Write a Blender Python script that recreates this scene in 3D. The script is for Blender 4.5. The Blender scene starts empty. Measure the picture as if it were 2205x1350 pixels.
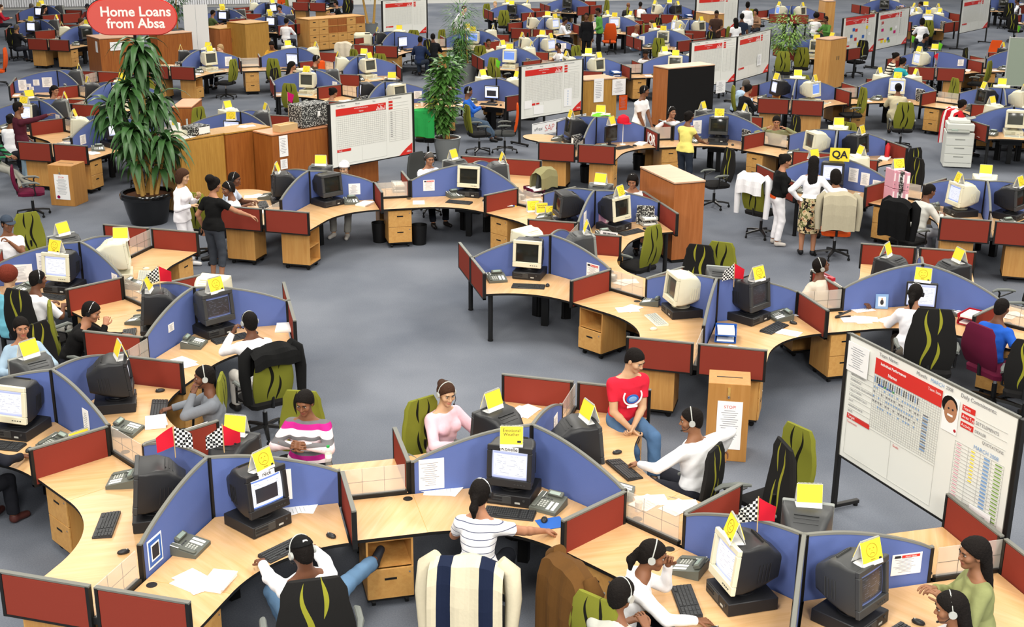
import bpy, bmesh, math, random
import numpy as np
from mathutils import Matrix, Vector
R=math.radians; PI=math.pi; sin=math.sin; cos=math.cos
SC=bpy.context.scene
COL=SC.collection
random.seed(7)
# ---------------- camera, world, lamps, exposure ----------------
CF,CP,CR,CH=2741.3,0.3239,0.006,6.13          # focal length (px of a 2205 frame), pitch down, roll, eye height
cam=bpy.data.cameras.new('camera'); co=bpy.data.objects.new('camera',cam); COL.objects.link(co)
cam.sensor_width=36; cam.lens=CF/2205*36; cam.clip_end=300
co.matrix_world=Matrix.Translation((0,0,CH))@Matrix.Rotation(PI/2-CP,4,'X')@Matrix.Rotation(CR,4,'Z')
SC.camera=co
w=bpy.data.worlds.new('hall_light'); SC.world=w; w.use_nodes=True
w.node_tree.nodes['Background'].inputs[0].default_value=(0.93,0.96,1.0,1); w.node_tree.nodes['Background'].inputs[1].default_value=0.15
def area(x,y,z,sx,sy,power,col=(1,.96,.88)):
    l=bpy.data.lights.new('ceiling_or_fill_lamp','AREA'); l.shape='RECTANGLE'; l.size=sx; l.size_y=sy; l.energy=power; l.color=col
    o=bpy.data.objects.new('ceiling_or_fill_lamp',l); COL.objects.link(o); o.location=(x,y,z); return o
for ly in (4,18,34,52,68):
    for lx in (-13,-2,9,22): area(lx,ly,12.5,3.0,7,1120)
for lx in (-9,2,13): area(lx,-10,12.5,3.0,7,3600,(1,.97,.92))    # unseen fill lamps added behind the camera to brighten upright faces turned to it
SC.view_settings.view_transform='Standard'; SC.view_settings.look='None'; SC.view_settings.exposure=0.14; SC.view_settings.gamma=1; SC.view_settings.use_curve_mapping=False
cy=SC.cycles; cy.max_bounces=5; cy.diffuse_bounces=3; cy.glossy_bounces=2; cy.transmission_bounces=4; cy.transparent_max_bounces=8; cy.sample_clamp_indirect=6; cy.caustics_reflective=False; cy.caustics_refractive=False
# pixel (of the 2205x1350 photograph) -> point on the horizontal plane at height z
_fw=Vector((0,cos(CP),-sin(CP))); _up=Vector((0,sin(CP),cos(CP)))
def ray(px,py):
    u,v=px-1102.5,py-675; c,s=cos(CR),sin(CR); u,v=c*u+s*v,-s*u+c*v
    return _fw*CF+Vector((1,0,0))*u-_up*v
def at(px,py,z=0.0):
    d=ray(px,py); return d*((z-CH)/d.z)+Vector((0,0,CH))
def pix(p):
    q=Vector(p)-Vector((0,0,CH)); d=q.dot(_fw); u,v=q.x/d*CF,-q.dot(_up)/d*CF; c,s=cos(CR),sin(CR)
    return 1102.5+c*u-s*v, 675+s*u+c*v
# ---------------- materials ----------------
def lin(h):
    h=h.lstrip('#'); o=[]
    for i in (0,2,4):
        c=int(h[i:i+2],16)/255; o.append(c/12.92 if c<=.04045 else ((c+.055)/1.055)**2.4)
    return tuple(o)+(1,)
MATS={}
def mat(name,hexc,rough=.6,spec=.3,metal=0,noise=0,nscale=30,bump=0,bscale=200,emit=0,alpha=None,sheen=0,coat=0):
    if name in MATS: return MATS[name]
    m=bpy.data.materials.new(name); m.use_nodes=True; nt=m.node_tree; b=nt.nodes['Principled BSDF']
    c=lin(hexc); b.inputs['Base Color'].default_value=c; b.inputs['Roughness'].default_value=rough; b.inputs['Specular IOR Level'].default_value=spec; b.inputs['Metallic'].default_value=metal
    if coat: b.inputs['Coat Weight'].default_value=coat
    if noise or bump:
        tc=nt.nodes.new('ShaderNodeTexCoord')
    if noise:
        n=nt.nodes.new('ShaderNodeTexNoise'); n.inputs['Scale'].default_value=nscale; n.inputs['Detail'].default_value=4; nt.links.new(tc.outputs['Object'],n.inputs['Vector'])
        mx=nt.nodes.new('ShaderNodeMix'); mx.data_type='RGBA'; k=1-noise
        mx.inputs[6].default_value=(c[0]*k,c[1]*k,c[2]*k,1); mx.inputs[7].default_value=tuple(min(1,v*(1+noise)) for v in c[:3])+(1,)
        nt.links.new(n.outputs['Fac'],mx.inputs[0]); nt.links.new(mx.outputs[2],b.inputs['Base Color'])
    if bump:
        n=nt.nodes.new('ShaderNodeTexNoise'); n.inputs['Scale'].default_value=bscale; n.inputs['Detail'].default_value=2; nt.links.new(tc.outputs['Object'],n.inputs['Vector'])
        bp=nt.nodes.new('ShaderNodeBump'); bp.inputs['Strength'].default_value=bump; bp.inputs['Distance'].default_value=.01; nt.links.new(n.outputs['Fac'],bp.inputs['Height']); nt.links.new(bp.outputs['Normal'],b.inputs['Normal'])
    if emit: b.inputs['Emission Color'].default_value=c; b.inputs['Emission Strength'].default_value=emit
    MATS[name]=m; return m
def nodes(m): return m.node_tree, m.node_tree.nodes['Principled BSDF']
def math_node(nt,op,a,b=None,c=None):
    n=nt.nodes.new('ShaderNodeMath'); n.operation=op
    for i,v in enumerate((a,b,c)):
        if v is None: continue
        if isinstance(v,(int,float)): n.inputs[i].default_value=v
        else: nt.links.new(v,n.inputs[i])
    return n.outputs[0]
def mixc(nt,f,a,b):
    mx=nt.nodes.new('ShaderNodeMix'); mx.data_type='RGBA'
    for i,v in ((0,f),(6,a),(7,b)):
        if isinstance(v,(int,float,tuple)): mx.inputs[i].default_value=v
        else: nt.links.new(v,mx.inputs[i])
    return mx.outputs[2]
def objxyz(nt):
    tc=nt.nodes.new('ShaderNodeTexCoord'); s=nt.nodes.new('ShaderNodeSeparateXYZ'); nt.links.new(tc.outputs['Object'],s.inputs[0]); return tc.outputs['Object'],s.outputs[0],s.outputs[1],s.outputs[2]
def wood(name,h1,h2,rough=.38,axis='X',sc=1.0,world=False):
    m=mat(name,h1,rough,.4); nt,b=nodes(m)
    tc=nt.nodes.new('ShaderNodeTexCoord'); mp=nt.nodes.new('ShaderNodeMapping')
    s={'X':(1.2,14,14),'Y':(14,1.2,14),'Z':(14,14,1.0)}[axis]; mp.inputs['Scale'].default_value=tuple(v*sc for v in s)
    nt.links.new(tc.outputs['Object'],mp.inputs[0])
    n=nt.nodes.new('ShaderNodeTexNoise'); n.inputs['Scale'].default_value=1.6; n.inputs['Detail'].default_value=7; n.inputs['Roughness'].default_value=.62; n.inputs['Distortion'].default_value=.6; nt.links.new(mp.outputs[0],n.inputs['Vector'])
    r=nt.nodes.new('ShaderNodeMapRange'); r.inputs[1].default_value=.3; r.inputs[2].default_value=.7; nt.links.new(n.outputs['Fac'],r.inputs[0])
    nt.links.new(mixc(nt,r.outputs[0],lin(h2),lin(h1)),b.inputs['Base Color']); return m
def fabric(name,h,noise=.12,ns=260,bump=.25): return mat(name,h,.9,.12,0,noise,ns,bump,500)
M={}
def setup_mats():
    M['blue']=fabric('blue_fabric','#5e70ab',.07,300); M['red']=fabric('red_fabric','#86372b',.08,300)
    M['frame']=mat('black_frame','#1b1a19',.45); M['cap']=mat('grey_trim','#6f6f68',.5)
    M['top']=wood('maple_top','#d8b083','#c99d68',.34,'X',.7); M['edge']=mat('black_edging','#161514',.5)
    M['maple']=wood('maple_board','#cb9a57','#b98243',.45,'Z',.8); M['mapleX']=wood('maple_drawer','#cf9f5b','#be8a49',.42,'X',.8)
    M['oak']=wood('oak_board','#bd8f42','#a57631',.45,'Z',1.3); M['cherry']=wood('cherry_board','#a5622a','#8b4c1d',.42,'Z',1.0); M['cherry2']=wood('cherry_light','#b06c3b','#9c5a2b',.42,'Z',.9)
    M['pinktop']=wood('pale_top','#d3ab8e','#c99f80',.4,'X',.6); M['rosetop']=wood('rose_top','#d39468','#c4825a',.4,'X',.6)
    M['blk']=mat('black_plastic','#262627',.42,.35,0,.06,60); M['dgrey']=mat('charcoal_plastic','#3c3d3d',.45,.35); M['case']=mat('black_case','#232325',.45,.3)
    M['beige']=mat('beige_plastic','#dcd8bd',.45,.3); M['beige2']=mat('beige_dark','#b9b59b',.5,.3); M['greyp']=mat('grey_plastic','#8b8f8a',.45,.3); M['silver']=mat('silver_plastic','#b4b6b0',.4,.4)
    M['scr_off']=mat('dark_screen','#23241f',.12,.5); M['scr_grey']=mat('grey_screen','#4c4e48',.15,.5)
    M['yel']=mat('yellow_card','#f7dc3c',.55,.2); M['white']=mat('white_card','#efeeea',.6,.2); M['paper']=mat('paper','#f4f3f1',.7,.15); M['ink']=mat('ink','#a98a1c',.7); M['grey_ink']=mat('grey_ink','#8c8c92',.8); M['dark_ink']=mat('dark_ink','#2a2a2e',.7)
    M['phone']=mat('phone_grey','#5f625a',.5,.3); M['key']=mat('key_pale','#b9bab2',.5); M['keyd']=mat('key_dark','#3a3b3c',.5); M['lcd']=mat('phone_lcd','#93a196',.25)
    M['chrome']=mat('chrome','#c9c9c9',.25,.5,.9); M['tube']=mat('black_tube','#171717',.35,.4)
    M['olive']=fabric('olive_fabric','#75772b'); M['blackf']=fabric('black_fabric','#1d1c1c'); M['arm']=mat('armrest_grey','#6d716c',.5); M['castor']=mat('castor_black','#111111',.5); M['redpaint']=mat('red_paint','#c2252b',.4)
    M['orangef']=fabric('orange_fabric','#d6531f'); M['maroonf']=fabric('maroon_fabric','#5c1630'); M['khakif']=fabric('khaki_cloth','#b5a98e'); M['greyf']=fabric('grey_fabric','#3f4140')
    M['wb']=mat('whiteboard','#ecece4',.22,.5); M['wbred']=mat('board_red','#d4312a',.35); M['wbline']=mat('board_line','#c3c3be',.5); M['wbblue']=mat('board_blue','#7fa3d0',.5); M['wbgrey']=mat('board_pen','#77777c',.6)
    M['redflag']=fabric('red_flag','#d32235'); M['limeflag']=fabric('lime_cloth','#6ec832'); M['pinkf']=fabric('pink_cloth','#c61f6d'); M['greenf']=fabric('green_cloth','#2f9b4c')
    M['bluep']=mat('blue_plastic','#2a62b6',.4,.4); M['redp']=mat('red_plastic','#b3202c',.35,.4); M['clear']=None
    M['cup']=mat('white_cup','#f2f2ee',.4); M['bin']=mat('bin_black','#0f0f10',.5); M['cord']=mat('cord','#5b5138',.6); M['cordw']=mat('cord_pale','#c4bda0',.6); M['cordk']=mat('cord_black','#141414',.55)
    M['marble']=mat('marbled_file','#2e2e2d',.6,.3); M['pinkfile']=mat('pink_file','#dfa3b0',.55); M['carton']=mat('cardboard','#c9a878',.75)
    M['soil']=mat('soil','#4b2f1e',.95,.1,0,.5,60,.6,60); M['leaf']=mat('leaf_dark','#3a5f30',.42,.4,0,.28,14); M['leaf2']=mat('leaf_light','#7ea24b',.45,.35,0,.3,16); M['leaf3']=mat('leaf_mid','#527f3a',.42,.4,0,.3,14); M['bark']=mat('cane','#b9924f',.7,.2,0,.3,40); M['pot']=mat('glazed_pot','#0d0d0e',.12,.6); M['silverpot']=mat('ribbed_pot','#8f9290',.35,.5,.5)
    # carpet
    m=mat('carpet','#7b859a',.95,.05); nt,b=nodes(m); tc=nt.nodes.new('ShaderNodeTexCoord')
    def nz(s,d=3):
        n=nt.nodes.new('ShaderNodeTexNoise'); n.inputs['Scale'].default_value=s; n.inputs['Detail'].default_value=d; nt.links.new(tc.outputs['Object'],n.inputs['Vector']); return n.outputs['Fac']
    big=nz(.45,5); fine=nz(70,2); f=math_node(nt,'ADD',math_node(nt,'MULTIPLY',big,.75),math_node(nt,'MULTIPLY',fine,.35)); r=nt.nodes.new('ShaderNodeMapRange'); r.inputs[1].default_value=.38; r.inputs[2].default_value=.72; nt.links.new(f,r.inputs[0])
    nt.links.new(mixc(nt,r.outputs[0],lin('#5a5f69'),lin('#777b83')),b.inputs['Base Color'])
    bp=nt.nodes.new('ShaderNodeBump'); bp.inputs['Strength'].default_value=.3; bp.inputs['Distance'].default_value=.01; nt.links.new(fine,bp.inputs['Height']); nt.links.new(bp.outputs[0],b.inputs['Normal']); M['carpet']=m
    # clear / frosted glass: thin sheets
    for nm,tint,fac in (('glass',(.93,.95,.93,1),.10),('frost',(.93,.90,.84,1),.28)):
        m=bpy.data.materials.new(nm+'_sheet'); m.use_nodes=True; nt=m.node_tree; nt.nodes.remove(nt.nodes['Principled BSDF']); t=nt.nodes.new('ShaderNodeBsdfTransparent'); t.inputs[0].default_value=tint; g=nt.nodes.new('ShaderNodeBsdfPrincipled'); g.inputs['Base Color'].default_value=(.85,.84,.8,1); g.inputs['Roughness'].default_value=.25; x=nt.nodes.new('ShaderNodeMixShader'); x.inputs[0].default_value=fac; nt.links.new(t.outputs[0],x.inputs[1]); nt.links.new(g.outputs[0],x.inputs[2]); nt.links.new(x.outputs[0],nt.nodes['Material Output'].inputs[0]); M[nm]=m
    # chair backs with wavy stripes (object space: x across, z up)
    for nm,base,st in (('chair_black','#1f1e1d','#93912f'),('chair_olive','#787a2b','#191812')):
        m=fabric(nm,base); nt,b=nodes(m); _,x,y,z=objxyz(nt)
        def band(x0,amp,ph,k,z0,z1,wd):
            cx=math_node(nt,'MULTIPLY_ADD',math_node(nt,'SINE',math_node(nt,'MULTIPLY_ADD',z,k,ph)),amp,x0)
            d=math_node(nt,'ABSOLUTE',math_node(nt,'SUBTRACT',x,cx))
            zz=math_node(nt,'DIVIDE',math_node(nt,'SUBTRACT',z,(z0+z1)/2),(z1-z0)/2)
            wv=math_node(nt,'MULTIPLY',math_node(nt,'SUBTRACT',1.0,math_node(nt,'MULTIPLY',zz,zz)),wd)
            return math_node(nt,'LESS_THAN',d,wv)
        f=math_node(nt,'MAXIMUM',band(.05,.028,0,13,.56,1.18,.020),math_node(nt,'MAXIMUM',band(-.055,.022,1.2,13,.52,.86,.017),band(-.05,.02,3.6,13,.93,1.2,.015)))
        src=b.inputs['Base Color'].links[0].from_socket; nt.links.new(mixc(nt,f,src,lin(st)),b.inputs['Base Color']); M[nm]=m
    # lit screens: procedural windows (object space y across, z up; centre at origin of the screen part is baked in the mesh)
    def screen(nm,bg,win,bar,strength=1.0,dark=None):
        m=mat(nm,bg,.2,.4); nt,b=nodes(m); tc=nt.nodes.new('ShaderNodeTexCoord'); s=nt.nodes.new('ShaderNodeSeparateXYZ'); nt.links.new(tc.outputs['Generated'],s.inputs[0]); u,v=s.outputs[1],s.outputs[2]
        def rect(a,b2,c,d): return math_node(nt,'MULTIPLY',math_node(nt,'MULTIPLY',math_node(nt,'GREATER_THAN',u,a),math_node(nt,'LESS_THAN',u,b2)),math_node(nt,'MULTIPLY',math_node(nt,'GREATER_THAN',v,c),math_node(nt,'LESS_THAN',v,d)))
        col=mixc(nt,rect(.04,.96,.10,.93),lin(bg),lin(win)); col=mixc(nt,rect(.04,.96,.88,.93),col,lin(bar)); col=mixc(nt,rect(.0,1,.0,.05),col,lin(bar))
        ln=math_node(nt,'GREATER_THAN',math_node(nt,'SINE',math_node(nt,'MULTIPLY',v,95)),.55); nn=nt.nodes.new('ShaderNodeTexNoise'); nn.inputs['Scale'].default_value=9; nt.links.new(tc.outputs['Generated'],nn.inputs['Vector'])
        tx=math_node(nt,'MULTIPLY',math_node(nt,'MULTIPLY',ln,math_node(nt,'GREATER_THAN',nn.outputs['Fac'],.52)),rect(.08,.9,.14,.84)); col=mixc(nt,math_node(nt,'MULTIPLY',tx,.55),col,lin('#8b90a8'))
        if dark: col=mixc(nt,rect(*dark),col,lin('#14161c'))
        b.inputs['Base Color'].default_value=(.03,.03,.035,1); nt.links.new(col,b.inputs['Emission Color']); b.inputs['Emission Strength'].default_value=strength*1.35; return m
    M['scr_w']=screen('screen_white_window','#ccd2ee','#f4f4fa','#b7bfe8',.75); M['scr_b']=screen('screen_blue_desktop','#5f86d8','#6d92e2','#dfe6fa',.8,None); M['scr_p']=screen('screen_pale','#b9c6f2','#e3e6f6','#8da0dd',.75); M['scr_t']=screen('screen_terminal','#f1f3fc','#eef1fb','#6f8fe0',.8,(.14,.84,.16,.66)); M['scr_d']=screen('screen_dim','#39393b','#4d4b48','#58585a',.12)
    M['scr_s']=screen('screen_street','#5a5f86','#3a3430','#8ea0dd',.35)
setup_mats()
nt,b=nodes(M['marble']); tc=nt.nodes.new('ShaderNodeTexCoord'); n=nt.nodes.new('ShaderNodeTexNoise'); n.inputs['Scale'].default_value=34; n.inputs['Detail'].default_value=5; nt.links.new(tc.outputs['Object'],n.inputs[0]); nt.links.new(mixc(nt,math_node(nt,'GREATER_THAN',n.outputs['Fac'],.545),lin('#2e2e2d'),lin('#b9b9b3')),b.inputs['Base Color'])
# ---------------- mesh builder ----------------
class MB:
    def __init__(s): s.v=[]; s.f=[]; s.m=[]; s.mats=[]
    def mi(s,m):
        m=M[m] if isinstance(m,str) else m
        if m not in s.mats: s.mats.append(m)
        return s.mats.index(m)
    def add(s,vs,fs,m,X=None):
        k=len(s.v); i=s.mi(m)
        s.v+= [tuple(X@Vector(p)) for p in vs] if X is not None else [tuple(p) for p in vs]
        for f in fs: s.f.append(tuple(k+j for j in f)); s.m.append(i)
        return s
    def box(s,c,d,m,rz=0,bev=0,X=None,rx=0,ry=0):
        x,y,z=d[0]/2,d[1]/2,d[2]/2; T=Matrix.Translation(c)@Matrix.Rotation(rz,4,'Z')@Matrix.Rotation(ry,4,'Y')@Matrix.Rotation(rx,4,'X')
        if X is not None: T=X@T
        if bev<=0:
            vs=[(a*x,b*y,e*z) for a in (-1,1) for b in (-1,1) for e in (-1,1)]
            return s.add(vs,[(0,1,3,2),(4,6,7,5),(0,4,5,1),(2,3,7,6),(0,2,6,4),(1,5,7,3)],m,T)
        b=min(bev,x*.98,y*.98,z*.98); secs=[]
        def ring(xx,yy,zz,bb): return [(xx,-yy+bb,zz),(xx,yy-bb,zz),(xx-bb,yy,zz),(-xx+bb,yy,zz),(-xx,yy-bb,zz),(-xx,-yy+bb,zz),(-xx+bb,-yy,zz),(xx-bb,-yy,zz)]
        return s.loft([ring(x-b,y-b,-z,b*.6),ring(x,y,-z+b,b),ring(x,y,z-b,b),ring(x-b,y-b,z,b*.6)],m,T)
    def loft(s,rings,m,X=None,caps=True,closed=True):
        n=len(rings[0]); vs=[p for r in rings for p in r]; fs=[]
        for i in range(len(rings)-1):
            for j in range(n if closed else n-1):
                a=i*n+j; b=i*n+(j+1)%n; fs.append((a,b,b+n,a+n))
        if caps: fs.append(tuple(range(n-1,-1,-1))); fs.append(tuple((len(rings)-1)*n+j for j in range(n)))
        return s.add(vs,fs,m,X)
    def tube(s,pts,rad,m,n=8,X=None,caps=True):
        pts=[Vector(p) for p in pts]; rad=rad if hasattr(rad,'__len__') else [rad]*len(pts); rings=[]; ref=None
        for i,p in enumerate(pts):
            t=(pts[min(i+1,len(pts)-1)]-pts[max(i-1,0)]); t=t.normalized() if t.length>1e-9 else Vector((0,0,1))
            if ref is None: ref=Vector((1,0,0)) if abs(t.x)<.8 else Vector((0,1,0))
            a=(ref-t*ref.dot(t)).normalized(); b=t.cross(a); ref=a
            rings.append([tuple(p+(a*cos(2*PI*k/n)+b*sin(2*PI*k/n))*rad[i]) for k in range(n)])
        return s.loft(rings,m,X,caps)
    def cyl(s,c,r,h,m,n=16,r2=None,X=None): # base centre c, up z
        r2=r if r2 is None else r2; c=Vector(c)
        return s.loft([[(c.x+q*cos(2*PI*k/n),c.y+q*sin(2*PI*k/n),c.z+z) for k in range(n)] for q,z in ((r,0),(r2,h))],m,X)
    def lathe(s,prof,m,c=(0,0,0),n=20,X=None,caps=True):
        return s.loft([[(c[0]+q*cos(2*PI*k/n),c[1]+q*sin(2*PI*k/n),c[2]+z) for k in range(n)] for q,z in prof],m,X,caps)
    def ball(s,c,r,m,n=10,X=None):
        r=r if hasattr(r,'__len__') else (r,r,r)
        rg=[]
        for i in range(n//2+1):
            a=-PI/2+PI*i/(n//2); q=max(cos(a),.02); rg.append([(c[0]+r[0]*q*cos(2*PI*k/n),c[1]+r[1]*q*sin(2*PI*k/n),c[2]+r[2]*sin(a)) for k in range(n)])
        return s.loft(rg,m,X)
    def prism(s,poly,z0,z1,mt,ms=None,mb=None,X=None):
        n=len(poly); lo=[(p[0],p[1],z0) for p in poly]; hi=[(p[0],p[1],z1) for p in poly]
        s.add(hi,[tuple(range(n))],mt,X); s.add(lo,[tuple(range(n-1,-1,-1))],mb or ms or mt,X)
        s.add(lo+hi,[(j,(j+1)%n,n+(j+1)%n,n+j) for j in range(n)],ms or mt,X); return s
    def plate(s,outline,t,m,X=None,m2=None): # outline (x,z) in a vertical plane y=0, thickness t along y
        n=len(outline); a=[(p[0],-t/2,p[1]) for p in outline]; b=[(p[0],t/2,p[1]) for p in outline]
        s.add(a,[tuple(range(n))],m,X); s.add(b,[tuple(range(n-1,-1,-1))],m,X); s.add(a+b,[(j,n+j,n+(j+1)%n,(j+1)%n) for j in range(n)],m2 or m,X); return s
    def quad(s,c,ux,uy,m,X=None):
        c,ux,uy=Vector(c),Vector(ux)/2,Vector(uy)/2
        return s.add([c-ux-uy,c+ux-uy,c+ux+uy,c-ux+uy],[(0,1,2,3)],m,X)
    def mesh(s,name,smooth=35):
        me=bpy.data.meshes.new(name); me.from_pydata(s.v,[],s.f)
        for m in s.mats: me.materials.append(m)
        me.polygons.foreach_set('material_index',s.m)
        if smooth:
            me.polygons.foreach_set('use_smooth',[True]*len(me.polygons)); me.set_sharp_from_angle(angle=R(smooth))
        me.update(); return me
# ---------------- text (built-in font) as flat mesh data: list of verts / faces, centred ----------------
_TX={}
def text_geo(txt,size=1.0,align='CENTER',ext=0.0,shear=0,bold=0.0):
    k=(txt,size,align,ext,shear,bold)
    if k in _TX: return _TX[k]
    cu=bpy.data.curves.new('t','FONT'); cu.body=txt; cu.size=size; cu.align_x=align; cu.align_y='CENTER'; cu.extrude=ext; cu.resolution_u=3; cu.shear=shear; cu.offset=bold
    o=bpy.data.objects.new('t',cu); COL.objects.link(o); dg=bpy.context.evaluated_depsgraph_get(); me=bpy.data.meshes.new_from_object(o.evaluated_get(dg))
    r=([v.co.copy() for v in me.vertices],[tuple(p.vertices) for p in me.polygons]); bpy.data.objects.remove(o); bpy.data.curves.remove(cu); bpy.data.meshes.remove(me); _TX[k]=r; return r
def add_text(mb,txt,size,m,X,align='CENTER',shear=0,bold=0.0,ext=0.0): # text drawn in local XY plane of X
    v,f=text_geo(txt,size,align,ext,shear,bold); mb.add(v,f,m,X)
VERT=Matrix.Rotation(PI/2,4,'X')  # local XY -> XZ plane (reads from -y)
# ---------------- things ----------------
LAB={}
def link(o): COL.objects.link(o); return o
def short(l):
    w=l.split()
    for drop in (('the',),('a','an'),('of',),('office','computer'),('with',)):
        if len(w)<=15: break
        w=[x for i,x in enumerate(w) if i==0 or x not in drop]
    return ' '.join(w)
def tagit(o,label,cat,group=None,kind=None):
    label=short(label)
    o['label']=label; o['category']=cat
    if group: o['group']=group
    if kind: o['kind']=kind
    LAB.setdefault(label,[]).append(o)
    return o
class Proto:
    """a kind of thing: parts = [(part_name, mesh, [sub-parts], label)]"""
    def __init__(s,name,cat,parts): s.name,s.cat,s.parts=name,cat,parts
    def put(s,X,label,group=None,cat=None,name=None):
        nm=name or s.name
        x,y=pix(X.translation); far=80 if (cat or s.cat) in ('mouse','keyboard','telephone','paper','notice','cup','calendar','file') else 420   # nothing of it would reach the frame
        if s.cat!='desk' and not(-far<x<2205+far and -far*.4<y<1350+far): return None
        if len(s.parts)==1 and not s.parts[0][2]:
            o=link(bpy.data.objects.new(nm,s.parts[0][1])); o.matrix_world=X
        else:
            o=link(bpy.data.objects.new(nm,None)); o.empty_display_size=.1; o.matrix_world=X
            for p in s.parts: s._part(p,o)
        return tagit(o,label,cat or s.cat,group)
    def _part(s,p,par):
        c=link(bpy.data.objects.new(p[0],p[1])); c.parent=par
        if len(p)>3 and p[3]: c['label']=p[3]
        for q in p[2]: s._part(q,c)
        return c
def P1(name,mb,subs=(),label=None,smooth=35):
    return (name,mb.mesh(name,smooth) if isinstance(mb,MB) else mb,list(subs),label)
def TR(x,y,z,rz=0): return Matrix.Translation((x,y,z))@Matrix.Rotation(rz,4,'Z')
def structure(name,mb,smooth=35):
    o=link(bpy.data.objects.new(name,mb.mesh(name,smooth))); o['kind']='structure'; return o
def bez(p0,p1,p2,n):
    o=[]
    for i in range(n+1):
        t=i/n; o.append(tuple((1-t)**2*a+2*t*(1-t)*b+t*t*c for a,b,c in zip(p0,p1,p2)))
    return o
# ---------------- repeated kinds of things ----------------
PR={}
def rrect(y,z0,z1,r,n=3): # rounded rectangle in (y,z), list of (y,z)
    o=[]
    for cy_,cz,a0 in ((y-r,z1-r,0),(-y+r,z1-r,90),(-y+r,z0+r,180),(y-r,z0+r,270)):
        for i in range(n+1):
            a=R(a0+90*i/n); o.append((cy_+r*cos(a),cz+r*sin(a)))
    return o
TILT=Matrix.Translation((0,0,.05))@Matrix.Rotation(R(-6),4,'Y')
def crt(body,bezel,scr,foot='blk',hump=.02,w=.208,ridge=True):
    b=MB(); secs=[(.165,w,0,.385,.02),(.10,w,0,.388,.025),(.02,w-.008,.01,.39+hump,.04),(-.09,w-.035,.03,.375+hump,.05),(-.17,w-.06,.06,.33,.05),(-.235,w-.085,.08,.295,.04)]
    b.loft([[(x,p[0],p[1]) for p in rrect(yw,z0,z1,r)] for x,yw,z0,z1,r in secs],body)
    if ridge:
        for i in range(5): b.box((-.06-.03*i,0,.386+hump-.011*i-.004*i*i),(.010,.2,.012),body,ry=R(-20-6*i))
        for i in range(4): b.box((-.02-.035*i,0,.17),(.008,2*(w-.012-.009*i),.16),body)
    bz=MB(); fy,fz0,fz1=w+.004,-.004,.389; sy,sz0,sz1=.168,.072,.338
    for c,d in (((.185,0,(fz0+sz0)/2),(.04,2*fy,sz0-fz0)),((.185,0,(fz1+sz1)/2),(.04,2*fy,fz1-sz1)),((.185,(fy+sy)/2,(sz0+sz1)/2),(.04,fy-sy,sz1-sz0)),((.185,-(fy+sy)/2,(sz0+sz1)/2),(.04,fy-sy,sz1-sz0))): bz.box(c,d,bezel,bev=.006)
    sc=MB(); n=6; vs=[];fs=[]
    for i in range(n+1):
        for j in range(n+1):
            u,v=i/n*2-1,j/n*2-1; vs.append((.186-.010*(u*u+v*v),u*sy,sz0+(v+1)/2*(sz1-sz0)))
    for i in range(n):
        for j in range(n): a=i*(n+1)+j; fs.append((a,a+n+1,a+n+2,a+1))
    sc.add(vs,fs,scr)
    bt=MB()
    for i in range(4): bt.box((.206,.06+.03*i,.032),(.006,.016,.008),'dgrey' if body!='beige' else 'beige2')
    st=MB().cyl((.02,0,-.05),.125,.012,foot,20).cyl((.02,0,-.038),.09,.04,foot,18,.075)
    for m in (b,bz,sc,bt): m.v=[tuple(TILT@Vector(p)) for p in m.v]
    st.v=[(x,y,z+.05) for x,y,z in st.v]
    return [P1('cabinet',b),P1('bezel',bz,[P1('button',bt)]),P1('screen',sc,smooth=60),P1('stand',st)]
def lcd(scr,body='blk'):
    b=MB().box((0,0,.27),(.045,.40,.35),body,bev=.01); b.box((-.03,0,.27),(.03,.26,.22),body,bev=.01)
    s=MB().add([(.0245,-.178,.125),(.0245,.178,.125),(.0245,.178,.42),(.0245,-.178,.42)],[(0,1,2,3)],scr)
    st=MB().box((-.03,0,.12),(.03,.08,.24),body,bev=.006).box((-.01,0,.008),(.2,.24,.016),body,bev=.006)
    return [P1('panel',b),P1('screen',s,smooth=0),P1('stand',st)]
for nm,a in dict(crt_off=('blk','dgrey','scr_off'),crt_on=('blk','blk','scr_w'),crt_term=('blk','blk','scr_t'),crt_dim=('blk','dgrey','scr_d'),crt_street=('dgrey','dgrey','scr_s'),crt_rim_off=('blk','beige','scr_off'),crt_rim_on=('blk','beige','scr_w'),crt_grey=('dgrey','greyp','scr_off'),beige_off=('beige','beige','scr_grey','beige2'),beige_on=('beige','beige','scr_p','beige2'),beige_blue=('beige','beige','scr_b','beige2')).items():
    PR[nm]=Proto('computer_monitor','computer monitor',crt(*a))
PR['lcd_on']=Proto('computer_monitor','computer monitor',lcd('scr_w')); PR['lcd_t']=Proto('computer_monitor','computer monitor',lcd('scr_t')); PR['lcd_off']=Proto('computer_monitor','computer monitor',lcd('scr_off'))
MON_LAB=dict(crt_off='black CRT monitor, blank screen',crt_on='black CRT monitor, lit window',crt_term='black CRT monitor, terminal window',crt_dim='black CRT monitor, dim screen',crt_street='charcoal CRT monitor showing a picture',crt_rim_off='pale-rimmed black CRT monitor, blank screen',crt_rim_on='pale-rimmed black CRT monitor, lit screen',crt_grey='charcoal CRT monitor',beige_off='beige CRT monitor, blank screen',beige_on='beige CRT monitor, lit screen',beige_blue='beige CRT monitor, blue screen',lcd_on='flat black monitor, white screen',lcd_t='flat monitor, dark windows',lcd_off='flat black monitor, blank screen')
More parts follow.
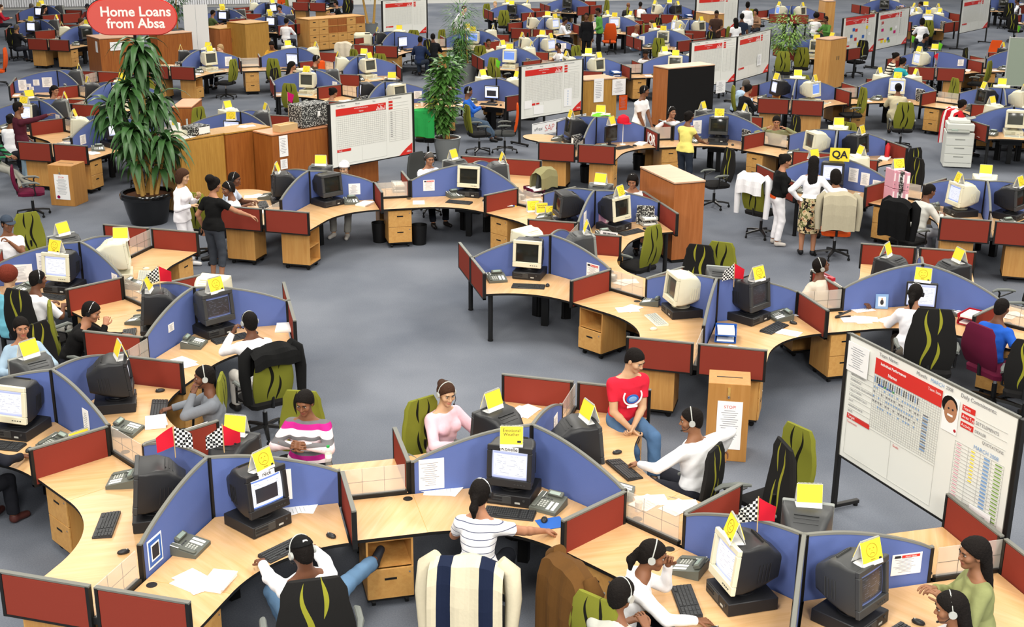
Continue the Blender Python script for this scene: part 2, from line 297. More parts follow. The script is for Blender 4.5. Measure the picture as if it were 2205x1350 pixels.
def case(c,det):
    b=MB().box((0,0,.055),(.43,.42,.11),c,bev=.006)
    f=MB().box((.214,-.08,.06),(.01,.22,.075),det,bev=.003)
    d=MB().box((.221,-.12,.078),(.006,.13,.014),c).box((.221,-.12,.052),(.006,.13,.010),c)
    bt=MB().cyl((0,0,0),.012,.006,det,10,X=Matrix.Translation((.215,.15,.07))@Matrix.Rotation(PI/2,4,'Y')); lb=MB().box((.2165,.09,.04),(.002,.05,.018),'silver')
    return [P1('casing',b),P1('drive_bay',f,[P1('disc_slot',d)]),P1('power_button',bt),P1('sticker',lb,(), 'silver sticker')]
PR['case_k']=Proto('computer_case','computer',case('case','dgrey')); PR['case_w']=Proto('computer_case','computer',case('beige','beige2'))
def keyboard(c,k):
    b=MB().add([(-.085,-.235,0),(.085,-.235,0),(.085,.235,0),(-.085,.235,0),(-.085,-.23,.026),(.08,-.23,.010),(.08,.23,.010),(-.085,.23,.026)],[(3,2,1,0),(4,5,6,7),(0,1,5,4),(1,2,6,5),(2,3,7,6),(3,0,4,7)],c)
    b.box((-.0,0,.008),(.172,.47,.012),c,bev=.005)
    ks=MB()
    for r_ in range(5):
        x=-.06+.029*r_; z=.027-.0028*r_-.002
        for i in range(15):
            if r_==4 and 4<=i<=9:
                if i==4: ks.box((x,-.045,z),(.02,.115,.012),k)
                continue
            ks.box((x,-.213+.0205*i,z),(.022,.017,.012),k)
        for i in range(3): ks.box((x,.112+.0205*i,z),(.022,.017,.012),k)
        for i in range(3): ks.box((x,.18+.018*i,z),(.022,.015,.012),k)
    return [P1('key_tray',b),P1('keys',ks,smooth=0)]
PR['kb_k']=Proto('keyboard','keyboard',keyboard('blk','keyd')); PR['kb_w']=Proto('keyboard','keyboard',keyboard('beige','key'))
def mouse(c):
    b=MB().ball((0,0,.012),(.055,.031,.024),c,12); b.v=[(x,y,max(z,0)) for x,y,z in b.v]
    bt=MB().box((-.028,.0,.033),(.03,.003,.006),'dgrey').cyl((-.03,0,.030),.006,.008,'silver',8)
    return [P1('shell',b,smooth=60),P1('buttons',bt)]
PR['mouse']=Proto('mouse','mouse',mouse('blk')); PR['mouse_w']=Proto('mouse','mouse',mouse('beige'))
def phone():
    W=.115
    b=MB().loft([[(.11,-W,0),(.11,W,0),(.11,W,.03),(.11,-W,.03)],[(-.03,-W,0),(-.03,W,0),(-.03,W,.062),(-.03,-W,.062)],[(-.11,-W*.95,0),(-.11,W*.95,0),(-.11,W*.95,.078),(-.11,-W*.95,.078)]],'phone')
    k=MB()
    sl=Matrix.Translation((0,0,.048))@Matrix.Rotation(R(13),4,'Y')
    for i in range(4):
        for j in range(3): k.box((-.0+.022*i,.0+.024*j-.055,.006),(.013,.016,.01),'key',X=sl)
    for j in range(2): k.box((.04,.045+.042*j-.012,.006),(.10,.026,.008),'paper',X=sl)
    for i in range(3): k.box((-.035,-.05+.03*i,.006),(.012,.02,.008),'keyd',X=sl)
    d=MB().box((-.082,.02,.094),(.05,.13,.03),'phone',bev=.004,ry=R(28)).box((-.07,.02,.107),(.03,.09,.004),'lcd',ry=R(28))
    c=MB().box((.0,-.086,.062),(.2,.04,.022),'phone',bev=.008,ry=R(12)).box((-.06,-.086,.078),(.07,.045,.004),'paper',ry=R(12))
    for q in (b,k,d,c): q.v=[(x*1.18,y*1.18,z*1.1) for x,y,z in q.v]
    return [P1('base',b),P1('keypad',k,smooth=0),P1('display',d),P1('handset_cradle',c)]
PR['phone']=Proto('desk_telephone','telephone',phone())
def calendar(kind):
    W,Hh,D=.105,.19,.065; T=.003
    st=MB()
    for s in (1,-1): st.add([(s*D,-W,0),(s*D,W,0),(0,W,Hh),(0,-W,Hh),(s*(D-T),-W,0),(s*(D-T),W,0),(0,W,Hh-T*3),(0,-W,Hh-T*3)],[(0,1,2,3) if s>0 else (3,2,1,0),(7,6,5,4) if s>0 else (4,5,6,7),(0,4,5,1),(0,3,7,4),(1,5,6,2)],'white')
    st.box((0,0,.002),(2*D-.02,2*W,.003),'white')
    sl=Hh/math.hypot(D,Hh); an=math.atan2(D,Hh)
    pg=MB(); F=Matrix.Translation((D,0,0))@Matrix.Rotation(-an,4,'Y'); Bk=Matrix.Translation((-D,0,0))@Matrix.Rotation(an,4,'Y'); L=math.hypot(D,Hh)
    pg.box((.003,0,L*.58),(.005,2*W-.004,L*.80),'yel',X=F).box((-.003,0,L*.61),(.005,2*W-.004,L*.74),'yel',X=Bk)
    sp=MB()
    for i in range(18): sp.box((0,-W+.012+i*(2*W-.024)/17,Hh+.002),(.014,.004,.012),'silver')
    dr=MB(); FX=F@Matrix.Translation((.0065,0,0))
    def stroke(pts,r=.0028): dr.tube([(0.0,p[0],p[1]) for p in pts],r,'ink',5,FX)
    cz=L*.60
    if kind=='text':
        X=FX@Matrix.Rotation(PI/2,4,'Z')@VERT
        add_text(dr,'Emotional',.040,'dark_ink',X@Matrix.Translation((0,L*.80,.001))); add_text(dr,'Weather',.040,'dark_ink',X@Matrix.Translation((0,L*.62,.001)))
        dr.box((0,.07,L*.3),(.002,.035,.02),'dark_ink',X=FX)
    elif kind!='blank':
        rr=.052; stroke([(rr*1.08*cos(a),cz+rr*sin(a)) for a in [2*PI*i/20 for i in range(21)]],.0026)
        for s in (1,-1): stroke([(s*.02-.006,cz+.014),(s*.02+.006,cz+.016)],.004)
        k={'sad':-1,'happy':1,'flat':0}[kind]; stroke([(.024*t,cz-.024+k*.012*(t*t-.5)) for t in (-1,-.5,0,.5,1)])
        stroke([(-.022,L*.26),(.022,L*.26)],.004); stroke([(0,cz),(.003,cz-.008)],.002)
        dr.box((0,.075,L*.225),(.002,.026,.014),'dark_ink',X=FX)
    ps=[P1('tent_stand',st,smooth=0),P1('page',pg,[P1('spiral_binding',sp,smooth=0)],'yellow page')]
    if dr.v: ps.append(P1('drawing',dr,(),'drawn on the page'))
    return ps
for k in ('sad','happy','flat','blank','text'): PR['cal_'+k]=Proto('tent_calendar','calendar',calendar(k))
CAL_LAB=dict(sad='sad-faced yellow tent calendar',happy='smiling yellow tent calendar',flat='straight-faced yellow tent calendar',blank='plain yellow tent calendar',text='yellow tent calendar reading Emotional Weather')
def chair(back,seat,arms=True,accent=None,w=.25,top=1.2,plain=False,base='tube'):
    s=MB(); s.loft([[(p[0],p[1],z) for p in [(a*q,b*q) for a,b in ((.24,-.2),(.24,.2),(.19,.25),(-.19,.24),(-.24,.19),(-.24,-.19),(-.19,-.24),(.19,-.25))]] for z,q in ((.42,.8),(.44,1.0),(.49,1.02),(.515,.9))],seat)
    b=MB(); sec=[]
    for i in range(9):
        t=i/8; z=.54+t*(top-.54); hw=w*(.80+.2*math.sin(PI*min(1,t*1.15+.1)))*(1 if t<.9 else .93 if t<1 else .78); x=-.06*t-.03*math.sin(PI*t)
        th=.030 if t not in (0,1) else .016
        sec.append([(x+th,-hw+.02,z),(x+th,hw-.02,z),(x+th*.3,hw,z),(x-th*.4,hw,z),(x-th,hw-.03,z),(x-th,-hw+.03,z),(x-th*.4,-hw,z),(x+th*.3,-hw,z)])
    b.loft(sec,back)
    # back mesh lies in its own frame: rotate so that object x runs across and z up (stripes), placed by parent transform
    cl=MB().cyl((0,0,.13),.028,.17,base,12).cyl((0,0,.3),.02,.11,'chrome',10).box((-.02,0,.425),(.2,.16,.03),base,bev=.005).tube([(-.15,0,.425),(-.25,0,.45),(-.26,0,.56),(-.24,0,.75)],[.022,.022,.02,.016],base,8)
    parts=[P1('seat',s)]; bm=b.mesh('backrest'); 
    # turn mesh coordinates: (x,y,z)->(y,-x,z) so across = x ; the part gets a +90 deg turn back
    parts.append(('backrest',bm,[],None)); parts.append(P1('gas_column',cl))
    rootX=Matrix.Translation((-.24,0,0))
    bm.transform(rootX); bm.transform(Matrix.Rotation(-PI/2,4,'Z'))
    for k in range(5):
        a=2*PI*k/5+.3; g=MB(); c_,s_=cos(a),sin(a)
        g.loft([[(c_*d-s_*q*wd,s_*d+c_*q*wd,z+zz) for q,zz in ((-1,0),(1,0),(.7,.03),(-.7,.03))] for d,z,wd in ((.03,.115,.03),(.18,.10,.026),(.31,.075,.02))],'redpaint' if accent=='redbase' else base)
        ca=MB().cyl((0,0,-.0125),.026,.025,'castor',10,X=Matrix.Translation((c_*.31,s_*.31,.027))@Matrix.Rotation(a+.6,4,'Z')@Matrix.Rotation(PI/2,4,'X')).cyl((c_*.31,s_*.31,.04),.012,.04,'castor',8)
        parts.append(P1('base_leg',g,[P1('castor',ca)]))
    if arms:
        for sd in (1,-1):
            g=MB().tube([(.05,sd*.235,.45),(.08,sd*.30,.46),(.06,sd*.305,.66),(.10,sd*.30,.70)],[.014]*4,base,8).tube([(.06,sd*.305,.60),(-.12,sd*.30,.68)],.011,base,6)
            pad=MB().tube([(.17,sd*.295,.675),(.10,sd*.30,.705),(-.05,sd*.30,.71),(-.15,sd*.28,.70)],[.016,.024,.024,.015],'arm',8)
            parts.append(P1('armrest',g,[P1('arm_pad',pad)]))
    return parts
class ChairProto(Proto):
    def _part(s,p,par):
        c=Proto._part(s,p,par)
        if p[0]=='backrest': c.matrix_local=Matrix.Rotation(PI/2,4,'Z')
        return c
for nm,a in dict(ch_k=('chair_black','blackf'),ch_o=('chair_olive','blackf'),ch_or=('orangef','orangef'),ch_m=('maroonf','maroonf'),ch_g=('greyf','greyf'),ch_ko=('blackf','orangef'),ch_ob=('orangef','greyf')).items():
    PR[nm]=ChairProto('office_chair','chair',chair(*a,top=1.0 if nm in('ch_m','ch_ko') else 1.19))
PR['ch_red']=ChairProto('office_chair','chair',chair('chair_black','blackf',True,'redbase'))
PR['ch_on']=ChairProto('office_chair','chair',chair('chair_olive','blackf',False))
CH_LAB=dict(ch_ob='grey office chair with orange back',ch_k='black office chair with olive wavy stripes',ch_o='olive office chair with black wavy stripes',ch_or='orange office chair',ch_m='maroon office chair',ch_g='dark grey office chair',ch_ko='office chair with orange seat',ch_red='black striped office chair with red base leg',ch_on='olive armless office chair with black wavy stripes')
def pedestal(kind): # front +x
    b=MB(); D,Wd,z0,z1=.5,.42,.10,.68; t=.018
    for s in (1,-1): b.box((0,s*(Wd/2-t/2),(z0+z1)/2),(D,t,z1-z0),'maple')
    b.box((-D/2+t/2,0,(z0+z1)/2),(t,Wd-2*t,z1-z0),'maple').box((0,0,z0+t/2),(D,Wd-2*t,t),'maple').box((0,0,z1-t/2),(D,Wd-2*t,t),'maple')
    bs=MB().box((0,0,.088),(D+.004,Wd+.004,.024),'frame')
    cs=[]
    for sx in (1,-1):
        for sy in (1,-1): cs.append(P1('castor',MB().cyl((0,0,-.016),.032,.032,'castor',12,X=Matrix.Translation((sx*.19,sy*.15,.034))@Matrix.Rotation(PI/2,4,'X')).cyl((sx*.19,sy*.15,.05),.018,.03,'castor',8)))
    ps=[P1('carcass',b,[P1('plinth',bs)]+cs,None,0)]
    def drawer(za,zb):
        d=MB().box((D/2+.011,0,(za+zb)/2),(.02,Wd-.006,zb-za-.006),'mapleX',bev=.003)
        h=MB().box((D/2+.0225,0,za+(zb-za)*.66),(.004,.11,.022),'edge',bev=.0015); lk=MB().cyl((0,0,0),.009,.006,'chrome',8,X=Matrix.Translation((D/2+.02,Wd/2-.04,zb-.05))@Matrix.Rotation(PI/2,4,'Y'))
        return P1('drawer',d,[P1('handle_slot',h),P1('lock',lk)])
    if kind=='two': ps+= [drawer(z0,.385),drawer(.385,z1)]
    elif kind=='one':
        ps+= [drawer(z0,.40),P1('shelf',MB().box((0,0,.41),(D-.02,Wd-2*t,t),'maple'))]
    else: ps+= [P1('shelf',MB().box((0,0,.39),(D-.02,Wd-2*t,t),'maple'))]
    return ps
for k in ('two','one','open'): PR['ped_'+k]=Proto('drawer_pedestal' if k!='open' else 'shelf_pedestal','drawers' if k!='open' else 'shelves',pedestal(k))
PED_LAB=dict(two='maple two-drawer pedestal',one='maple pedestal with open shelf and one drawer',open='maple open-shelf pedestal')
# screens between desks; local x along the arm
AL,EX,DP=1.165,.665,.80; ZE,ZP=1.045,1.305
def arch():
    n=14; out=[]
    for i in range(n+1):
        s=.03+(AL-.05)*i/n; out.append((s,ZE-.012+(ZP-ZE)*max(0,cos(PI/2*i/n))**.85))
    fb=MB().plate([(.03,.70)]+[(AL-.02,.70)]+out[::-1],.034,'blue')
    fr=MB().box((.018,0,1.0),(.03,.044,.61),'frame').box((AL-.008,0,.87),(.03,.044,.345),'frame').box((AL/2,0,.695),(AL,.044,.02),'frame')
    tr=MB(); top=[(.0,ZP+.002)]+[(p[0],p[1]+.008) for p in out]+[(AL+.006,ZE+.002)]
    for a,b in zip(top,top[1:]):
        tr.loft([[(x,-.021,z-.008),(x,.021,z-.008),(x,.016,z+.010),(x,-.016,z+.010)] for x,z in (a,b)],'cap')
    return [P1('fabric_panel',fb),P1('side_frame',fr),P1('top_trim',tr)]
PR['arch']=Proto('desk_screen','screen',arch())
def redp():
    fb=MB().box((DP/2,0,.845),(DP-.05,.036,.36),'red',bev=.006)
    fr=MB().box((.014,0,.845),(.028,.046,.385),'frame').box((DP-.014,0,.845),(.028,.046,.385),'frame').box((DP/2,0,.663),(DP,.044,.02),'frame')
    tr=MB().box((DP/2,0,1.04),(DP+.006,.040,.016),'cap')
    return [P1('fabric_panel',fb),P1('side_frame',fr),P1('top_trim',tr)]
PR['red']=Proto('end_screen','screen',redp())
def glassp(mt):
    g=MB().box((EX/2,0,.895),(EX-.03,.008,.265),mt); fr=MB().box((EX/2,0,.735),(EX-.004,.05,.06),'frame'); 
    ln=MB()
    for i in range(1,3): ln.box((EX*i/3,-.0055,.895),(.004,.003,.262),'cap')
    ln.box((EX/2,-.0055,.89),(EX-.04,.003,.004),'cap')
    return [P1('glass_pane',g,(), 'clear pane'),P1('bottom_rail',fr)]+([P1('wire_grid',ln)] if mt=='frost' else [])
PR['glass']=Proto('glass_screen','glass screen',glassp('glass')); PR['frost']=Proto('glass_screen','glass screen',glassp('frost'))
# desks: local x = bisector away from the corner
def desk(le,re,rnd=False,fl=''):
    c60,s60=.5,math.sqrt(3)/2; IN=.026
    aL=(c60,-s60); pL=(s60,c60); aR=(c60,s60); pR=(s60,-c60)
    def L(s,d): return (aL[0]*s+pL[0]*d,aL[1]*s+pL[1]*d)
    def Rr(s,d): return (aR[0]*s+pR[0]*d,aR[1]*s+pR[1]*d)
    poly=[(2*IN,0)]
    sL=(AL+EX-.03) if le else AL-.005; sR=(AL+EX-.03) if re else AL-.03
    if rnd=='L':
        poly.append(L(AL-.05,IN)); c=L(AL+.02,DP/2+.02); 
        for i in range(1,12):
            a=-PI/2+PI*i/12; d=(cos(a),sin(a)); poly.append((c[0]+aL[0]*d[0]*.55+pL[0]*d[1]*(DP/2-IN),c[1]+aL[1]*d[0]*.55+pL[1]*d[1]*(DP/2-IN)))
    else: poly+= [L(sL,IN),L(sL,DP)]
    q=bez(L(AL-.05,DP),(.955,0),Rr(AL-.05,DP),14)
    poly+= [p[:2] for p in q]
    poly+= [Rr(sR,DP),Rr(sR,IN)]
    t=MB().prism(poly,.70,.73,'top','edge','edge')
    gr=MB()
    for s,d in ((AL+.06,.12),):
        p=L(s,d) if le else L(AL-.35,.1); gr.cyl((p[0],p[1],.728),.045,.005,'edge',16)
    se=MB(); a,b=L(AL,IN+.01),L(AL,DP-.01); 
    if le and not rnd: se.box(((a[0]+b[0])/2,(a[1]+b[1])/2,.7303),(DP-.05,.004,.001),'bark',rz=math.atan2(b[1]-a[1],b[0]-a[0]))
    ps=[P1('worktop',t,[P1('cable_grommet',gr)]+([P1('seam',se,smooth=0)] if se.v else []),None,0)]
    lg=[(.22,0)]+([L(AL-.09,DP-.09)] if fl=='L' else [])+([Rr(AL-.12,DP-.09)] if fl=='R' else [])
    for p in lg: ps.append(P1('leg',MB().cyl((p[0],p[1],.0),.036,.70,'tube',12).cyl((p[0],p[1],0),.04,.03,'chrome' if 0 else 'tube',12)))
    tr=MB().box((.30,0,.56),(.04,.5,.22),'tube').box((.27,.0,.3),(.09,.10,.6),'tube')
    ps.append(P1('cable_tray',tr))
    return ps
for le in (0,1):
    for re in (0,1):
        for fl in ('','L','R'): PR['desk%d%d'%(le,re)+fl]=Proto('workstation_desk','desk',desk(le,re,False,fl))
PR['deskr0']=Proto('workstation_desk','desk',desk(0,0,'L')); PR['deskr1']=Proto('workstation_desk','desk',desk(0,1,'L'))
PR['bin']=Proto('waste_bin','bin',[P1('bin',MB().lathe([(.001,.01),(.12,0),(.145,.36),(.138,.36),(.115,.02),(.001,.02)],'bin',n=18))])
def papers(n,seed):
    rd=random.Random(seed); m=MB()
    for i in range(n): m.box((rd.uniform(-.02,.02)*n,rd.uniform(-.03,.03)*n,.0015+.002*i),(.297,.21,.0015),'paper',rz=rd.uniform(-.5,.5)*(n>1))
    for i in range(6): m.box((-.11+.035*i,-.0,.0015+.002*n),(.006,.13-.02*(i%3),.0004),'wbline')
    return [P1('sheet',m,smooth=0)]
for i in range(1,4): PR['paper%d'%i]=Proto('paper_sheets' if i>1 else 'paper_sheet','paper',papers(i,i))
PR['ream']=Proto('paper_stack','paper',[P1('stack',MB().box((0,0,.012),(.21,.29,.024),'paper').box((.01,.008,.03),(.21,.29,.012),'paper',rz=.08))])
PR['cup']=Proto('cup','cup',[P1('cup',MB().lathe([(.001,0),(.028,0),(.038,.095),(.035,.095),(.026,.01),(.001,.01)],'cup',n=14))])
def flagpair(c2):
    st=MB().tube([(0,0,0),(0,.02,.28)],.004,'carton',6)
    f=MB(); n=6
    pts=[(0,.014+.03*0,.26)]
    def cloth(sx,m,k):
        vs=[];fs=[]
        for i in range(5):
            for j in range(5):
                u,v=i/4,j/4; vs.append((sx*(.005+.13*u)+.0,.018-.012*sin(3*u+v*2)+k,.27-.17*v-.08*u+.05*u*v))
        for i in range(4):
            for j in range(4): a=i*5+j; fs.append((a,a+5,a+6,a+1))
        f.add(vs,fs,m)
    cloth(1,'redflag',0); cloth(-1,c2,.004)
    return [P1('stick',st),P1('pennant',f,(), 'red and chequered cloth')]
m=mat('chequer','#ffffff',.9,.1); nt,b=nodes(m); tc=nt.nodes.new('ShaderNodeTexCoord'); ck=nt.nodes.new('ShaderNodeTexChecker'); ck.inputs['Scale'].default_value=42; ck.inputs[1].default_value=(.8,.8,.78,1); ck.inputs[2].default_value=(.02,.02,.02,1); nt.links.new(tc.outputs['Object'],ck.inputs[0]); nt.links.new(ck.outputs[0],b.inputs['Base Color']); M['chequer']=m
PR['flags']=Proto('desk_flags','flags',[(p[0],p[1],p[2],p[3]) for p in flagpair('chequer')])
for _p in PR['flags'].parts: _p[1].transform(Matrix.Scale(1.15,4))
def tray(c):
    m=MB()
    for k in range(2):
        z=.012+.09*k; m.box((0,0,z),(.34,.26,.006),c).box((0,.13,z+.025),(.34,.006,.05),c).box((0,-.13,z+.025),(.34,.006,.05),c).box((-.17,0,z+.025),(.006,.26,.05),c)
    for sx in (-.15,.14):
        for sy in (-.128,.128): m.box((sx,sy,.06),(.016,.008,.1),c)
    pp=MB().box((0,0,.03),(.30,.21,.02),'paper').box((.01,0,.125),(.30,.21,.03),'paper',rz=.05)
    return [P1('tray',m,[],None,0),P1('sheets',pp,(), 'white paper')]
for k,c in (('tray_r','redp'),('tray_b','bluep'),('tray_g','silver'),('tray_m','maroonf')): PR[k]=Proto('letter_tray','letter tray',tray(c))
def lever(n,c1,c2):
    ps=[]
    m=MB().box((0,0,.16),(.29,.07,.32),c1,bev=.004).box((.147,0,.2),(.004,.05,.14),'paper'); rg=MB().cyl((0,0,0),.014,.004,'chrome',10,X=Matrix.Translation((.146,0,.07))@Matrix.Rotation(PI/2,4,'Y'))
    return [P1('binder_cover',m),P1('finger_ring',rg)]
PR['binder']=Proto('lever_arch_file','file',lever(1,'marble','paper')); PR['binder_p']=Proto('lever_arch_file','file',lever(1,'pinkfile','paper')); PR['binder_r']=Proto('lever_arch_file','file',lever(1,'redp','paper'))
PR['bottle']=Proto('bottle','bottle',[P1('body',MB().lathe([(.001,0),(.032,0),(.034,.03),(.029,.07),(.034,.11),(.032,.14),(.014,.175),(.014,.185)],'glass',n=14)),P1('label',MB().lathe([(.0345,.075),(.0345,.12)],'white',n=14,caps=False)),P1('cap',MB().cyl((0,0,.183),.016,.02,'greenf',12))])
